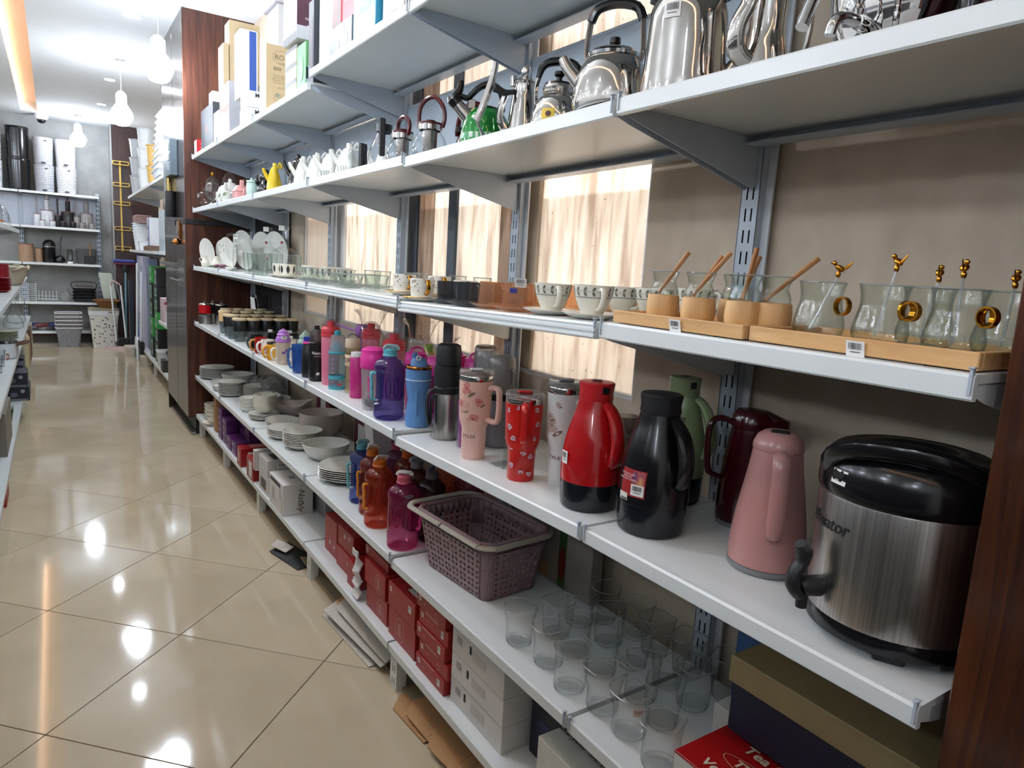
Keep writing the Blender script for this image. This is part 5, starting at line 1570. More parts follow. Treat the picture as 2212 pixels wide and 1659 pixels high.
g = G()
for k in range(7):
    for j in range(14):
        zz = .03 + k * .018
        rr_ = .05 * (1 - zz / .19)
        a = 2 * pi * (j + .5 * (k % 2)) / 14
        g.lathe([(0, -.004), (.004, -.002), (.004, .002), (0, .004)], 6, ox=rr_ * cos(a), oy=rr_ * sin(a), oz=zz)
obj('hobnails', g, hob, t)
yel_g = M('yellow_glaze', 'cdb01f', .15)
cone_teapot(1.00, 3.885, 'bright yellow loop-handled pot beside black hobnail pot', yel_g, .125, .040)
cone_teapot(1.13, 3.86, 'yellow pot with triangle loop behind the front yellow pot', yel_g, .135, .040, None, -.2)
t = can('pear_pot', 'coral pear-shaped pot with hanging price tag left of yellow pot', 'pot', 1.06, 4.10, [('body', smoothp([(.02, .001), (.036, .02), (.034, .06), (.02, .11), (.012, .145), (0, .15)], 3), M('coral_glaze', 'c4765e', .2))], 2)
obj('stem', G().tube([(0, 0, .145), (.004, 0, .165)], .003), ink, t)
sticker(t, plane((-.03, -.02, .085), (.83, -.557, 0), (.2, 0, 1), .012), .03, .024, 31)
for i, (x, y, s) in enumerate(((1.04, 4.25, 1.0), (1.10, 4.40, .9))):
    t = thing('figurine_jar', ('black shiny rooster-shaped jar behind coral pot', 'black round-topped jar beside the mint jar')[i], 'jar', (x, y, z2(y)))
    obj('body', G().lathe(smoothp([(.03, .001), (.042, .02), (.040, .06), (.026, .09), (.03, .105), (.018, .125), (0, .13)], 3), 24).map(lambda u, v, w: (u * s, v * s, w * s)), hob, t)
    obj('head', G().lathe(smoothp([(0, .12), (.016, .128), (.018, .145), (0, .158)], 3), 16, ox=.01).map(lambda u, v, w: (u * s, v * s, w * s)), hob, t)
    obj('tail', G().tube([(-.03, 0, .06), (-.045, 0, .09), (-.04, 0, .12)], [.014, .012, .004], 8), hob, t)
t = can('spice_jar', 'pale mint ceramic jar beside the pink cottage teapot', 'jar', 1.04, 4.56, [('body', [(0, .001), (.03, .001), (.033, .006), (.034, .09), (.028, .1), (0, .101)], M('mint_glaze', 'b4cbc0', .2)), ('lid', [(.03, .1), (.034, .103), (.03, .112), (.01, .118), (.01, .128), (0, .13)], M('mint_glaze', 'b4cbc0', .2))], 2)
# pink cottage teapot
pk = M('pink_glaze', 'd79a96', .2)
t = thing('cottage_teapot', 'pink house-shaped teapot with chimney', 'teapot', (1.02, 4.78, z2(4.78)))
obj('house', G().loft([rrect(.085, .105, .012, z) for z in (.001, .055)] + [rrect(.095, .115, .012, .058), rrect(.05, .07, .01, .095)]), pk, t, smooth=.4)
obj('chimney', G().box(-.012, .012, -.045, -.025, .07, .128, .003), pk, t)
obj('spout', G().tube([(-.01, .05, .03), (-.012, .085, .055), (-.012, .095, .075)], [.014, .010, .009], 10), pk, t)
obj('handle', G().tube([(0, -.05, .07), (0, -.085, .068), (0, -.09, .04), (0, -.05, .02)], .006, 8), pk, t)
# white teapot, floral mugs, glass cake stands
t = thing('white_teapot', 'round white teapot with pale handle near the glass cake stands', 'teapot', (1.06, 5.30, z2(5.3)))
obj('body', G().lathe([(0, .003)] + smoothp([(.05, .002), (.075, .02), (.085, .07), (.07, .12), (.035, .14)], 3) + [(0, .15)], 32), opal, t)
obj('lid', G().lathe(smoothp([(.04, .135), (.035, .15), (.012, .16), (.014, .175), (0, .185)], 3), 24), opal, t)
obj('spout', G().tube([(-.03, -.065, .05), (-.05, -.11, .09), (-.055, -.13, .14)], [.018, .013, .01], 12), opal, t)
obj('handle', G().tube([(.02, .07, .11), (.025, .125, .11), (.025, .13, .06), (.02, .08, .03)], .008, 8), opal, t)
floral = RAMP('green_floral_print', [(.35, '6f7f5c'), (.42, 'd8d9cf'), (1, 'e2e2da')], 'noise', 22, rough=.2)
for i, (x, y) in enumerate(((.985, 5.05), (.985, 5.20), (1.07, 5.10))):
    mug(x, y, .075, .038, 'white mug with pale green floral print, ' + ('front, nearer', 'front, farther', 'second row')[i] + ', kettle shelf', floral, None, .8 + i * .3, lv=2)
for i, (x, y, h) in enumerate(((.99, 5.55, .20), (1.03, 5.78, .27), (1.12, 5.62, .30), (1.20, 5.45, .24), (1.0, 5.98, .16))):
    t = thing('glass_sweet_jar', 'footed clear glass sweet jar, ' + ('nearest front', 'with gold knob, second', 'tallest, in the middle row', 'right back', 'farthest, by the pillar')[i], 'glass jar', (x, y, z2(y)))
    k = h / .25
    obj('bowl', G().lathe(smoothp([(.02, .002), (.042, .006), (.012, .03), (.012, .05 * k), (.04, .07 * k), (.055, .11 * k), (.052, .16 * k)], 3), 24, rf=lambda q, z: 1 + .05 * sin(10 * q)), glass_e, t)
    l = obj('lid', G().lathe(smoothp([(.054, .162 * k), (.045, .185 * k), (.02, .21 * k), (.008, .22 * k)], 3), 24, rf=lambda q, z: 1 + .05 * sin(10 * q)), glass_e, t)
    obj('knob', G().lathe(smoothp([(.004, .215 * k), (.011, .228 * k), (.01, .24 * k), (0, .25 * k)], 2), 12), gold if i == 1 else glass_e, l)
for i, (x, y) in enumerate(((1.17, 5.0), (1.25, 5.2))):
    t = thing('covered_dish', ('white covered dish at back of kettle shelf', 'white slanted serving lid at back, darker side')[i], 'dish', (x, y, z2(y)))
    obj('dish', G().lathe([(0, .003), (.05, .002), (.075, .03), (.078, .05), (0, .052)], 28), opal, t)
    obj('lid', G().lathe(smoothp([(.078, .05), (.07, .08), (.04, .11), (.012, .12), (.014, .14), (0, .15)], 3), 28), opal, t)
# samovar with tap at the near end
t = thing('samovar', 'chrome samovar with tap, at the near end of the kettle shelf', 'samovar', (1.14, .66, z2(.66)))
obj('body', G().lathe([(0, .012), (.06, .012), (.075, .02)] + smoothp([(.082, .045), (.095, .08), (.10, .14), (.095, .2), (.06, .24)], 3), 40), chrome, t)
obj('base_ring', G().lathe([(0, 0), (.088, 0), (.09, .006), (.078, .012), (0, .014)], 40), chrome, t)
a = face(1.14, .66) - .35
tp = obj('tap_body', G().tube([polar(.085, a, .045), polar(.125, a, .042), polar(.150, a, .040)], [.012, .012, .010], 12), chrome, t)
obj('tap_spout', G().tube([polar(.145, a, .040), polar(.175, a - .05, .040), polar(.19, a - .08, .030), polar(.194, a - .09, .012)], [.009, .009, .009, .008], 12), chrome, tp)
obj('tap_key', G().lathe([(.005, .045), (.009, .055), (.005, .062), (.009, .07), (.005, .078), (.010, .088), (0, .1)], 12).at(*polar(.148, a, 0)), chrome, tp)
obj('tap_ring', G().tube([polar(.12 + .026 * cos(q), a + .35, .045 + .026 * sin(q)) for q in [2 * pi * k / 16 for k in range(16)]], .0045, 8, True), chrome, t)
obj('spout_pipe', G().tube([polar(.09, a - .5, .16), polar(.15, a - .45, .11), polar(.185, a - .40, .040)], [.010, .011, .010], 12), chrome, t)
t = thing('dark_canister', 'dark maroon canister cut off by the upper right picture edge', 'canister', (1.12, .47, z2(.47)))
obj('body', G().lathe([(0, 0), (.06, 0), (.063, .006), (.063, .2), (0, .21)], 36), maroon_p, t)
obj('foot', G().tube([(-.05, .045, 0), (-.05, .045, .12)], .014, 12), black_p, t)

# ================================================================== PLATES, BOWLS, JUGS (fifth level)
def plate_g(r, h=.02, sq=0.0, sx=1.0, sy=1.0):
    return G().lathe([(0, .003), (r * .55, 0), (r * .6, .002), (r * .8, h * .45), (r * .98, h), (r, h + .0015), (r * .98, h + .003), (r * .8, h * .45 + .004), (r * .58, .006), (0, .006)], 40, sx, sy, rf=lambda q, z: 1 + sq * cos(4 * q))


def bowl_g(r, h, foot=.45, sq=0.0, sx=1.0, sy=1.0, wave=0.0):
    pr = smoothp([(r * foot, 0), (r * (foot + .12), .002), (r * .8, h * .35), (r * .95, h * .72), (r, h)], 3)
    g = G().lathe([(0, .003)] + pr + [(r * .985, h + .001)] + [(q - .004, z + .003) for q, z in reversed(pr[2:-1])] + [(0, .008)], 40, sx, sy, rf=lambda q, z: 1 + sq * cos(4 * q))
    if wave:
        g.map(lambda u, v, w: (u, v, w * (1 + wave * cos(2 * math.atan2(v, u) + .6) * (w / h))))
    return g


def stack(name, where, cat, x, y, n, dz, g, m, lv=5, z0=0.0, rz=0.0, top=None, group=None, jit=.0012):
    me0 = None
    z = zs(lv, y) + z0
    rr = random.Random(int(x * 1000 + y * 100))
    nm = name.replace('_', ' ')
    for k in range(n):
        lab = (f'topmost {nm} of the {where}' if k == n - 1 else f'{nm} under the top one, {where}') if n > 1 else f'white {nm}, {where}'
        if me0 is None:
            o = obj(name, g, m, None, (x, y, z), rz)
            me0 = o
        else:
            o = me0.copy()
            COL.objects.link(o)
            o.location = (x + rr.uniform(-jit, jit), y + rr.uniform(-jit, jit), z + k * dz)
        tag(o, lab, cat, group or f'{nm}s in the {where}')
    return me0


plt = M('pale_grey_porcelain', 'e2e1d8', .14, noise=.015)
plt2 = M('grey_stoneware', 'd0d1c9', .2, noise=.02)
pinkish = M('blush_porcelain', 'cfc0b8', .16, noise=.02)
stack('dinner_plate', 'front stack beside the blue jug', 'plate', 1.108, 2.975, 6, .0095, plate_g(.138, .024, .03), plt)
stack('serving_bowl', 'large white one behind the front plate stack', 'bowl', 1.125, 3.352, 1, .01, bowl_g(.120, .082, .42), opal)
stack('soup_plate', 'film-wrapped stack left of the serving bowl', 'plate', 1.078, 3.59, 9, .0085, plate_g(.104, .028), plt)
stack('soup_plate', 'third stack from the front', 'plate', 1.056, 3.835, 5, .0085, plate_g(.104, .026), plt)
stack('oval_plate', 'wide oval stack under the square bowls', 'plate', 1.110, 4.085, 3, .010, plate_g(.118, .022, 0, .85, 1.25), plt)
stack('mixing_bowl', 'tall pinkish bowl stack at the wall', 'bowl', 1.245, 3.80, 5, .0135, bowl_g(.124, .088, .5), pinkish)
stack('side_plate', 'low stack under the square bowls', 'plate', 1.06, 4.345, 4, .008, plate_g(.092, .014), plt)
stack('square_bowl', 'stack of square rice bowls on side plates', 'bowl', 1.065, 4.345, 6, .0125, bowl_g(.066, .046, .42, .09), cream_p, z0=.046)
t = thing('square_salad_bowl', 'large square blush salad bowl with dark petal print', 'bowl', (1.25, 4.40, zs(5, 4.4)))
obj('bowl', bowl_g(.118, .085, .4, .10, wave=.12), pinkish, t)
e = G()
for k, (u, v) in enumerate(((0, 0), (.028, .006), (-.02, .012), (.045, -.012))):
    e.merge(G().add([(-.010, -.008, 0), (.008, -.010, 0), (.012, .008, 0), (-.006, .012, 0)], [(0, 1, 2, 3)]).map(lambda a, b, w: (a + u, b + v, w)))
decal('petal_print', e, cyl(.1, face(1.25, 4.4) - .25, .035, .004, lambda z: .068 + z * .5), M('slate_print', '4c4c50', .5), t)
stack('rice_bowl', 'small stack behind the square rice bowls', 'bowl', 1.03, 4.60, 6, .0125, bowl_g(.062, .03, .5), plt)
stack('oblong_bowl', 'wide shallow grey bowl above small stacks', 'bowl', 1.165, 4.72, 1, .01, bowl_g(.105, .080, .4, 0, .9, 1.25), plt2)
stack('deep_plate', 'tall pale stack behind the dark-rimmed plates', 'plate', 1.18, 5.02, 8, .0095, plate_g(.098, .022), plt)
stack('dinner_plate', 'dark-rimmed stack in the fifth bay', 'plate', 1.035, 5.16, 9, .0105, plate_g(.095, .018), plt2)
stack('oblong_bowl', 'two shallow ones against the wall, middle of shelf', 'bowl', 1.25, 4.95 - .26 + .02, 1, .01, bowl_g(.075, .06, .5, 0, 1, 1.3), plt)
stack('saucer_plate', 'small stack near the shelf front, fifth bay', 'plate', .992, 5.37, 4, .008, plate_g(.050, .012), plt)
stack('serving_bowl', 'large grey one beside the far plate stack', 'bowl', 1.165, 5.58, 1, .01, bowl_g(.122, .09, .45), plt2)
stack('soup_bowl', 'small grey one before the large grey bowl', 'bowl', 1.02, 5.53, 1, .01, bowl_g(.062, .05, .5), plt2)
stack('dinner_plate', 'far stack by the wooden pillar', 'plate', 1.075, 5.93, 8, .0105, plate_g(.132, .02), plt2)
t = thing('crumpled_film', 'crumpled clear plastic film heaped at the wall behind plates', 'plastic film', (1.27, 5.12, zs(5, 5.1)))
rr = random.Random(9)
film_m = GLASS('crinkled_wrap_dense', (.85, .85, .85), (.5, .5, .5), .1, 1.45, .35, (.75, .75, .75))
for k in range(3):
    g = G().lathe(smoothp([(0, .0), (.09, .01), (.085, .08), (.06, .15), (.0, .18)], 4), 22, .9, 1.7, rf=lambda q, z: 1 + .12 * sin(5 * q + z * 60 + k) + .09 * sin(9 * q - z * 90))
    obj('fold', g.at(rr.uniform(-.02, .02), -.18 + .2 * k, 0, 0, 1.0 - .18 * k), film_m, t)

# water jugs
water_jug(1.010, 2.155, 5, 'water_jug', 'magenta pink water jug with white strap, front of plate shelf', 'd2257f', 'c4566f', .277, .058, 1.15, 'e8e6e2', 'd83a86', True)
water_jug(1.012, 2.385, 5, 'water_jug', 'orange water jug with white strap, just left of the magenta one', 'e8481c', 'c96a1e', .275, .056, -1.05, 'efe9df', 'd98a2c')
water_jug(1.050, 2.668, 5, 'water_jug', 'blue water jug with teal cap and handle beside the plates', '2f49b8', '5fa9b5', .268, .050, -1.3, 'b9cfd3', '63b6c4')
water_jug(1.036, 2.520, 5, 'water_jug', 'red-orange water jug squeezed between blue and orange ones', 'd83f1c', 'c2661f', .281, .050, -1.2, 'd8cfc4', 'd98a2c')
water_jug(1.128, 2.170, 5, 'water_jug', 'dark brown water jug with grey cap next to the basket', '3a1c22', '5a585a', .275, .052, 2.6, '6b696b')
water_jug(1.128, 2.300, 5, 'water_jug', 'smoky brown water jug with grey strap behind the magenta one', '5a2c22', '6b6a6c', .28, .052, 2.0, '8b8a8c')
water_jug(1.150, 2.430, 5, 'water_jug', 'orange-red water jug in the second row, tallest behind orange', 'e0401c', 'b0541c', .285, .052, 1.6, 'b5a79a', 'd98a2c')
water_jug(1.160, 2.560, 5, 'water_jug', 'plum water jug at the back left of the jugs', '8f2f6e', 'a03a56', .285, .050, 2.0, '7a6070')
water_jug(1.270, 2.300, 5, 'water_jug', 'orange water jug in the back row under the shelf edge', 'e0501c', 'b0541c', .28, .054, 1.2, 'b5a79a', 'd98a2c')
water_jug(1.275, 2.160, 5, 'water_jug', 'pink water jug in the back corner beside the basket', 'b02c5c', 'a03a56', .28, .052, 1.2, 'b5a79a')
t = thing('white_panel_box', 'tall slanted white carton standing behind the water jugs', 'carton', (1.22, 2.82, zs(5, 2.8)))
obj('body', G().box(-.06, .12, -.05, .05, 0, .30, .002).map(lambda u, v, w: (u - w * .12, v - w * .1, w)), white_card, t)
obj('edge_tape', G().box(.118, .124, -.052, .052, 0, .30).map(lambda u, v, w: (u - w * .12, v - w * .1, w)), black_m, t)
for i, (y0, y1) in enumerate(((2.95, 3.20), (3.22, 3.40), (3.95, 4.2))):
    t = thing('red_carton', 'dark red carton standing at the wall, ' + ('behind the front plate stack', 'behind the serving bowl', 'seen above the pinkish bowls')[i], 'carton', (1.365, (y0 + y1) / 2, zs(5, y0)))
    obj('body', G().box(-.07 if i < 2 else -.02, 0, -(y1 - y0) / 2, (y1 - y0) / 2, 0, .22, .002), M('wine_carton', '5e1a24', .5), t)
    obj('white_print', G().box((-.0712 if i < 2 else -.0212), (-.07 if i < 2 else -.02), -.05, .04, .05, .17), white_card, t)

# ------------------------------------------------------------------ basket with clover holes
basket_m = M('dusty_mauve_plastic', '8e7478', .4, noise=.03)
t = thing('laundry_basket', 'dusty mauve plastic basket with clover holes and cream rim', 'basket', (1.145, 1.835, zs(5, 1.83)), radians(5))
BW, BL, TW, TL, BH = .205, .345, .262, .405, .207


def heart(k=20):
    o = []
    for i in range(k):
        q = 2 * pi * i / k
        o.append((16 * sin(q) ** 3 / 17, (13 * cos(q) - 5 * cos(2 * q) - 2 * cos(3 * q) - cos(4 * q)) / 17))
    return o


HRT = heart(16)


def clover_panel(w, h, nx, ny):
    """flat sheet w x h (origin centre-bottom) with clover groups of true heart holes; two clovers of four hearts per cell pair"""
    g = G()
    cw, chh = w / nx, h / ny
    for i in range(nx):
        for j in range(ny):
            cx, cy = -w / 2 + (i + .5) * cw, (j + .5) * chh
            for sx in (-1, 1):
                for sy in (-1, 1):
                    qx, qy = cx + sx * cw / 4, cy + sy * chh / 4
                    hw, hh = cw / 4, chh / 4
                    inner, outer = [], []
                    ang = math.atan2(sy, sx) - pi / 2
                    for a, b in HRT:
                        u, v = a * .76, b * .76 + .10
                        uu, vv = u * cos(ang) - v * sin(ang), u * sin(ang) + v * cos(ang)
                        inner.append((qx + uu * hw, qy + vv * hh, 0))
                        k = max(abs(uu), abs(vv), 1e-4)
                        outer.append((qx + uu / k * hw, qy + vv / k * hh, 0))
                    n = len(inner)
                    # close square corners
                    g.add(outer + inner, [(k, (k + 1) % n, n + (k + 1) % n, n + k) for k in range(n)])
                    for ex in (-1, 1):
                        for ey in (-1, 1):
                            c = (qx + ex * hw, qy + ey * hh, 0)
                            best = sorted(range(n), key=lambda k: min(math.hypot(outer[k][0] - c[0], outer[k][1] - c[1]), math.hypot(outer[(k + 1) % n][0] - c[0], outer[(k + 1) % n][1] - c[1])))
                            for k in best[:2]:
                                p, q = outer[k], outer[(k + 1) % n]
                                if abs(p[0] - q[0]) > 1e-6 and abs(p[1] - q[1]) > 1e-6:
                                    g.add([p, c, q], [(0, 1, 2)])
                                    break
    return g


def bpos(s, along, v):
    """position on basket wall s (0:-x,1:-y,2:+x,3:+y); along -1..1; v 0..1 height"""
    w = (BW + (TW - BW) * v) / 2
    l = (BL + (TL - BL) * v) / 2
    z = BH * v
    if s == 0:
        return (-w, -along * (l - .03), z)
    if s == 2:
        return (w, along * (l - .03), z)
    if s == 1:
        return (along * (w - .03), -l, z)
    return (-along * (w - .03), l, z)


for s, nx in ((0, 7), (1, 4), (2, 7), (3, 4)):
    g = clover_panel(2.0, .74, nx, 4).map(lambda u, v, w: bpos(s, u, v + .05))
    o = obj('clover_wall', g, basket_m, t, smooth=0)
    md = o.modifiers.new('thickness', 'SOLIDIFY')
    md.thickness = .003
ring = []
for v in (0, .05):
    ring.append(v)
band = G()
for v0, v1 in ((0, .05), (.79, .93)):
    for s in range(4):
        for k in range(8):
            a, b = -1 + k / 4, -1 + (k + 1) / 4
            band.add([bpos(s, a, v0), bpos(s, b, v0), bpos(s, b, v1), bpos(s, a, v1)], [(0, 1, 2, 3)])
for s in range(4):
    n_ = (s + 1) % 4
    for v0, v1 in ((0, .5), (.5, .93)):
        rows_ = []
        for v in (v0, v1):
            p, q = Vector(bpos(s, 1, v)), Vector(bpos(n_, -1, v))
            c = Vector((p.x if abs(p.x) > abs(q.x) else q.x, p.y if abs(p.y) > abs(q.y) else q.y, p.z))
            rows_.append([tuple((1 - u) ** 2 * p + 2 * u * (1 - u) * c + u * u * q) for u in [k / 6 for k in range(7)]])
        for k in range(6):
            band.add([rows_[0][k], rows_[0][k + 1], rows_[1][k + 1], rows_[1][k]], [(0, 1, 2, 3)])
o = obj('frame_bands', band, basket_m, t, smooth=.9)
o.modifiers.new('thickness', 'SOLIDIFY').thickness = .003
obj('bottom', G().loft([rrect(BW, BL, .035, .002), rrect(BW, BL, .035, .006)]), basket_m, t)
rim = rrect(TW + .004, TL + .004, .05, 0, 7)
g = G().tube([(p[0], p[1], BH * .955) for p in rim], .0085, 8, True, 1.0)
obj('rim', g, basket_m, t)
cream_h = M('cream_handle_plastic', 'b6b0a0', .4)
pr = rrect(TW + .022, TL + .022, .055, 0, 7)
near = [p for p in pr if p[1] < -.0]
near.sort(key=lambda p: math.atan2(p[1] + .12, p[0] + .0) % (2 * pi))
half = [(-TW / 2 - .012, .02)] + [(p[0], p[1]) for p in pr if p[1] < -.05 and p[0] < 0] + [(p[0], p[1]) for p in pr if p[1] < -.05 and p[0] >= 0] + [(TW / 2 + .012, .02)]
obj('handle', G().tube([(a, b, BH * .925) for a, b in half], .0075, 8, flat=1.5), cream_h, t)
obj('handle', G().tube([(a, -b + .05, BH * .93) for a, b in half], .0075, 8, flat=1.5), cream_h, t)

# ------------------------------------------------------------------ wavy drinking glasses
def wavy(seed, h=.106, r=.039):
    rq = random.Random(seed)
    p1, p2 = rq.uniform(0, 6), rq.uniform(0, 6)

    def rf(q, z):
        k = z / h
        return 1 + .07 * k * cos(4 * q + p1) + .05 * sin(2 * q + p2 + 5 * k) - .10 * sin(pi * k) * (.6 + .4 * sin(3 * q + p1))
    pr = [(r * .78, .0015), (r * .95, .006)] + [(r * (1.0 + .02 * k), .012 + (h - .012) * k / 9) for k in range(10)]
    wall = G().lathe(pr, 36, rf=rf)
    R1 = pr[-1][0]
    rim_ = G().tube([polar(R1 * rf(2 * pi * q / 36, h), 2 * pi * q / 36, h + .003 * sin(2 * pi * q / 18 + p1)) for q in range(36)], .0016, 6, True, 1, 1)
    bas = G().lathe([(0, .001), (r * .78, .001), (r * .93, .006), (r * .85, .013), (r * .4, .010), (0, .009)], 30, rf=rf)
    return wall, rim_, bas


protos = []
for s_ in range(4):
    t = thing('drinking_glass', 'wavy clear drinking glass', 'glass', (0, 0, 0), 0, 'wavy clear drinking glasses')
    for nm, g, m in zip(('glass_wall', 'glass_rim', 'thick_base'), wavy(s_), (glass_e, glass_rim, glass_e)):
        obj(nm, g, m, t)
    protos.append(t)
ys = (1.405, 1.292, 1.186, 1.072, .972, .878)
rn = ('aisle row', 'second row', 'third row', 'wall row')
cn = ('nearest the basket', 'second from the basket', 'third from the basket', 'fourth from the basket', 'fifth from the basket', 'nearest the tea server box')
k = 0
for i, xx in enumerate((1.022, 1.128, 1.232, 1.322)):
    for j, yy in enumerate(ys):
        if (i == 3 and j > 4) or (xx > 1.1 and yy < .9):
            continue
        loc = (xx + .012 * sin(k * 2.3), yy + .01 * cos(k * 1.7), zs(5, yy) + .0005)
        lab = f'wavy clear drinking glass, {rn[i]}, {cn[j]}'
        if k < 4:
            o = protos[k]
            o.location = loc
            o.rotation_euler = (0, 0, k * .9)
            o['label'] = lab
        else:
            dup(protos[k % 4], loc, k * .9, lab)
        k += 1
t = thing('paper_sticker', 'small blank pale sticker on the fifth glass of the aisle row', 'sticker', (1.022, .972, zs(5, .97)))
obj('paper', rect(.022, .015, 4).map(cyl(.041, face(1.02, .97) + .35, .085, .002)), M('pale_sticker', 'c9b3a0', .6), t, smooth=0)
obj('print_line', rect(.016, .0015, 3).map(cyl(.041, face(1.02, .97) + .35, .087, .003)), M('brown_ink', '6a5148', .6), t, smooth=0)

# ================================================================== CARTONS
def fmap(x0, x1, y0, y1, z0, z1, side, e=.0008):
    """map (u, v) in 0..1 of a carton side to space; u runs to the viewer's right, v upwards"""
    if side == 'a':     # aisle face, looks to -x
        return lambda u, v, w: (x0 - e - w, y1 - u * (y1 - y0), z0 + v * (z1 - z0))
    if side == 'n':     # near face, looks to -y
        return lambda u, v, w: (x0 + u * (x1 - x0), y0 - e - w, z0 + v * (z1 - z0))
    return lambda u, v, w: (x0 + v * (x1 - x0), y1 - u * (y1 - y0), z1 + e + w)   # top, read from the aisle


def carton(name, label, x0, x1, y0, y1, z0, z1, m, prints=(), cat='carton', group=None, flap=True, rz=0.0, bev=.0015):
    cx, cy = (x0 + x1) / 2, (y0 + y1) / 2
    t = thing(name, label, cat, (cx, cy, z0), rz, group)
    a, b, c, d, e, f = x0 - cx, x1 - cx, y0 - cy, y1 - cy, 0, z1 - z0
    obj('body', G().box(a, b, c, d, e, f - (.0012 if flap else 0), bev), m, t, smooth=.3)
    if flap:
        g = G().box(a + .001, -.0008, c + .001, d - .001, f - .0013, f, .0004).box(.0008, b - .001, c + .001, d - .001, f - .0013, f, .0004)
        obj('top_flaps', g, m, t, smooth=.3)
    W_, D_, H_ = b - a, d - c, f - e
    for p in prints:
        kind, side, u, v = p[0], p[1], p[2], p[3]
        mp0 = fmap(a, b, c, d, e, f, side)
        su, sv = {'a': (D_, H_), 'n': (W_, H_), 't': (D_, W_)}[side]
        mp = lambda q, r, w, mp0=mp0, su=su, sv=sv, u=u, v=v: mp0(u + q / su, v + r / sv, w)
        if kind == 'rect':
            obj(p[6] if len(p) > 6 else 'printed_panel', rect(p[4][0], p[4][1]).map(mp), p[5], t, smooth=0)
        elif kind == 'text':
            g = text(p[4], p[5], p[7] if len(p) > 7 else 0, p[8] if len(p) > 8 else 0)
            if len(p) > 9 and p[9]:
                r_ = p[9]
                g.map(lambda q, r, w: (q * cos(r_) - r * sin(r_), q * sin(r_) + r * cos(r_), w))
            obj('lettering', g.map(lambda q, r, w: (q, r, w + .0005)).map(mp), p[6], t, smooth=0)
        elif kind == 'ring':
            obj('oval_outline', ell(p[4][0], p[4][1], p[6]).map(lambda q, r, w: (q, r, .0004)).map(mp), p[5], t, smooth=0)
        elif kind == 'disc':
            obj('printed_shape', ell(p[4][0], p[4][1], 0, 16).map(lambda q, r, w: (q, r, .0006)).map(mp), p[5], t, smooth=0)
        elif kind == 'bar':
            sticker(t, mp, p[4][0], p[4][1], int(u * 100) + 3)
        elif kind == 'hb':          # oval with two tall strokes and a hook
            g = ell(p[4], p[4] * 1.15, .0014).merge(rect(p[4] * .06, p[4] * .62).map(lambda q, r, w: (q - p[4] * .16, r, w))).merge(rect(p[4] * .06, p[4] * .62).map(lambda q, r, w: (q + p[4] * .02, r, w)))
            g.merge(ell(p[4] * .24, p[4] * .30, .0016).map(lambda q, r, w: (q + p[4] * .12, r - p[4] * .16, w)))
            obj('oval_logo', g.map(lambda q, r, w: (q, r, .0005)).map(mp), M('pale_pink_ink', 'd8b8b0', .5), t, smooth=0)
        elif kind == 'sq':          # small white square mark with a red window
            s = obj('square_mark', rect(p[4], p[4]).map(mp), paper_w, t, smooth=0)
            obj('square_window', rect(p[4] * .45, p[4] * .5).map(lambda q, r, w: (q, r, .0007)).map(mp), red_card, s, smooth=0)
    return t


pink_ink = M('pale_pink_ink', 'd8b8b0', .5)
dark_ink = M('charcoal_ink', '3a3a3c', .6)
Z6 = .186
# ---- red hair-dryer cartons on the bottom shelf
RC = 'red cartons on the bottom shelf'
carton('red_carton', 'red carton with picture lid, nearest stack, lying over two others', .962, 1.21, 1.935, 2.155, Z6 + .115, Z6 + .205, red_card, [('sq', 'a', .10, .72, .016), ('text', 'a', .24, .70, 'Bimira', .007, pink_ink), ('bar', 'a', .82, .62, (.022, .024)), ('rect', 't', .72, .45, (.11, .17), white_card), ('disc', 't', .80, .62, (.05, .06), M('grey_gadget_print', '5c5c60', .5)), ('bar', 't', .45, .40, (.03, .024)), ('text', 't', .40, .62, 'BIMI', .026, white_p, 0, .0006)], group=RC)
carton('red_carton', 'red carton with large oval logo under the picture-lid carton', .966, 1.21, 1.935, 2.155, Z6, Z6 + .112, red_card, [('hb', 'a', .45, .48, .075), ('rect', 'n', .5, .96, (.22, .006), M('deep_red_ink', '6e1416', .5))], group=RC)
carton('red_carton', 'red carton with oval logo, upper of the pair left of picture lid', .968, 1.20, 2.20, 2.40, Z6 + .098, Z6 + .19, red_card, [('hb', 'a', .72, .45, .066)], group=RC)
carton('red_carton', 'red carton with oval logo, lower of the pair left of picture lid', .972, 1.20, 2.185, 2.385, Z6, Z6 + .095, red_card, [('hb', 'a', .70, .45, .066)], group=RC)
carton('red_carton', 'red carton with white flap lid on top of the oval logo pair', .985, 1.22, 2.215, 2.44, Z6 + .19, Z6 + .232, red_card, [('sq', 'a', .1, .55, .016), ('text', 'a', .3, .5, 'Bimira', .007, pink_ink), ('rect', 't', .3, .35, (.13, .09), white_card)], group=RC)
carton('red_carton', 'red carton, top one of the left red group', 1.0, 1.22, 2.61, 2.80, Z6 + .095, Z6 + .186, red_card, [('sq', 'a', .75, .72, .016), ('bar', 'a', .45, .66, (.02, .018)), ('rect', 't', .5, .6, (.13, .12), white_card)], group=RC)
carton('red_carton', 'red carton, bottom one of the left red group', .995, 1.22, 2.60, 2.80, Z6, Z6 + .092, red_card, [('sq', 'a', .72, .55, .016)], group=RC)
carton('red_carton', 'red carton at the far end of the left red group, white top', 1.005, 1.22, 2.83, 2.99, Z6, Z6 + .17, red_card, [('sq', 'a', .45, .32, .016), ('sq', 'a', .8, .28, .014), ('rect', 't', .5, .5, (.12, .12), white_card)], group=RC)
carton('red_carton', 'small red carton in front of the crumpled white paper', .972, 1.10, 2.50, 2.60, Z6, Z6 + .11, red_card, [('sq', 'a', .78, .45, .016)], group=RC)
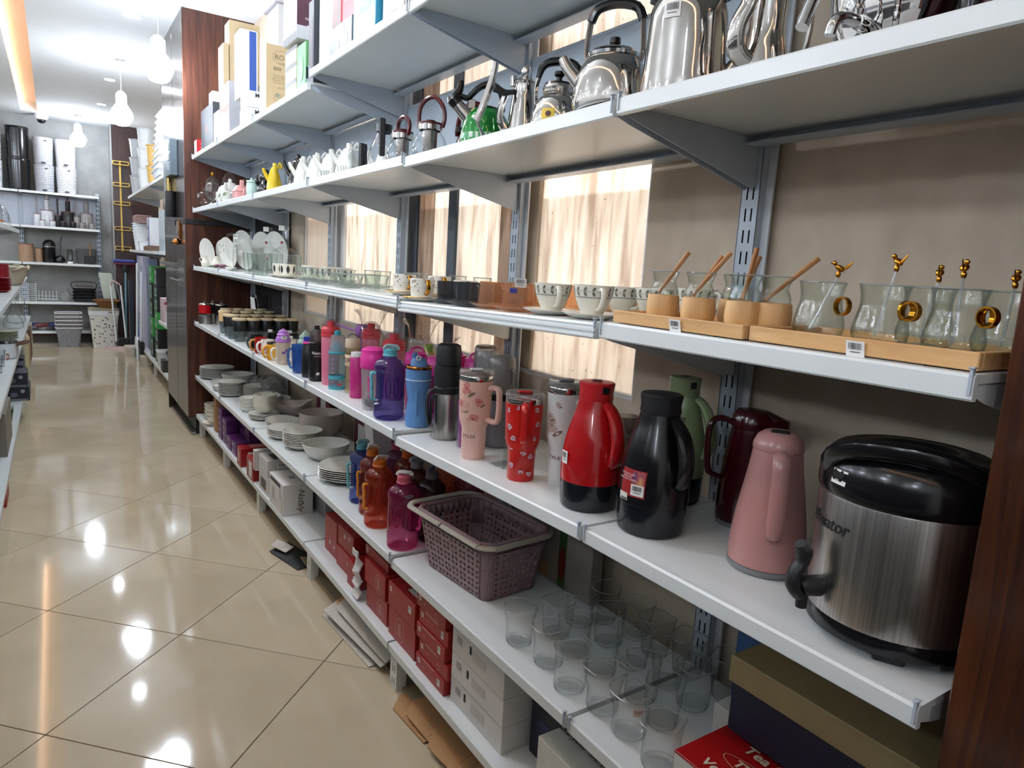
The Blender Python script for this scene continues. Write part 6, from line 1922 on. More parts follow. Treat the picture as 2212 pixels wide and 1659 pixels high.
t = thing('crumpled_paper', 'crumpled white paper strip hanging between the red cartons', 'paper', (.968, 2.455, Z6))
rr = random.Random(4)
rg = []
for k in range(9):
    z = .205 - k * .0245
    w = .028 + .008 * rr.random()
    o_ = .012 * rr.uniform(-1, 1)
    rg.append([(o_ - .012, -w, max(z, .001)), (o_ - .018 + .01 * rr.random(), 0, max(z, .001)), (o_ - .01, w, max(z, .001)), (o_ - .006, w, max(z, .001)), (o_ - .010, 0, max(z, .001)), (o_ - .006, -w, max(z, .001))])
obj('sheet', G().loft(rg), white_card, t, smooth=.2)
obj('torn_corner', G().add([(-.012, -.02, .12), (-.045, -.04, .135), (-.03, -.055, .11), (-.01, -.045, .10)], [(0, 1, 2, 3)]), white_card, t, smooth=0)
for k in range(5):
    z0 = Z6 + k * .0545
    dy = (.0, -.012, .004, -.006, .008)[k]
    carton('red_carton', f'flat red carton, {("bottom", "second from bottom", "middle", "second from top", "top")[k]} of the five-high stack', .962 + .004 * (k % 2), 1.20, 1.715 + dy, 1.915 + dy, z0, z0 + .052, red_card, [('sq', 'a', .12, .62, .015), ('text', 'a', .3, .5, 'Bimira', .006, pink_ink), ('bar', 'a', .82, .55, (.018, .024)) if k in (2, 3, 0) else ('ring', 'a', .7, .4, (.02, .022), pink_ink, .001), ('rect', 'a', .45, .97, (.09, .003), pink_ink)], group='flat red cartons stacked five high')
# ---- white storage cartons
for k in range(3):
    z0 = Z6 + k * .0875
    carton('white_carton', f'white carton with cut-out slot, {("bottom", "middle", "top")[k]} of the three-high stack', .978 - .004 * k, 1.24, 1.405 - .004 * k, 1.70 - .006 * k, z0, z0 + .085, white_card, [('rect', 'a', .30 + .04 * k, .62, (.012, .026), M('slot_shadow', '2a2724', .8), 'cut_slot'), ('rect', 'a', .55, .52, (.075, .030), M('slot_flap', 'c4bdb7', .6), 'slot_flap'), ('rect', 'a', .16, .60, (.032, .026), M('label_grey', 'b9b3b0', .6)), ('ring', 'a', .16, .60, (.028, .016), dark_ink, .0012), ('text', 'a', .16, .60, 'NUTROSE', .0055, dark_ink, .2)], group='white cartons stacked three high')
carton('navy_carton', 'navy blue carton behind the white carton stack', 1.06, 1.34, 1.22, 1.385, Z6, Z6 + .20, M('navy_card', '151b33', .5), [('rect', 'a', .5, .55, (.10, .02), M('navy_light', '27305a', .5))])
carton('gift_box', 'white gift box lettered Live your life, under the glass shelf joint', .972, 1.18, 1.0, 1.235, Z6, Z6 + .175, M('ivory_card', 'cfcfc6', .5), [('text', 't', .40, .36, 'Live your life the', .030, M('brown_ink', '6a5148', .6), .35), ('rect', 't', .35, .75, (.10, .05), ink)], bev=.002)
carton('maroon_box', 'cream box with maroon lid edge beside the gift box', .985, 1.17, .80, .975, Z6, Z6 + .20, M('ivory_card', 'cfcfc6', .5), [('rect', 'a', .5, .9, (.16, .03), M('deep_red_ink', '6e1416', .5)), ('rect', 't', .5, .2, (.16, .05), M('deep_red_ink', '6e1416', .5))])
# ---- middle of the bottom shelf
carton('white_carton', 'white carton lettered Nataly with line drawings on its side', .938, 1.095, 3.458, 3.728, Z6, Z6 + .168, white_card, [('rect', 'a', .45, .88, (.20, .020), dark_ink), ('rect', 'a', .30, .45, (.05, .07), M('pale_line_print', 'b5aea8', .6)), ('ring', 'a', .48, .42, (.06, .07), M('pale_line_grey', '9a948e', .6), .0012), ('rect', 'a', .80, .62, (.006, .06), dark_ink), ('rect', 'a', .90, .35, (.008, .10), M('pale_line_grey', '9a948e', .6)), ('text', 'n', .60, .46, 'Nataly', .046, dark_ink, .25, 0, -pi / 2), ('ring', 'n', .60, .80, (.012, .010), dark_ink, .001), ('disc', 'n', .66, .36, (.008, .008), ink), ('rect', 't', .55, .5, (.05, .03), M('pale_line_grey', '9a948e', .6))])
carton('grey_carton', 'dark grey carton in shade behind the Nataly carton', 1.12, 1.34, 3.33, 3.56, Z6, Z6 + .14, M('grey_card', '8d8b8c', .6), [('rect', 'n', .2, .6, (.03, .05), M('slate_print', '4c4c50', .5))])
wr = M('off_white_carton', 'c9c6c2', .5)
carton('gadget_carton', 'white gadget carton with barcode and red stripe, upper of two', .945, 1.17, 3.80, 3.99, Z6 + .108, Z6 + .205, wr, [('rect', 't', .55, .40, (.12, .10), dark_ink), ('disc', 't', .25, .75, (.05, .03), dark_ink), ('rect', 'n', .62, .22, (.14, .03), red_card), ('bar', 'n', .35, .68, (.055, .026)), ('text', 'a', .4, .6, 'Retro', .012, dark_ink)])
carton('gadget_carton', 'white gadget carton with dark picture, lower of two', .945, 1.15, 3.79, 3.99, Z6, Z6 + .105, wr, [('rect', 'a', .5, .5, (.12, .06), M('brown_print', '5a5048', .5)), ('disc', 'a', .5, .5, (.08, .04), M('slate_print', '4c4c50', .5))])
carton('slim_carton', 'slim white carton with red edge beside the gadget cartons', .93, 1.12, 4.02, 4.07, Z6 + .09, Z6 + .21, wr, [('rect', 'a', .85, .5, (.010, .11), red_card), ('text', 't', .5, .5, 'mini', .02, dark_ink)])
carton('red_white_carton', 'tall red carton with white picture panel, tilted at shelf front', .935, 1.02, 4.10, 4.26, Z6, Z6 + .125, M('bright_red_carton', '96161c', .35), [('rect', 'a', .62, .5, (.075, .095), white_card), ('ring', 'a', .62, .5, (.05, .06), M('pale_line_grey', '9a948e', .6), .002)])
carton('red_white_carton', 'low red carton with wide white front, beside the purple boxes', .935, 1.19, 4.42, 4.53, Z6, Z6 + .118, M('bright_red_carton', '96161c', .35), [('rect', 'n', .56, .48, (.20, .075), white_card), ('rect', 'a', .5, .5, (.012, .06), paper_w), ('rect', 't', .5, .5, (.08, .12), M('pink_print', 'c77f7a', .5))])
carton('red_carton', 'small red carton at the back behind the gadget cartons', 1.15, 1.33, 4.12, 4.34, Z6, Z6 + .20, red_card, [('rect', 'n', .3, .6, (.05, .05), pink_ink)])
pur = M('purple_carton', '53215c', .4, noise=.05)
rr = random.Random(3)
i = 0
places = ('front', 'second', 'third', 'rear')
for c in range(3):
    for d in range(4):
        hgt = (3, 2, 4, 5)[d] if c == 0 else (4, 3, 5, 5)[d]
        for k in range(hgt):
            x0 = .955 + c * .085 + .004 * rr.random()
            y0 = 4.66 + d * .155 + .01 * rr.random()
            if c == 0 and d == 0 and k > 1:
                continue
            z0 = Z6 + k * .046
            carton('purple_box', f'small purple box, layer {("one", "two", "three", "four", "five")[k]} up, {("aisle", "middle", "wall")[c]} column, {places[d]} from the red cartons', x0, x0 + .078, y0, y0 + .135, z0, z0 + .0445, pur, [('rect', 'a', .3, .5, (.022, .026), M('lilac_print', 'c9b8c8', .5)), ('disc', 'a', .75, .5, (.018, .02), M('lilac_print2', '9a6aa0', .5))] if c == 0 else [], 'box', 'small purple boxes on the bottom shelf', flap=False)
carton('open_purple_box', 'opened purple box with pale inside flap on the purple pile', 1.02, 1.11, 4.70, 4.83, Z6 + .142 + .046, Z6 + .20 + .046, pur, [('rect', 't', .5, .5, (.10, .07), white_card)])
carton('kraft_carton', 'tall thin kraft carton standing beside the stacked white bowls', .965, 1.17, 5.39, 5.47, Z6, Z6 + .265, kraft, [('rect', 'a', .5, .5, (.004, .25), M('kraft_dark', '7d5a38', .8))], flap=False)
stack('tea_bowl', 'bottom shelf stack by the kraft carton, front', 'bowl', 1.0, 5.66, 3, .03, bowl_g(.055, .05, .45), cream_p, 6, .02)
stack('saucer_plate', 'bottom shelf stack under the tea bowls', 'plate', .99, 5.66, 2, .009, plate_g(.075, .012), cream_p, 6)
stack('tea_bowl', 'bottom shelf stack by the kraft carton, rear', 'bowl', 1.02, 5.85, 4, .028, bowl_g(.06, .05, .45), cream_p, 6)
# ---- boxes on the plate shelf, near end
carton('tea_server_box', 'red box lettered Tea Server on its top, near the lower right', .985, 1.165, .60, .815, .513, .60, M('tea_box_red', 'a31013', .35), [('text', 't', .62, .72, 'Tea Serv', .036, M('cream_ink', 'd8c9b0', .5), .12, .001), ('text', 't', .62, .43, 'TEAMA', .030, M('cream_ink', 'd8c9b0', .5), .12, .0012), ('ring', 't', .62, .43, (.15, .042), M('cream_ink', 'd8c9b0', .5), .0012), ('text', 't', .50, .16, 'Verseuse', .032, M('cream_ink', 'd8c9b0', .5), .12, .001), ('rect', 'a', .5, .72, (.21, .04), M('ivory_card', 'cfcfc6', .5)), ('rect', 'a', .5, .40, (.21, .016), M('deep_red_ink', '6e1416', .5)), ('text', 'a', .18, .40, '800.5 FILTER', .008, M('cream_ink', 'd8c9b0', .5))], flap=False)
carton('white_box', 'white box with blue COLD mark behind the red tea box', 1.18, 1.31, .64, .88, .513, .60, M('ivory_card', 'cfcfc6', .5), [('rect', 't', .28, .55, (.045, .028), M('cold_blue', '24406e', .5)), ('text', 't', .28, .55, 'COLD', .014, M('pale_blue_ink', '9fb6d8', .5), .1, .0004)], flap=False)
t = thing('lidded_box', 'dark navy gift box with champagne lid, lower right corner', 'box', (1.215, .60, .615))
obj('body', G().box(-.10, .145, -.205, .195, 0, .125, .002), M('navy_card', '10131c', .5), t)
obj('lid', G().box(-.106, .150, -.212, .202, .105, .162, .003), M('champagne_card', '9b8a62', .4, .2), t)
carton('cream_box', 'plain cream box under the navy gift box', 1.175, 1.36, .40, .595, .513, .613, M('cream_card', 'b9b0a0', .5), flap=False)
carton('cream_box', 'small plain cream block under the far side of the navy gift box', 1.32, 1.365, .61, .79, .513, .613, M('cream_card', 'b9b0a0', .5), flap=False)
carton('blue_pack', 'blue pack with barcode at the wall behind the navy gift box', 1.33, 1.365, .83, .95, .513, .80, M('blue_pack_card', '3c5c8c', .45), [('bar', 'a', .35, .85, (.03, .05)), ('disc', 'a', .75, .85, (.03, .05), M('magenta_plastic', 'b92c78', .3))], flap=False)
carton('appliance_carton', 'grey carton with green ZHINA stripe at the wall beside the basket', 1.325, 1.368, 1.48, 1.80, .515, .80, M('grey_brown_card', '8a8078', .6), [('rect', 'a', .55, .5, (.038, .285), M('zhina_green', '2f5426', .5)), ('disc', 'a', .55, .28, (.032, .12), M('deep_red_ink', '6e1416', .5)), ('text', 'a', .55, .28, 'ZHINA', .026, M('cream_ink', 'd8c9b0', .5), .1, .0006, pi / 2), ('ring', 'a', .85, .42, (.06, .2), M('pale_line_grey', '9a948e', .6), .0015), ('rect', 'a', .2, .1, (.1, .05), M('tan_print', '9c7f58', .6))], flap=False)
# ================================================================== CARTONS ON THE TOP SHELF
def T(y):
    return zs(1, y)


gw = M('grey_white_carton', 'bfc1c6', .5)
beige = M('beige_carton', 'c9b48f', .55)
carton('red_gadget_box', 'small red and white gadget box at the far end, top shelf', .955, 1.02, 5.98, 6.09, 2.264, 2.375, M('bright_red_box', 'b3232e', .4), [('rect', 'a', .5, .5, (.10, .10), paper_w), ('disc', 'a', .4, .35, (.02, .05), dark_ink), ('rect', 'n', .7, .35, (.03, .04), white_card), ('text', 'n', .5, .7, 'MINI', .010, paper_w)])
carton('dark_slab_box', 'tall dark grey box standing near the far end, top shelf', .955, 1.01, 5.32, 5.78, 2.264, 2.545, M('slate_carton', '4b5058', .5), [('rect', 'a', .45, .45, (.03, .05), M('orange_red', 'c4523c', .5))])
carton('clear_pack', 'grey film-wrapped box right of the dark slab box', .955, 1.0, 5.11, 5.30, 2.264, 2.46, gw, [('ring', 'a', .5, .5, (.09, .14), M('pale_line_grey', '9a948e', .6), .003)])
carton('small_white_box', 'small white box standing on the dark slab box', .957, 1.005, 5.34, 5.47, 2.545, 2.62, paper_w, [('text', 'a', .5, .5, 'tea', .02, dark_ink)])
rp = [('ring', 'n', .62, .86, (.15, .07), M('faded_olive', '8d8266', .6), .0015), ('text', 'n', .62, .86, 'ROSE', .046, M('faded_olive', '8d8266', .6), 0, .0006), ('text', 'n', .62, .795, 'milano', .022, M('faded_olive', '8d8266', .6), .2), ('disc', 'n', .60, .45, (.10, .16), M('jug_print', 'a39c84', .6)), ('rect', 'n', .60, .60, (.06, .05), M('jug_print', 'a39c84', .6)), ('text', 'a', .5, .6, 'ROSE', .03, M('faded_olive', '8d8266', .6), 0, 0, pi / 2)]
carton('flask_carton', 'tall beige carton lettered ROSE with jug picture, left one', 1.0, 1.19, 4.99, 5.14, 2.583, 3.0, beige, rp)
carton('flask_carton', 'narrow beige carton standing left of the tall ROSE carton', .96, .995, 4.98, 5.14, 2.583, 2.85, beige, [('rect', 'a', .5, .3, (.1, .1), M('jug_print', 'a39c84', .6))])
carton('silver_pack', 'shiny silver film-wrapped carton under the beige ROSE carton', .955, 1.16, 4.79, 5.09, 2.264, 2.583, M('silver_film', 'b9bcc2', .15, .3), [('rect', 'n', .6, .15, (.05, .06), M('orange_red', 'c4523c', .5)), ('rect', 'a', .5, .75, (.14, .12), paper_w)])
carton('blue_white_box', 'white and blue teapot box leaning left of the second ROSE carton', .962, 1.06, 4.50, 4.66, 2.44, 2.82, paper_w, [('rect', 'n', .72, .5, (.04, .37), M('royal_blue', '35549c', .45)), ('disc', 'a', .5, .55, (.06, .14), M('pale_line_grey', '9a948e', .6))])
for k in range(2):
    carton('gift_mug_box', f'white mug box lettered MAKE IT, {("lower", "upper")[k]} one', .955 + .005 * k, 1.10, 4.32, 4.49, 2.264 + .092 * k, 2.355 + .092 * k, M('glossy_white_card', 'd3d6da', .25), [('text', 'n', .62, .55, 'MAKE\nIT', .034, dark_ink, 0, .0006), ('ring', 'a', .5, .4, (.04, .05), M('pale_line_grey', '9a948e', .6), .003)])
carton('plain_white_carton', 'tall white carton with fine print behind the second ROSE carton', 1.06, 1.27, 4.05, 4.28, 2.264, 2.86, M('glossy_white_card', 'd3d6da', .25), [('rect', 'n', .55, .72, (.13, .05), M('pale_line_print', 'b5aea8', .6)), ('text', 'n', .55, .82, 'KitchenPro', .016, M('faded_olive', '8d8266', .6))])
carton('plain_white_carton', 'topmost pale carton above the tall white one', 1.04, 1.25, 4.03, 4.30, 2.862, 3.12, M('pale_lilac_card', 'cfcad0', .4), [('rect', 'a', .5, .5, (.1, .1), M('tan_print', '9c7f58', .6))])
carton('flask_carton', 'beige carton lettered ROSE and NEW with snowflake mark, right one', .957, 1.10, 3.885, 4.02, 2.264, 2.60, beige, [('ring', 'n', .60, .82, (.11, .07), M('faded_olive', '8d8266', .6), .0015), ('text', 'n', .60, .82, 'ROSE', .036, M('faded_olive', '8d8266', .6), 0, .0006), ('text', 'n', .6, .74, 'milano', .018, M('faded_olive', '8d8266', .6), .2), ('rect', 'n', .40, .655, (.04, .016), M('faded_olive', '8d8266', .6)), ('text', 'n', .40, .655, 'NEW', .015, beige), ('text', 'n', .58, .50, 'Vacuum flask for hot\nand cold. Keeps your\nbeverage at the ideal\ntemperature all day.', .0115, M('faded_olive', '8d8266', .6)), ('text', 'n', .72, .37, 'HOT & COLD', .015, M('faded_olive', '8d8266', .6)), ('ring', 'n', .42, .22, (.04, .045), M('faded_olive', '8d8266', .6), .002), ('text', 'n', .42, .22, '*', .06, M('teal_print', '4f8f88', .6)), ('ring', 'n', .75, .22, (.04, .045), M('faded_olive', '8d8266', .6), .002), ('text', 'a', .5, .6, 'ROSE milano', .02, M('faded_olive', '8d8266', .6), 0, 0, pi / 2)])
for k in range(3):
    carton('cream_carton', f'cream lidded box with grey band, {("bottom", "middle", "top")[k]} of three', .972, 1.10, 3.40, 3.58, 2.264 + k * .075, 2.338 + k * .075, M('cream_box_card', 'd8d0b8', .5), [('rect', 'a', .5, .88, (.18, .016), M('grey_band', '6f7274', .5)), ('rect', 'n', .5, .88, (.12, .016), M('grey_band', '6f7274', .5))], flap=False)
carton('green_box', 'narrow bright green box in front of the cream stack', .957, 1.0, 3.20, 3.33, 2.264, 2.455, M('spring_green_card', '6cae74', .45), [('disc', 'a', .5, .45, (.06, .11), M('pale_green_print', '8dc795', .5)), ('rect', 'n', .5, .3, (.04, .05), M('dark_slab', '33383c', .5))])
carton('glassware_box', 'white and plum glassware box with goblet icons above cream stack', .958, 1.10, 3.345, 3.56, 2.50, 2.95, M('glossy_white_card', 'd3d6da', .25), [('rect', 'n', .5, .55, (.14, .38), M('plum_card', '5b3a4a', .45)), ('text', 'n', .42, .20, 'nano', .022, paper_w), ('ring', 'n', .72, .19, (.022, .022), paper_w, .002), ('text', 'n', .45, .12, 'Yx1', .022, paper_w, 0, .0006), ('ring', 'n', .72, .115, (.02, .02), paper_w, .002), ('ring', 'n', .90, .115, (.02, .02), paper_w, .002), ('rect', 'a', .5, .04, (.21, .03), M('grey_band', '6f7274', .5))])
carton('dark_slab_box', 'slim charcoal box right of the plum glassware box', .96, 1.15, 3.10, 3.17, 2.264, 2.60, M('charcoal_card', '3b3f46', .45), [('rect', 'a', .5, .5, (.05, .2), M('slate_print', '4c4c50', .5))])
ZT = 2.309
carton('white_set_box', 'white set box with curved line, right of the charcoal box', .972, 1.14, 2.90, 3.06, ZT, ZT + .30, paper_w, [('ring', 'a', .75, .35, (.10, .20), dark_ink, .0015)])
carton('red_set_box', 'red set box peeping out above the grey patterned box', 1.0, 1.12, 2.64, 2.88, ZT, ZT + .30, M('red_set_card', 'a8333c', .45), [('rect', 'a', .5, .8, (.15, .05), paper_w)])
carton('grey_pattern_box', 'grey box with white checker symbols at the shelf edge', .948, .985, 2.61, 2.86, ZT, ZT + .10, M('grey_pattern_card', '75787f', .45), [('rect', 'a', .22, .66, (.04, .045), paper_w), ('rect', 'a', .60, .70, (.035, .045), paper_w), ('rect', 'a', .40, .30, (.035, .045), paper_w), ('rect', 'a', .78, .34, (.035, .045), paper_w), ('ring', 'a', .40, .30, (.02, .028), dark_ink, .003), ('ring', 'a', .78, .34, (.02, .028), dark_ink, .003)])
carton('turquoise_box', 'turquoise blue box at the shelf edge, right of the grey one', .951, 1.02, 2.39, 2.60, ZT, ZT + .20, M('turquoise_card', '2f8fae', .4), [('text', 'a', .5, .45, 'Crystal', .03, M('pale_blue_ink', '9fb6d8', .5), .2)])
carton('lilac_box', 'pale lilac and white box right of the turquoise one', .97, 1.10, 2.20, 2.37, ZT, ZT + .25, M('pale_lilac_card', 'cfcad0', .4), [('text', 'a', .6, .22, 'DENO', .022, M('pale_line_grey', '9a948e', .6)), ('rect', 'a', .55, .12, (.09, .006), M('pale_line_grey', '9a948e', .6))])
# ================================================================== FLATTENED CARDBOARD ON THE FLOOR
wc = M('white_cardboard', 'b9b3a6', .75)


def sheet(name, label, pts, th, m, rx=0.0, ry=0.0, rz=0.0, loc=(0, 0, 0), crease=None):
    t = thing(name, label, 'cardboard', loc)
    g = G().prism(pts, 0, th)
    c, s = cos(rx), sin(rx)
    g.map(lambda u, v, w: (u, v * c - w * s, v * s + w * c))
    c2, s2 = cos(ry), sin(ry)
    g.map(lambda u, v, w: (u * c2 + w * s2, v, -u * s2 + w * c2)).at(0, 0, 0, rz)
    zmin = min(p[2] for p in g.v)
    g.map(lambda u, v, w: (u, v, w - zmin + .001))
    obj('board', g, m, t, smooth=0)
    q = G().prism([(x * .96 + .004, y * .3) for x, y in pts], th, th + .001)
    q.map(lambda u, v, w: (u, v * c - w * s, v * s + w * c)).map(lambda u, v, w: (u * c2 + w * s2, v, -u * s2 + w * c2)).at(0, 0, 0, rz).map(lambda u, v, w: (u, v, w - zmin + .001))
    obj('crease_strip', q, m, t, smooth=0)
    return t


sheet('cardboard_sheet', 'white flattened carton leaning out under the shelf, topmost of four', [(-.05, -.24), (.05, -.25), (.05, .24), (-.045, .22)], .004, wc, .03, -.55, .06, (.99, 2.41, .05))
sheet('cardboard_sheet', 'white flattened carton, second of four under the shelf', [(-.05, -.25), (.05, -.25), (.05, .26), (-.05, .25)], .004, wc, .02, -.35, .10, (.975, 2.44, .025))
sheet('cardboard_sheet', 'white flattened carton lying lowest, sticking farthest into the aisle', [(-.05, -.22), (.05, -.22), (.05, .25), (-.045, .24)], .004, wc, 0, -.08, .08, (.965, 2.47, 0))
sheet('cardboard_sheet', 'small brown cardboard flap among the white flattened cartons', [(-.03, -.06), (.03, -.06), (.03, .07), (-.03, .07)], .004, kraft, .1, -.5, .2, (.99, 2.60, .06))
sheet('cardboard_sheet', 'dark flattened carton with white flap by the Nataly carton', [(-.06, -.16), (.07, -.17), (.07, .15), (-.055, .12)], .004, black_m, .02, -.05, .25, (.955, 3.36, 0))
sheet('cardboard_sheet', 'white folded flap on the dark flattened carton', [(-.03, -.07), (.03, -.06), (.03, .07), (-.03, .05)], .003, wc, .05, -.15, .4, (.93, 3.45, .02))
for k in range(7):
    rr = random.Random(40 + k)
    sheet('cardboard_sheet', f'torn brown cardboard sheet in the near floor heap, {("lowest", "second", "third", "fourth", "fifth", "sixth", "uppermost")[k]}', [(-.06 + rr.uniform(-.01, .01), -.13), (.02, -.14 + rr.uniform(0, .02)), (.06, -.12), (.065, .11), (.0, .13), (-.055, .10 + rr.uniform(-.02, .02))], .004, kraft, rr.uniform(-.05, .08), rr.uniform(-.2, -.05), rr.uniform(-.3, .3), (.985 + rr.uniform(-.015, .02), 1.90 - .085 * k, .006 * (k % 4)))

# ================================================================== FAR SHELVES PAST THE PILLAR
def plain_shelf(label, x0, x1, y0, y1, z, front, group, m=None, br=()):
    """simple metal shelf; front is the side the lip is on: '-x', '+x' or '-y'"""
    t = thing('metal_shelf', label, 'shelf', (0, 0, 0), 0, group)
    m = m or white_metal
    obj('deck', G().box(x0, x1, y0, y1, z - .012, z - .0005), m, t)
    b = {'-x': (x0 - .010, x0, y0, y1), '+x': (x1, x1 + .010, y0, y1), '-y': (x0, x1, y0 - .010, y0)}[front]
    obj('front_lip', G().box(b[0], b[1], b[2], b[3], z - .034, z, .002), m, t)
    for q in br:
        if front == '-y':
            g = G().loft([[(q, y0 + .01, z - .014), (q, y0 + .01, z - .034), (q, y1, z - .12), (q, y1, z - .014)], [(q + .004, y0 + .01, z - .014), (q + .004, y0 + .01, z - .034), (q + .004, y1, z - .12), (q + .004, y1, z - .014)]])
        else:
            xa, xb = (x0 + .01, x1) if front == '-x' else (x1 - .01, x0)
            g = G().loft([[(xa, q, z - .014), (xa, q, z - .034), (xb, q, z - .12), (xb, q, z - .014)], [(xa, q + .004, z - .014), (xa, q + .004, z - .034), (xb, q + .004, z - .12), (xb, q + .004, z - .014)]])
        obj('bracket', g, grey_metal, t)
    return t


FG = 'metal shelves past the wooden pillar'
for z, y0, y1, lb in ((2.27, 7.4, 9.3, 'upper shelf past the pillar, near half, holding white trays'), (2.27, 9.32, 11.9, 'upper shelf past the pillar, far half, holding ribbed baskets'), (1.50, 7.4, 9.6, 'middle shelf past the pillar, near half, with clear boxes'), (1.50, 9.62, 11.9, 'middle shelf past the pillar, far half, with bucket stack'), (.19, 7.4, 9.3, 'bottom shelf past the pillar, near half'), (.19, 9.32, 11.4, 'bottom shelf past the pillar, far half'), (.74, 7.4, 8.6, 'low short shelf past the pillar holding a pink box')):
    plain_shelf('white metal ' + lb, .96, 1.37, y0, y1, z, '-x', FG, br=(y0 + .02, y1 - .02) if z > .5 else ())
for i, y in enumerate((7.42, 9.31, 11.9)):
    t = thing('shelf_upright', 'slotted steel upright past the pillar, ' + ('nearest', 'middle', 'farthest')[i], 'upright', (0, 0, 0))
    obj('channel', slotted(G(), 1.374, y, .052, 0, 2.62), grey_metal, t, smooth=0)
    obj('foot', G().box(.97, 1.0, y - .03, y + .03, 0, .15, .002), white_metal, t)
plas_w = M('white_tray_plastic', 'd8dde0', .35)
for k in range(10):
    t = thing('stacked_tray', f'curved white plastic tray, {("lowest", "second", "third", "fourth", "fifth", "sixth", "seventh", "eighth", "ninth", "topmost")[k]} in the leaning stack past the pillar', 'tray', (1.06 + .006 * k, 8.55 - .004 * k, 2.271 + .066 * k), .1, 'white trays in the leaning stack')
    obj('pan', G().loft([[(a, b, z + .045 * (.5 - b / .34)) for a, b, _ in rrect(w, l, .04, 0)] for w, l, z in ((.20, .30, 0), (.235, .335, .05), (.25, .35, .062), (.23, .33, .060), (.19, .29, .008))], True, False), plas_w, t)
    obj('lip', G().tube([(a, b, .062 + .045 * (.5 - b / .34)) for a, b, _ in rrect(.25, .35, .045, 0)], .005, 6, True), plas_w, t)
ribb = M('grey_ribbed_plastic', 'a9adb0', .4)
for i, (x, y, n, m) in enumerate(((1.05, 11.3, 3, ribb), (1.05, 10.2, 3, plas_w), (1.10, 9.75, 2, M('tan_plastic', 'c8a35a', .4)))):
    for k in range(n):
        h = .25
        t = thing('ribbed_basket', ('grey ribbed basket wrapped in film', 'white ribbed basket', 'tan ribbed basket')[i] + f', {("bottom", "middle", "top")[k]} of its pile past the pillar', 'basket', (x, y, 2.272 + k * h * .98))
        obj('wall', G().lathe([(0, .002), (.085, 0)] + [(.09 + .022 * q / 14 + (.004 if q % 2 else 0), .01 + q * .0165) for q in range(15)], 28), m, t)
        obj('rim', G().lathe([(.112, .24), (.122, .242), (.122, .25), (.112, .25)], 28), m, t)
# middle shelf: buckets, boxes
for k in range(4):
    t = thing('bucket', f'white plastic bucket, {("lowest", "second", "third", "topmost")[k]} of the nested stack past the pillar', 'bucket', (1.06, 11.2, 1.501 + .035 * k))
    obj('wall', G().lathe([(0, .002), (.09, 0), (.12, .26), (.118, .26), (.088, .006)], 28), plas_w, t)
    obj('rim', G().lathe([(.119, .25), (.13, .252), (.13, .262), (.119, .264)], 28), plas_w, t)
for k in range(5):
    carton('pink_tray', f'flat dusty pink tray, {("lowest", "second", "third", "fourth", "topmost")[k]} on the bucket stack', .97, 1.15, 10.9, 11.5, 1.873 + .022 * k, 1.890 + .022 * k, M('dusty_pink_tray', 'a58580', .5), flap=False, cat='tray')
carton('blue_white_carton', 'tall white and blue carton on middle shelf past the pillar', .98, 1.10, 9.55, 9.80, 1.501, 1.90, M('glossy_white_card', 'd3d6da', .25), [('rect', 'a', .8, .5, (.08, .38), M('royal_blue', '35549c', .45)), ('disc', 'a', .35, .7, (.10, .05), dark_ink), ('disc', 'a', .35, .35, (.10, .05), dark_ink)])
carton('patterned_box', 'grey diamond-patterned box on the middle shelf beside the pillar', .97, 1.12, 8.1, 8.55, 1.501, 1.93, RAMP('diamond_glass', [(.1, '8b959c'), (.3, 'b9c2c6')], 'voronoi', 26, rough=.2))
for k in range(4):
    t = thing('coaster_pack', f'brown woven coaster pile on middle shelf, {("first", "second", "third", "fourth")[k]} from the pillar', 'coasters', (1.0, 9.1 + .2 * k, 1.501))
    obj('pile', G().lathe([(0, .0), (.07, .0)] + [(.075 if q % 2 else .07, .008 * q + .004) for q in range(7)] + [(0, .055)], 20), M('woven_brown', '6b5240', .7), t)
    obj('top_ring', G().lathe([(.05, .054), (.06, .06), (.05, .06)], 18), M('woven_brown', '6b5240', .7), t)
t = thing('white_tub', 'small white tub with opening on the middle shelf', 'tub', (1.02, 10.45, 1.501))
obj('tub', G().loft([rrect(.15, .2, .02, z) for z in (.0, .11)] + [rrect(.13, .18, .02, .11), rrect(.13, .18, .02, .03)], True, True), plas_w, t)
obj('rim', G().tube([(a, b, .11) for a, b, _ in rrect(.15, .2, .02, 0)], .006, 6, True), plas_w, t)
# tall cartons, mops, brooms
carton('tall_mop_carton', 'tall white carton lettered MAKSUN with round icons, left of two', .99, 1.08, 10.95, 11.25, .19, 1.42, M('lilac_white_card', 'b9b8c6', .5), [('text', 'a', .5, .85, 'MAKSUN', .10, dark_ink, 0, .002, -pi / 2)] + [('disc', 'a', .5, .12 + .055 * k, (.09, .055), dark_ink) for k in range(5)] + [('rect', 'a', .5, .5, (.03, .12), M('slate_print', '4c4c50', .5))])
carton('tall_mop_carton', 'tall white carton, right of the MAKSUN carton', .99, 1.08, 10.55, 10.85, .19, 1.42, M('lilac_white_card', 'b9b8c6', .5), [('rect', 'a', .5, .85, (.06, .12), dark_ink)])
carton('tall_mop_carton', 'tall grey-blue carton nearest the pillar behind mops', 1.02, 1.12, 10.1, 10.45, .19, 1.40, M('blue_grey_card', '77809c', .5), [('rect', 'a', .5, .7, (.1, .3), M('slate_print', '4c4c50', .5))])
carton('tall_mop_carton', 'bright blue carton edge beside the MAKSUN carton', .99, 1.06, 11.28, 11.36, .19, 1.43, M('royal_blue', '35549c', .45))
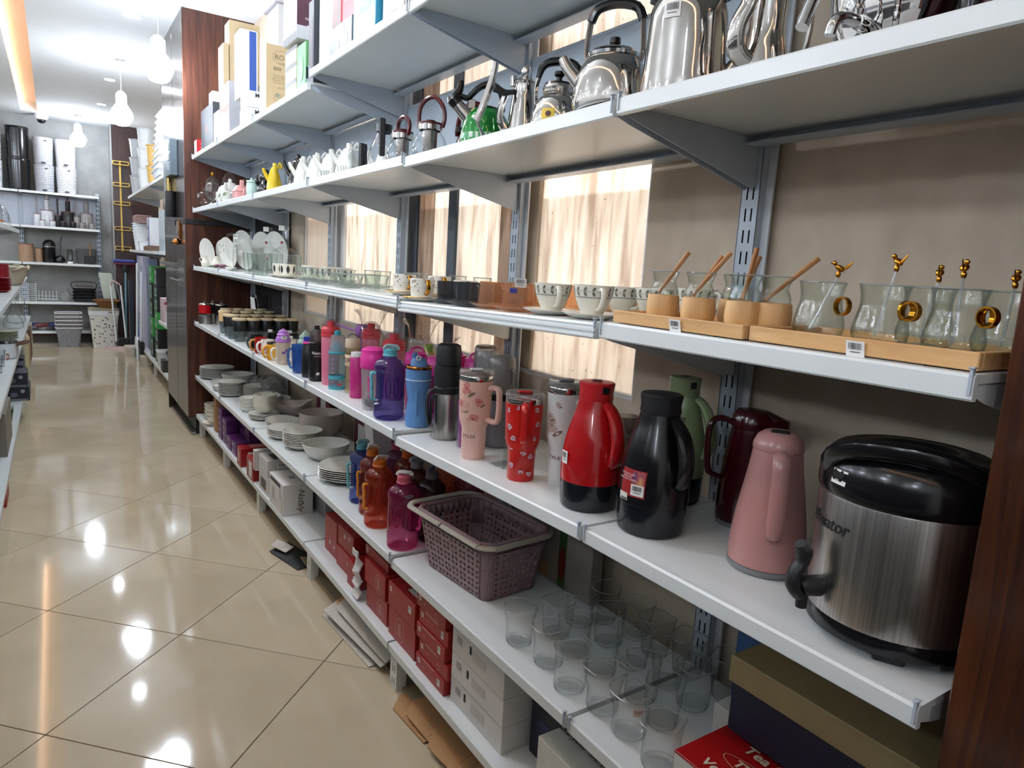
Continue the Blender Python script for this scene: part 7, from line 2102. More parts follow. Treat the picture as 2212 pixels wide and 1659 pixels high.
for i, (x, y) in enumerate(((.93, 10.9), (.93, 10.35))):
    t = thing('lobby_dustpan', 'white long-handled dustpan leaning on the cartons, ' + ('left, with lettering', 'right, with black brush')[i], 'dustpan', (x, y, .0 if i == 0 else .0))
    obj('pole', G().tube([(0, 0, .30), (.03, .04, 1.28 - .1 * i)], .014, 10), plas_w, t)
    obj('grip', G().tube([(.03, .04, 1.2 - .1 * i), (.032, .042, 1.32 - .1 * i)], .017, 10), plas_w, t)
    if i == 0:
        obj('pan', G().loft([rrect(.05, .26, .02, .0), rrect(.05, .26, .02, .20), rrect(.04, .16, .018, .30)]), plas_w, t)
        obj('pan_mouth', G().box(-.03, -.024, -.115, .115, .01, .14), M('grey_band', '6f7274', .5), t)
        decal('lettering', text('Nessan', .04, .2), plane((-.026, 0, .22), (0, -1, 0), (0, 0, 1), .002), dark_ink, t)
    else:
        obj('brush_head', G().box(-.03, .03, -.12, .12, .20, .30, .01), black_m, t)
        obj('bristles', G().box(-.025, .025, -.115, .115, .02, .20), black_m, t)
gbx = M('black_green_carton', '16181a', .45)
gre = M('vivid_green_card', '2f8f3a', .45)
k = 0
for y0, zz, hh, kind in ((9.0, .19, .24, 0), (9.0, .432, .16, 1), (9.0, .594, .20, 2), (9.0, .796, .16, 1), (9.0, .958, .13, 0), (9.0, 1.09, .22, 1), (9.5, .19, .26, 1), (9.5, .452, .24, 2), (9.5, .694, .2, 1), (9.5, .896, .22, 1), (9.5, 1.118, .2, 2)):
    m = (gbx, gbx, gre)[kind] if kind != 2 else gre
    carton('appliance_box', f'{"green" if kind == 2 else "black and green"} appliance box, number {("one", "two", "three", "four", "five", "six")[k % 6]} up in the {"nearer" if y0 < 9.3 else "farther"} column', .985, 1.25, y0, y0 + .3, zz, zz + hh - .002, m, [('rect', 'a', .12, .5, (.05, hh * .9), gre), ('rect', 'a', .6, .5, (.14, hh * .7), M('window_print', '9fb3a8', .4)), ('disc', 'a', .6, .5, (.08, hh * .4), M('slate_print', '4c4c50', .5))], flap=False)
    k += 1
carton('pink_box', 'pale pink box with line drawing on the low shelf by the pillar', .965, 1.05, 8.3, 8.55, .741, 1.0, M('pale_pink_card', 'c9b0b4', .5), [('rect', 'n', .5, .8, (.06, .03), red_card), ('ring', 'a', .5, .4, (.1, .1), M('pale_line_grey', '9a948e', .6), .004)])
t = thing('soap_bottle', 'white bottle with black pump on the low shelf by the pillar', 'bottle', (1.0, 7.95, .741))
obj('body', G().lathe(smoothp([(0, 0), (.045, .0), (.05, .02), (.048, .14), (.02, .19), (.018, .2)], 3), 20), plas_w, t)
obj('pump', G().lathe([(.02, .2), (.024, .205), (.02, .25), (0, .26)], 14), black_p, t)
t = thing('white_basket', 'white woven basket on the bottom shelf past the pillar', 'basket', (1.03, 8.75, .19))
obj('wall', G().loft([rrect(.14, .2, .02, 0), rrect(.17, .24, .02, .18), rrect(.16, .23, .02, .18), rrect(.13, .19, .02, .01)], True, True), plas_w, t)
obj('rim', G().tube([(a, b, .18) for a, b, _ in rrect(.17, .24, .02, 0)], .008, 6, True), plas_w, t)
carton('bronze_box', 'small dark box in front of the white woven basket', .95, 1.0, 8.3, 8.5, .19, .32, M('bronze_card', '3a342f', .5), [('text', 'a', .5, .5, 'MIA', .03, M('tan_print', '9c7f58', .6))])
t = thing('brown_bowls', 'brown woven bowl heap on the bottom shelf past the pillar', 'bowl', (1.12, 8.55, .32))
obj('bowl', bowl_g(.11, .07, .5), M('woven_brown', '6b5240', .7), t)
obj('foot', G().lathe([(.05, -.13), (.06, -.12), (.05, .0)], 16), M('woven_brown', '6b5240', .7), t)
carton('floor_box', 'pale box lying on the floor before the far shelf end', .80, 1.02, 11.0, 11.35, 0, .13, M('cream_card', 'b9b0a0', .5))
carton('floor_box', 'second pale box on the floor further right under the shelf', .90, 1.02, 10.0, 10.3, 0, .13, M('cream_card', 'b9b0a0', .5))
# things fixed to the pillar side
t = thing('wall_device', 'grey slotted wall box mounted on the pillar side, upper', 'wall box', (.885, 6.62, 2.13))
obj('case', G().box(-.06, 0, -.16, .14, 0, .29, .006), M('device_grey', '59666e', .35), t)
for k in range(3):
    obj('slot_panel', G().box(-.064, -.058, -.12, -.05, .04 + .08 * k, .095 + .08 * k, .002), M('device_light', '8a9aa2', .3), t)
t = thing('silver_ornament', 'silver and gold crumpled ornament hanging beside the grey wall box', 'ornament', (.87, 6.86, 1.98))
obj('strip', G().lathe([(0, 0), (.02, .0)] + [(.022 + .006 * (q % 2), .02 * q + .02) for q in range(20)] + [(0, .44)], 10), M('crumpled_gold', 'b9a060', .15, 1.0), t)
obj('hook', G().tube([(0, 0, .42), (.015, 0, .46)], .004), chrome, t)
t = thing('wall_cylinder', 'black cylinder with brass edges mounted on the pillar side', 'holder', (.845, 6.63, 1.80))
obj('shell', G().lathe([(0, 0), (.038, 0), (.04, .004), (.04, .21), (.036, .214), (0, .214)], 24), black_m, t)
obj('brass_edge', G().box(-.03, -.02, .035, .045, 0, .22, .002), rose_gold, t)
t = thing('brass_plaque', 'brass holder with dark ribbon hanging on the pillar side', 'holder', (.878, 6.42, 1.565))
obj('plate', G().box(-.012, .005, -.07, .07, .05, .20, .003), rose_gold, t)
obj('ribbon', G().box(-.018, -.010, -.07, .07, .07, .12, .003), M('smoke_ribbon', '55504e', .4), t)
obj('rosette', G().lathe(smoothp([(0, 0), (.03, .01), (.028, .04), (0, .06)], 2), 10, rf=lambda q, z: 1 + .25 * sin(5 * q)).at(-.02, 0, 0), rose_gold, t)
t = thing('acrylic_bracket', 'clear acrylic bracket with long arm on the pillar side', 'bracket', (.884, 6.35, 1.22))
acr = GLASS('cloudy_acrylic', (.85, .86, .85), (.6, .62, .6), .05, 1.5, .3, (.55, .55, .53))
obj('plate', G().box(-.008, 0, -.17, .13, 0, .23, .002), acr, t)
obj('arm', G().box(-.03, -.008, -.15, 1.2, .165, .195, .003), acr, t)
for k in range(5):
    obj('peg', G().tube([(-.005, .02 + .06 * k, .05), (-.06, .02 + .06 * k, .065)], .006, 8), acr, t)
# yellow wall rack
yel_r = M('yellow_wire', 'c2a24c', .5)
t = thing('yellow_rack', 'yellow wire rack hanging on the dark wood panel', 'rack', (.90, 12.47, 1.46))
obj('spine', G().box(-.012, .012, -.01, .0, .0, 1.36, .002), yel_r, t)
for k, z in enumerate((.02, .32, .70, .98, 1.30)):
    obj('shelf_tray', G().box(-.10, .12, -.05, -.01, z, z + .012).box(-.10, .12, -.052, -.046, z + .05, z + .06).box(-.10, -.09, -.05, -.01, z, z + .06).box(.11, .12, -.05, -.01, z, z + .06), yel_r, t)

# ================================================================== BACK WALL SHELVES
BG = 'metal shelves on the back wall'
for z, lb in ((2.258, 'top, carrying ribbed bins'), (1.765, 'second, carrying bathroom sets'), (1.235, 'third, carrying small bins'), (.655, 'fourth, carrying wire racks'), (.215, 'lowest, carrying wrapped bundles')):
    plain_shelf(f'white metal shelf on the back wall, {lb}', -.385, .60, 12.42, 12.80, z, '-y', BG, br=(.585,))
    plain_shelf(f'white metal shelf on the back wall, left bay, {lb.split(",")[0]}', -1.40, -.395, 12.42, 12.80, z, '-y', BG)
for i, x in enumerate((.60, -.39)):
    t = thing('shelf_upright', ('slotted steel upright at the right end of the back shelves', 'slotted steel upright in the middle of the back shelves')[i], 'upright', (0, 0, 0))
    g = slotted(G(), 0, 0, .055, 0, 2.32, .07, .04, .010, .014).map(lambda u, v, w: (x + v, 12.80, w))
    obj('channel', g, grey_metal, t, smooth=0)
    obj('channel_back', G().box(x - .02, x + .02, 12.815, 12.82, 0, 2.32), black_m, t)
t = thing('white_back_panel', 'pale back panel behind the bathroom sets', 'back panel', (0, 0, 0))
obj('sheet', G().box(-1.4, .57, 12.805, 12.81, 1.77, 2.23), M('pale_blue_metal', 'bcc3d0', .35), t)
obj('rail', G().box(-1.4, .57, 12.80, 12.806, 2.20, 2.225), M('pale_blue_metal', 'bcc3d0', .35), t)
binw = M('white_ribbed_plastic', 'd4d6da', .3)
ping = GLASS('film_grey', (.7, .7, .7), (.5, .5, .5), .1, 1.45, .7, (.62, .62, .66))
for i, (x, r, m, lb) in enumerate(((-.70, .14, binw, 'white ribbed bin, leftmost'), (-.375, .14, black_p, 'black ribbed bin'), (-.07, .125, M('grey_film_plastic', 'aeb0b6', .2), 'film-wrapped grey ribbed bin'), (.205, .13, binw, 'white ribbed bin, rightmost'))):
    for k in range(2):
        h = .44 if i == 1 else .385
        t = thing('ribbed_bin', f'{lb}, {("lower", "upper")[k]} of two', 'bin', (x, 12.60, 2.259 + k * (h + .004)))
        g = G().lathe([(0, .002), (r * .9, 0)] + [(r * (.90 + .1 * q / 30) + (.004 if q % 2 else 0), .012 + q * (h - .03) / 30) for q in range(31)] + [(r * 1.0, h), (r * .96, h), (0, h - .01)], 32)
        obj('drum', g, m, t)
        obj('lid_rim', G().lathe([(r, h - .012), (r * 1.03, h - .01), (r * 1.03, h), (r * .98, h)], 32), m, t)
        if i != 1:
            obj('pedal', G().box(-.03, .03, -r - .05, -r + .02, .02, .032, .004), M('dark_base', '4a4a4c', .4, .6), t)
            obj('latch', ell(.04, .018, 0, 14).map(plane((.03, -r - .006, h - .05), (1, 0, 0), (0, 0, 1))), M('dark_base', '4a4a4c', .4, .6), t, smooth=0)
# bathroom sets
for i, (x, m, rim, lb) in enumerate(((-.06, binw, M('rust_rim', '7d4538', .5), 'white'), (.20, black_m, M('rust_rim', '7d4538', .5), 'black'), (.44, M('taupe_ceramic', '8f8a88', .4), M('taupe_dark', '6f6a68', .4), 'grey'))):
    for nm, lab2, dx, dy, r, h in (('bath_bin', 'bin with dark rim', 0, .12, .085, .235), ('toilet_brush', 'toilet brush holder', -.125, .08, .042, .175), ('soap_pump', 'tall soap pump bottle', .005, .02, .032, .16), ('bath_cup', 'tumbler, left', -.06, -.05, .036, .085), ('bath_cup', 'tumbler, right', .065, -.05, .036, .085)):
        if nm == 'soap_pump':
            z0 = 2.0005
            dy = .12
        else:
            z0 = 1.7655
        t = thing(nm, f'{lb} bathroom {lab2}, on the back wall shelf', 'bathroom set', (x + dx, 12.50 + dy, z0), 0, 'bathroom sets on the back wall')
        obj('body', G().lathe([(0, .001), (r * .93, 0), (r, .005), (r, h - .004), (r * .97, h), (0, h - .002)], 24), m, t)
        obj('rim', G().lathe([(r * .98, h - .006), (r * 1.03, h - .004), (r * 1.03, h + .004), (r * .9, h + .005)], 24), rim, t)
        if nm == 'toilet_brush':
            obj('brush_handle', G().tube([(0, 0, h), (0, 0, h + .22), (0, -.005, h + .235)], .011, 10), M('dull_steel', '8d8784', .25, .9) if i == 0 else m, t)
        if nm == 'soap_pump':
            obj('pump_head', G().tube([(0, 0, h), (0, 0, h + .05), (.0, -.04, h + .055)], .010, 8), m, t)
    t = thing('film_roll', f'clear film wrap around the {lb} bathroom set', 'plastic film', (x, 12.42 + .03, 1.7655))
    obj('film', G().lathe([(.025, 0), (.03, .05), (.034, .15), (.02, .17)], 14, rf=lambda q, z: 1 + .1 * sin(5 * q + 60 * z)), GLASS('crinkled_wrap', (.95, .95, .95), (.6, .6, .6)), t)
    obj('twist', G().lathe([(.02, .17), (.012, .18), (.02, .2)], 12), GLASS('crinkled_wrap', (.95, .95, .95), (.6, .6, .6)), t)
# third shelf
tanw = RAMP('tan_wood_print', [(.2, '8f7058'), (.8, 'a98a70')], scale=6, stretch=(4, 4, .5), rough=.5)
for x, r, h, lb in ((-.34, .095, .255, 'large tan wood-look bin on the back wall'), (-.185, .048, .20, 'small tan brush holder beside the tan bin')):
    t = thing('tan_bin', lb, 'bin', (x, 12.58, 1.236))
    obj('body', G().lathe([(0, .001), (r * .95, 0), (r, .005), (r, h), (r * .95, h), (0, h - .004)], 28), tanw, t)
    obj('rim', G().lathe([(r * .98, h - .006), (r * 1.03, h - .004), (r * 1.03, h + .004), (r * .95, h + .004)], 28), M('rust_rim', '7d4538', .5), t)
    if r < .06:
        obj('rod', G().tube([(0, 0, h), (0, 0, h + .17)], .004, 6), M('dull_steel', '8d8784', .25, .9), t)
t = thing('pedal_bin', 'black pedal bin with domed lid on the back wall shelf', 'bin', (-.055, 12.58, 1.236))
obj('drum', G().lathe([(0, .001), (.078, 0), (.082, .006), (.082, .235), (0, .236)], 28), black_p, t)
obj('dome_lid', G().lathe(smoothp([(.084, .235), (.08, .275), (.05, .325), (0, .34)], 4), 28), black_p, t)
obj('chrome_band', G().lathe([(.083, .225), (.086, .228), (.086, .24), (.083, .243)], 28), chrome, t)
t = thing('toilet_brush', 'black teardrop toilet brush with curved handle, back wall shelf', 'toilet brush', (.075, 12.54, 1.236))
obj('bowl', G().lathe(smoothp([(.05, .0), (.068, .03), (.06, .075), (.03, .105), (0, .115)], 3), 24), black_p, t)
obj('handle', G().tube([(0, 0, .10), (.012, 0, .2), (.012, 0, .3), (.03, 0, .38), (.035, 0, .41)], [.012, .010, .011, .016, .010], 10), M('slate_plastic2', '3a4148', .35), t)
t = thing('glass_vase_tall', 'narrow smoky glass bottle on the back wall shelf', 'bottle', (.205, 12.55, 1.236))
obj('body', G().loft([rrect(.075, .06, .015, z) for z in (0, .20)] + [rrect(.05, .04, .012, .215)]), smoke_g, t)
obj('tag', G().box(-.04, .03, -.045, -.04, 0, .03).map(lambda u, v, w: (u + w * .3, v, w)), paper_w, t)
t = thing('dustpan_brush', 'black dustpan with brush standing at the right of back shelf', 'dustpan', (.42, 12.60, 1.236))
obj('pan', G().loft([[(a, b, 0) for a, b, _ in rrect(.22, .05, .015, 0)], [(a, b + .02, .23) for a, b, _ in rrect(.28, .05, .015, 0)]]), M('charcoal_plastic', '3c3c3e', .5), t)
obj('edge', G().tube([(-.14, .02, .23), (.14, .02, .23)], .008, 8), M('olive_edge', '6d6a58', .5), t)
obj('brush', G().box(-.03, .11, -.07, -.035, .0, .13, .008), black_m, t)
obj('brush_handle', G().tube([(.05, -.05, .12), (.05, -.04, .34)], .011, 10), M('amber_handle', '8a6a3a', .4), t)
# fourth shelf
for i, x in enumerate((-.40, -.29)):
    t = thing('wire_letter_rack', ('white wire rack, left of two on the back wall', 'white wire rack, right of two on the back wall')[i], 'wire rack', (x, 12.55, .656))
    for k in range(9):
        obj('wire', G().box(-.045, .045, -.02, .02, .02 + .028 * k, .026 + .028 * k), plas_w, t)
    obj('frame', G().box(-.05, -.044, -.022, .022, 0, .27).box(.044, .05, -.022, .022, 0, .27), plas_w, t)
t = thing('dish_rack', 'white wire dish rack on the back wall shelf', 'dish rack', (-.10, 12.55, .656))
for k in range(6):
    obj('prong', G().tube([(-.11 + .044 * k, 0, .02), (-.11 + .044 * k, 0, .16)], .004, 6), plas_w, t)
obj('base_wire', G().box(-.13, .13, -.06, -.054, .03, .036).box(-.13, .13, .054, .06, .03, .036).box(-.13, .13, -.06, -.054, .08, .086), plas_w, t)
t = thing('black_wire_basket', 'black wire basket set on the back wall shelf', 'basket', (.37, 12.58, .656))
for k in range(4):
    obj('tray', G().loft([rrect(.26, .2, .02, .01 + .05 * k), rrect(.32, .24, .02, .055 + .05 * k), rrect(.30, .22, .02, .055 + .05 * k), rrect(.25, .19, .02, .014 + .05 * k)], True, True), black_m, t)
obj('frame', G().tube([(-.15, 0, .2), (-.15, 0, .30), (.15, 0, .30), (.15, 0, .2)], .006, 6), black_m, t)
obj('wood_strip', G().box(-.12, .12, -.05, .05, .235, .245), M('brown_wood', '5a4030', .5), t)
t = thing('clear_bag', 'clear plastic bag bunched beside the black wire basket', 'plastic bag', (.13, 12.55, .656))
obj('bag', G().lathe(smoothp([(0, 0), (.06, .01), (.07, .07), (.05, .13), (.02, .16)], 3), 18, rf=lambda q, z: 1 + .15 * sin(5 * q + 40 * z)), film_m, t)
obj('knot', G().lathe([(.02, .15), (.012, .17), (.03, .2)], 12), film_m, t)
rr = random.Random(21)
for k in range(12):
    c = ('4a4a4e', '2f4a86', '8f8d88', '6e3030', 'b9b3a6', '3a3a3c')[k % 6]
    t = thing('wrapped_bundle', f'{("grey", "blue", "pale", "dark red", "cream", "black")[k % 6]} wrapped bundle on lowest back shelf, {("left part", "right part")[k // 6]}', 'bundle', (-.34 + .075 * k * .62, 12.52 + .05 * (k % 3), .216 + .04 * (k % 2)))
    obj('roll', G().tube([(-.09, -.02, .035), (0, .0, .04), (.09, .02, .05)], [.025, .034, .02], 8).at(0, 0, 0, rr.uniform(-.8, .8)), M('bundle_' + c, c, .4), t)
    obj('band', G().tube([(-.008, 0, .04), (.008, 0, .04)], .037, 10), GLASS('crinkled_wrap', (.95, .95, .95), (.6, .6, .6)), t)
t = thing('toe_board', 'dark brown plinth board under the back shelves', 'plinth', (0, 12.60, 0))
obj('board', G().box(-1.4, .6, 0, .02, .02, .16), M('plinth_brown', '3f352d', .5), t)
obj('strip', G().box(-1.4, .6, -.02, .0, 0, .02), M('aluminium_strip', '9c958a', .35, .8), t)
# floor baskets
gbm = RAMP('grey_woven_plastic', [(.3, '6a6a6c'), (.6, '85868a')], 'voronoi', 60, rough=.5)
t = thing('woven_basket', 'grey woven basket on the floor, outermost of the nested stack', 'basket', (.145, 12.28, 0))
obj('wall', G().loft([rrect(.26, .22, .03, 0), rrect(.33, .28, .03, .29), rrect(.32, .27, .03, .29), rrect(.25, .21, .03, .01)], True, True), gbm, t)
obj('rim', G().tube([(a, b, .29) for a, b, _ in rrect(.335, .285, .03, 0)], .009, 6, True), binw, t)
for k in range(4):
    t = thing('woven_basket', f'white-rimmed basket nested in the grey stack, {("second", "third", "fourth", "topmost")[k]}', 'basket', (.145, 12.28, .055 * (k + 1)))
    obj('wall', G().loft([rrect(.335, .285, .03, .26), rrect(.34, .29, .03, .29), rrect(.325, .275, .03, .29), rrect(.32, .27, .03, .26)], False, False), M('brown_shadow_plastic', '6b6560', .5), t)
    obj('rim', G().tube([(a, b, .29 + (.03 * max(0, 1 - (a / .08) ** 2) if b < 0 else 0)) for a, b, _ in rrect(.34, .29, .03, 0, 9)], .009, 6, True), binw, t)
holes = RAMP('pierced_white_plastic', [(.22, '3a3632'), (.30, 'cfccc4'), (1, 'd5d2ca')], 'voronoi', 24, rough=.4)
t = thing('laundry_hamper', 'white pierced laundry hamper with lid on the floor by the brooms', 'laundry hamper', (.60, 12.22, 0))
obj('wall', G().loft([rrect(.30, .26, .04, 0), rrect(.385, .31, .04, .50)]), holes, t)
obj('rim_band', G().loft([rrect(.40, .325, .04, .49), rrect(.405, .33, .04, .56), rrect(.38, .31, .04, .565)]), binw, t)
obj('lid', G().loft([rrect(.40, .33, .05, .566), rrect(.41, .34, .05, .585), rrect(.36, .29, .05, .60)]), M('khaki_plastic', '9a927c', .4), t)
obj('grip', G().box(.05, .15, -.18, -.165, .53, .555, .005), M('khaki_plastic', '9a927c', .4), t)
t = thing('brown_feather_basket', 'flat brown wicker tray lying on the laundry hamper', 'tray', (.64, 12.2, .603))
obj('tray', G().loft([rrect(.16, .20, .03, 0), rrect(.34, .30, .05, .11), rrect(.33, .29, .05, .11), rrect(.15, .19, .03, .012)], True, True), M('wicker_brown', '7a4f24', .7, bump=.4), t)
obj('rim', G().tube([(a, b, .11) for a, b, _ in rrect(.34, .30, .05, 0)], .008, 6, True), M('wicker_brown', '7a4f24', .7), t)
t = thing('pink_dustpan', 'pink long-handled dustpan with two white poles before the hamper', 'dustpan', (.72, 11.9, 0))
obj('pan', G().loft([[(-.20, -.05, .0), (.16, -.05, .0), (.16, .1, .0), (-.20, .1, .0)], [(-.17, -.02, .02), (.15, -.03, .05), (.15, .09, .05), (-.12, .09, .02)]]), M('pale_rose_plastic', 'b39a94', .5), t)
obj('brush', G().box(.02, .17, -.02, .06, .05, .17, .01).map(lambda u, v, w: (u + (w - .05) * .3, v, w)), black_m, t)
for dx in (-.03, .10):
    obj('pole', G().tube([(dx + .05, .0, .12), (dx, .05, .96)], .013, 10), plas_w, t)
obj('grip_bar', G().tube([(-.03, .05, .95), (.0, .05, 1.02), (.09, .05, .97)], .014, 8), M('pale_rose_plastic', 'b39a94', .5), t)
t = thing('mop', 'mop with blue and red head standing upside down by the hamper', 'mop', (.92, 12.32, 0))
obj('pole', G().tube([(-.02, 0, 0), (.0, 0, 1.25)], .012, 8), M('light_blue_pole', '6fa6b8', .4), t)
obj('head', G().box(-.17, .14, -.05, .05, 1.29, 1.34, .02), M('mop_blue', '3b4a8c', .8), t)
obj('red_pad', G().box(-.16, .13, -.045, .045, 1.26, 1.29, .01), M('mop_red', '6e2a3c', .8), t)
obj('socket', G().lathe([(.04, 1.15), (.05, 1.18), (.05, 1.26), (0, 1.265)], 14), black_m, t)
t = thing('flat_mop', 'pale flat mop pad on grey pole leaning at the back wall', 'mop', (.74, 12.4, 0))
obj('pole', G().tube([(.14, -.05, .5), (-.02, .0, 1.35)], .012, 8), M('grey_pole', '6d7074', .4), t)
obj('pad', G().box(-.09, .09, -.02, .0, .72, 1.12, .02).map(lambda u, v, w: (u - .06 + (w - .9) * -.15, v, w)), M('pale_green_cloth', 'b9c2b4', .9), t)
obj('base', G().box(.06, .24, -.06, -.03, .5, .72, .02), black_m, t)
carton('dark_bundle', 'dark blue wrapped brooms bundled at the corner of the far shelf', .90, .955, 11.55, 11.72, 0, 1.05, M('navy_wrap', '1d2330', .4))

# ================================================================== LEFT GONDOLA
GG = 'metal shelves of the left gondola'
for z, y0, y1, lb in ((1.63, -1.5, 8.4, 'highest, with wrapped dishes'), (1.11, -1.5, 10.1, 'second, with red plates'), (.62, -1.5, 10.4, 'third, with decanters and pots'), (.19, -1.5, 10.4, 'lowest, with dark cartons')):
    plain_shelf(f'white metal shelf of the left gondola, {lb}', -.68, -.28, y0, y1, z, '+x', GG, br=(y0 + .02, y1 - .02) if z > .3 else ())
t = thing('gondola_rack', 'grey back board and plinth of the left gondola', 'shelf rack', (0, 0, 0))
obj('board', G().box(-.72, -.69, -1.5, 10.4, 0, 1.75), grey_metal, t)
obj('plinth', G().box(-.69, -.30, -1.5, 10.4, 0, .15), white_metal, t)
redm = M('red_melamine', '8c1a22', .3)
for k in range(9):
    o = obj('red_plate', plate_g(.11, .018), redm, None, (-.40, 6.85, 1.1105 + .012 * k)) if k == 0 else None
    if k == 0:
        rp0 = o
    else:
        o = rp0.copy()
        COL.objects.link(o)
        o.location = (-.40, 6.85, 1.1105 + .012 * k)
    tag(o, 'topmost red plate of the stack on the left gondola' if k == 8 else 'red plate below the top one, left gondola stack', 'plate', 'red plates on the left gondola')
carton('red_block', 'red tin behind the red plates on the left gondola', -.44, -.33, 7.3, 7.5, 1.111, 1.32, redm, flap=False, cat='tin')
t = thing('bread_basket', 'cream fabric bread basket with crumpled edge on the left gondola', 'basket', (-.38, 8.1, 1.1105))
obj('basket', G().lathe(smoothp([(.0, .002), (.13, .0), (.18, .07), (.21, .16), (.23, .17), (.19, .15), (.12, .03), (0, .02)], 3), 30, .8, 1.5, rf=lambda q, z: 1 + .06 * sin(9 * q) * (z / .17)), M('cream_cloth', 'c9bfa8', .9, bump=.3), t)
obj('cloth_edge', G().tube([(.17 * cos(q), .33 * sin(q), .165 + .012 * sin(7 * q)) for q in [2 * pi * k / 36 for k in range(36)]], .012, 6, True), M('cream_cloth', 'c9bfa8', .9), t)
t = thing('mirror_tray', 'pale oval tray leaning behind the red plates on the gondola', 'tray', (-.42, 6.3, 1.1105))
obj('oval', G().lathe([(0, 0), (.09, 0), (.10, .012), (.09, .012), (0, .006)], 28, 1, 1.3).map(lambda u, v, w: (u * .5 - w, v, u * .86 + w + .09)), M('pale_lilac_card', 'cfcad0', .4), t)
obj('rim', G().lathe([(.098, .01), (.106, .012), (.10, .018)], 28, 1, 1.3).map(lambda u, v, w: (u * .5 - w, v, u * .86 + w + .09)), white_p, t)
for i, (y, h, r, m, lb) in enumerate(((7.2, .18, .12, GLASS('crinkled_wrap', (.95, .95, .95), (.6, .6, .6)), 'film-wrapped dish on the highest gondola shelf'), (6.3, .2, .12, glass_e, 'clear glass cake dome on the highest gondola shelf'), (7.9, .16, .10, glass_e, 'clear pitcher at the far end of highest gondola shelf'))):
    t = thing('covered_glass_dish', lb, 'dish', (-.42, y, 1.6305))
    obj('cover', G().lathe(smoothp([(r, .03), (r, h * .6), (r * .7, h * .95), (0, h)], 3), 26), m, t)
    obj('base', G().lathe([(0, .002), (r * .7, 0), (r * 1.1, .02), (r * 1.1, .03), (0, .03)], 26), (opal, M('amber_wood', 'a5602c', .4), glass_e)[i], t)
for i, (y, lb) in enumerate(((9.4, 'clear decanter at the far end of the gondola'), (8.8, 'clear decanter with round stopper in middle of gondola'))):
    t = thing('decanter', lb, 'decanter', (-.38, y, .6205))
    obj('body', G().lathe(smoothp([(0, .003), (.07, .002), (.09, .03), (.08, .10), (.035, .17), (.03, .22), (.045, .25)], 3), 24), glass_e, t)
    obj('stopper', G().lathe(smoothp([(.02, .24), (.03, .27), (.045, .31), (.03, .35), (0, .36)], 3), 18), glass_e, t)
for k in range(6):
    tag(obj('glass_plate', plate_g(.12, .02), M('green_white_plate', 'b4b59c', .3), None, (-.42, 7.75, .6205 + .013 * k)), f'pale plate on the gondola, {("lowest", "second", "third", "fourth", "fifth", "topmost")[k]} of the stack', 'plate', 'pale plates on the gondola')
t = thing('white_pot', 'white cooking pot with dark handle on the gondola', 'pot', (-.37, 6.55, .6205))
obj('pot', G().lathe([(0, .002), (.10, 0), (.11, .01), (.115, .12), (.11, .12), (.10, .012), (0, .010)], 30), plas_w, t)
obj('lid', G().lathe([(.115, .12), (.118, .124), (.10, .14), (0, .15)], 30), black_p, t)
obj('handle', G().tube([(.10, .0, .11), (.16, -.02, .13), (.17, -.06, .13), (.10, -.06, .11)], .012, 8), M('brown_wood', '5a4030', .5), t)
for i, y in enumerate((5.5, 5.65, 5.8, 5.95, 6.1)):
    t = thing('fluted_glass', f'fluted clear glass on the gondola, {("nearest", "second", "third", "fourth", "fifth with wooden letter D")[i]}', 'glass', (-.36 - .05 * (i % 2), y, .6205))
    obj('body', G().lathe([(0, .003), (.03, .002), (.042, .12), (.04, .12), (.028, .01)], 30, rf=lambda q, z: 1 + .04 * sin(14 * q)), glass_e, t)
    obj('foot', G().lathe([(0, 0), (.034, 0), (.03, .006)], 24), glass_e, t)
    if i == 4:
        decal('wooden_letter', text('D', .06, 0, .003), plane((.05, -.02, .07), (.4, .9, 0), (0, 0, 1), .004), M('amber_wood', 'a5602c', .4), t)
nav = M('navy_gift_card', '1b2030', .45)
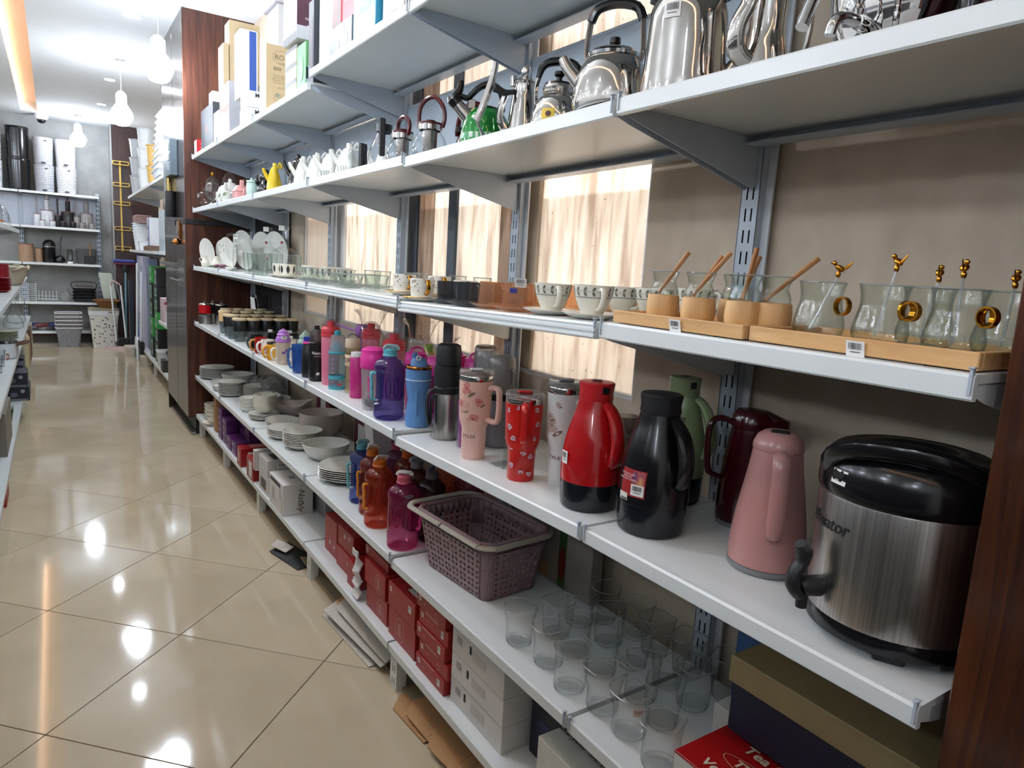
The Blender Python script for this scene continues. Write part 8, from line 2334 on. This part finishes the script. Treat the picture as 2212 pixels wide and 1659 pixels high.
for i, (y0, y1, zz, x1, lb) in enumerate(((7.0, 7.35, .1905, -.22, 'bottom one'), (7.0, 7.3, .31, -.23, 'second one'), (7.45, 7.8, .1905, -.26, 'farther, low one'), (7.45, 7.75, .31, -.27, 'farther, high one'), (7.9, 8.2, .1905, -.27, 'third along'), (7.9, 8.2, .31, -.28, 'third along, upper'))):
    carton('navy_gift_box', f'dark navy gift box with silver emblem on the gondola, {lb}', -.60, x1, y0, y1, zz, zz + .118, nav, [('disc', 'n', .88, .7, (.03, .03), M('silver_print', '9b9b9b', .4)), ('disc', 'n', .72, .45, (.05, .04), M('dim_silver_print', '5f6168', .4)), ('rect', 'n', .5, .08, (.36, .018), M('grey_band', '6f7274', .5))], flap=False)
for i, (y0, y1, c, hh, lb) in enumerate(((8.5, 8.8, 'c9bd9a', .38, 'cream'), (8.9, 9.3, 'b09468', .30, 'tan'), (9.45, 9.9, '6b4a36', .35, 'brown'), (9.95, 10.3, 'd0cbb8', .36, 'ivory'))):
    carton('gondola_carton', f'{lb} carton on the lowest gondola shelf', -.58, -.26, y0, y1, .1905, .19 + hh, M('carton_' + c, c, .6), [('rect', 'n', .8, .6, (.05, .08), M('pale_line_grey', '9a948e', .6))])
carton('grey_set_box', 'grey-brown set box standing at the near gondola end', -.55, -.29, 5.15, 5.75, .1905, .46, M('greybrown_set', '7d766c', .5), [('ring', 'n', .8, .4, (.03, .08), pink_ink, .003)])
carton('red_floor_box', 'red box on the floor at the near gondola end', -.40, -.285, 4.72, 4.98, .0, .15, red_card)
t = thing('green_plant_sprig', 'artificial green sprig beside the grey set box on the gondola', 'plant', (-.33, 5.95, .1905))
rr = random.Random(8)
for k in range(14):
    a = rr.uniform(0, 6.28)
    obj('leaf', G().add([(0, 0, 0), (.03, -.012, .05), (.05, 0, .12 + .1 * rr.random()), (.03, .012, .05)], [(0, 1, 2, 3)]).at(0, 0, .02 * rr.random(), a), M('dull_green_leaf', '4c6a3c', .6), t, smooth=0)
obj('stem', G().tube([(0, 0, 0), (0, 0, .1)], .006, 6), M('dull_green_leaf', '4c6a3c', .6), t)
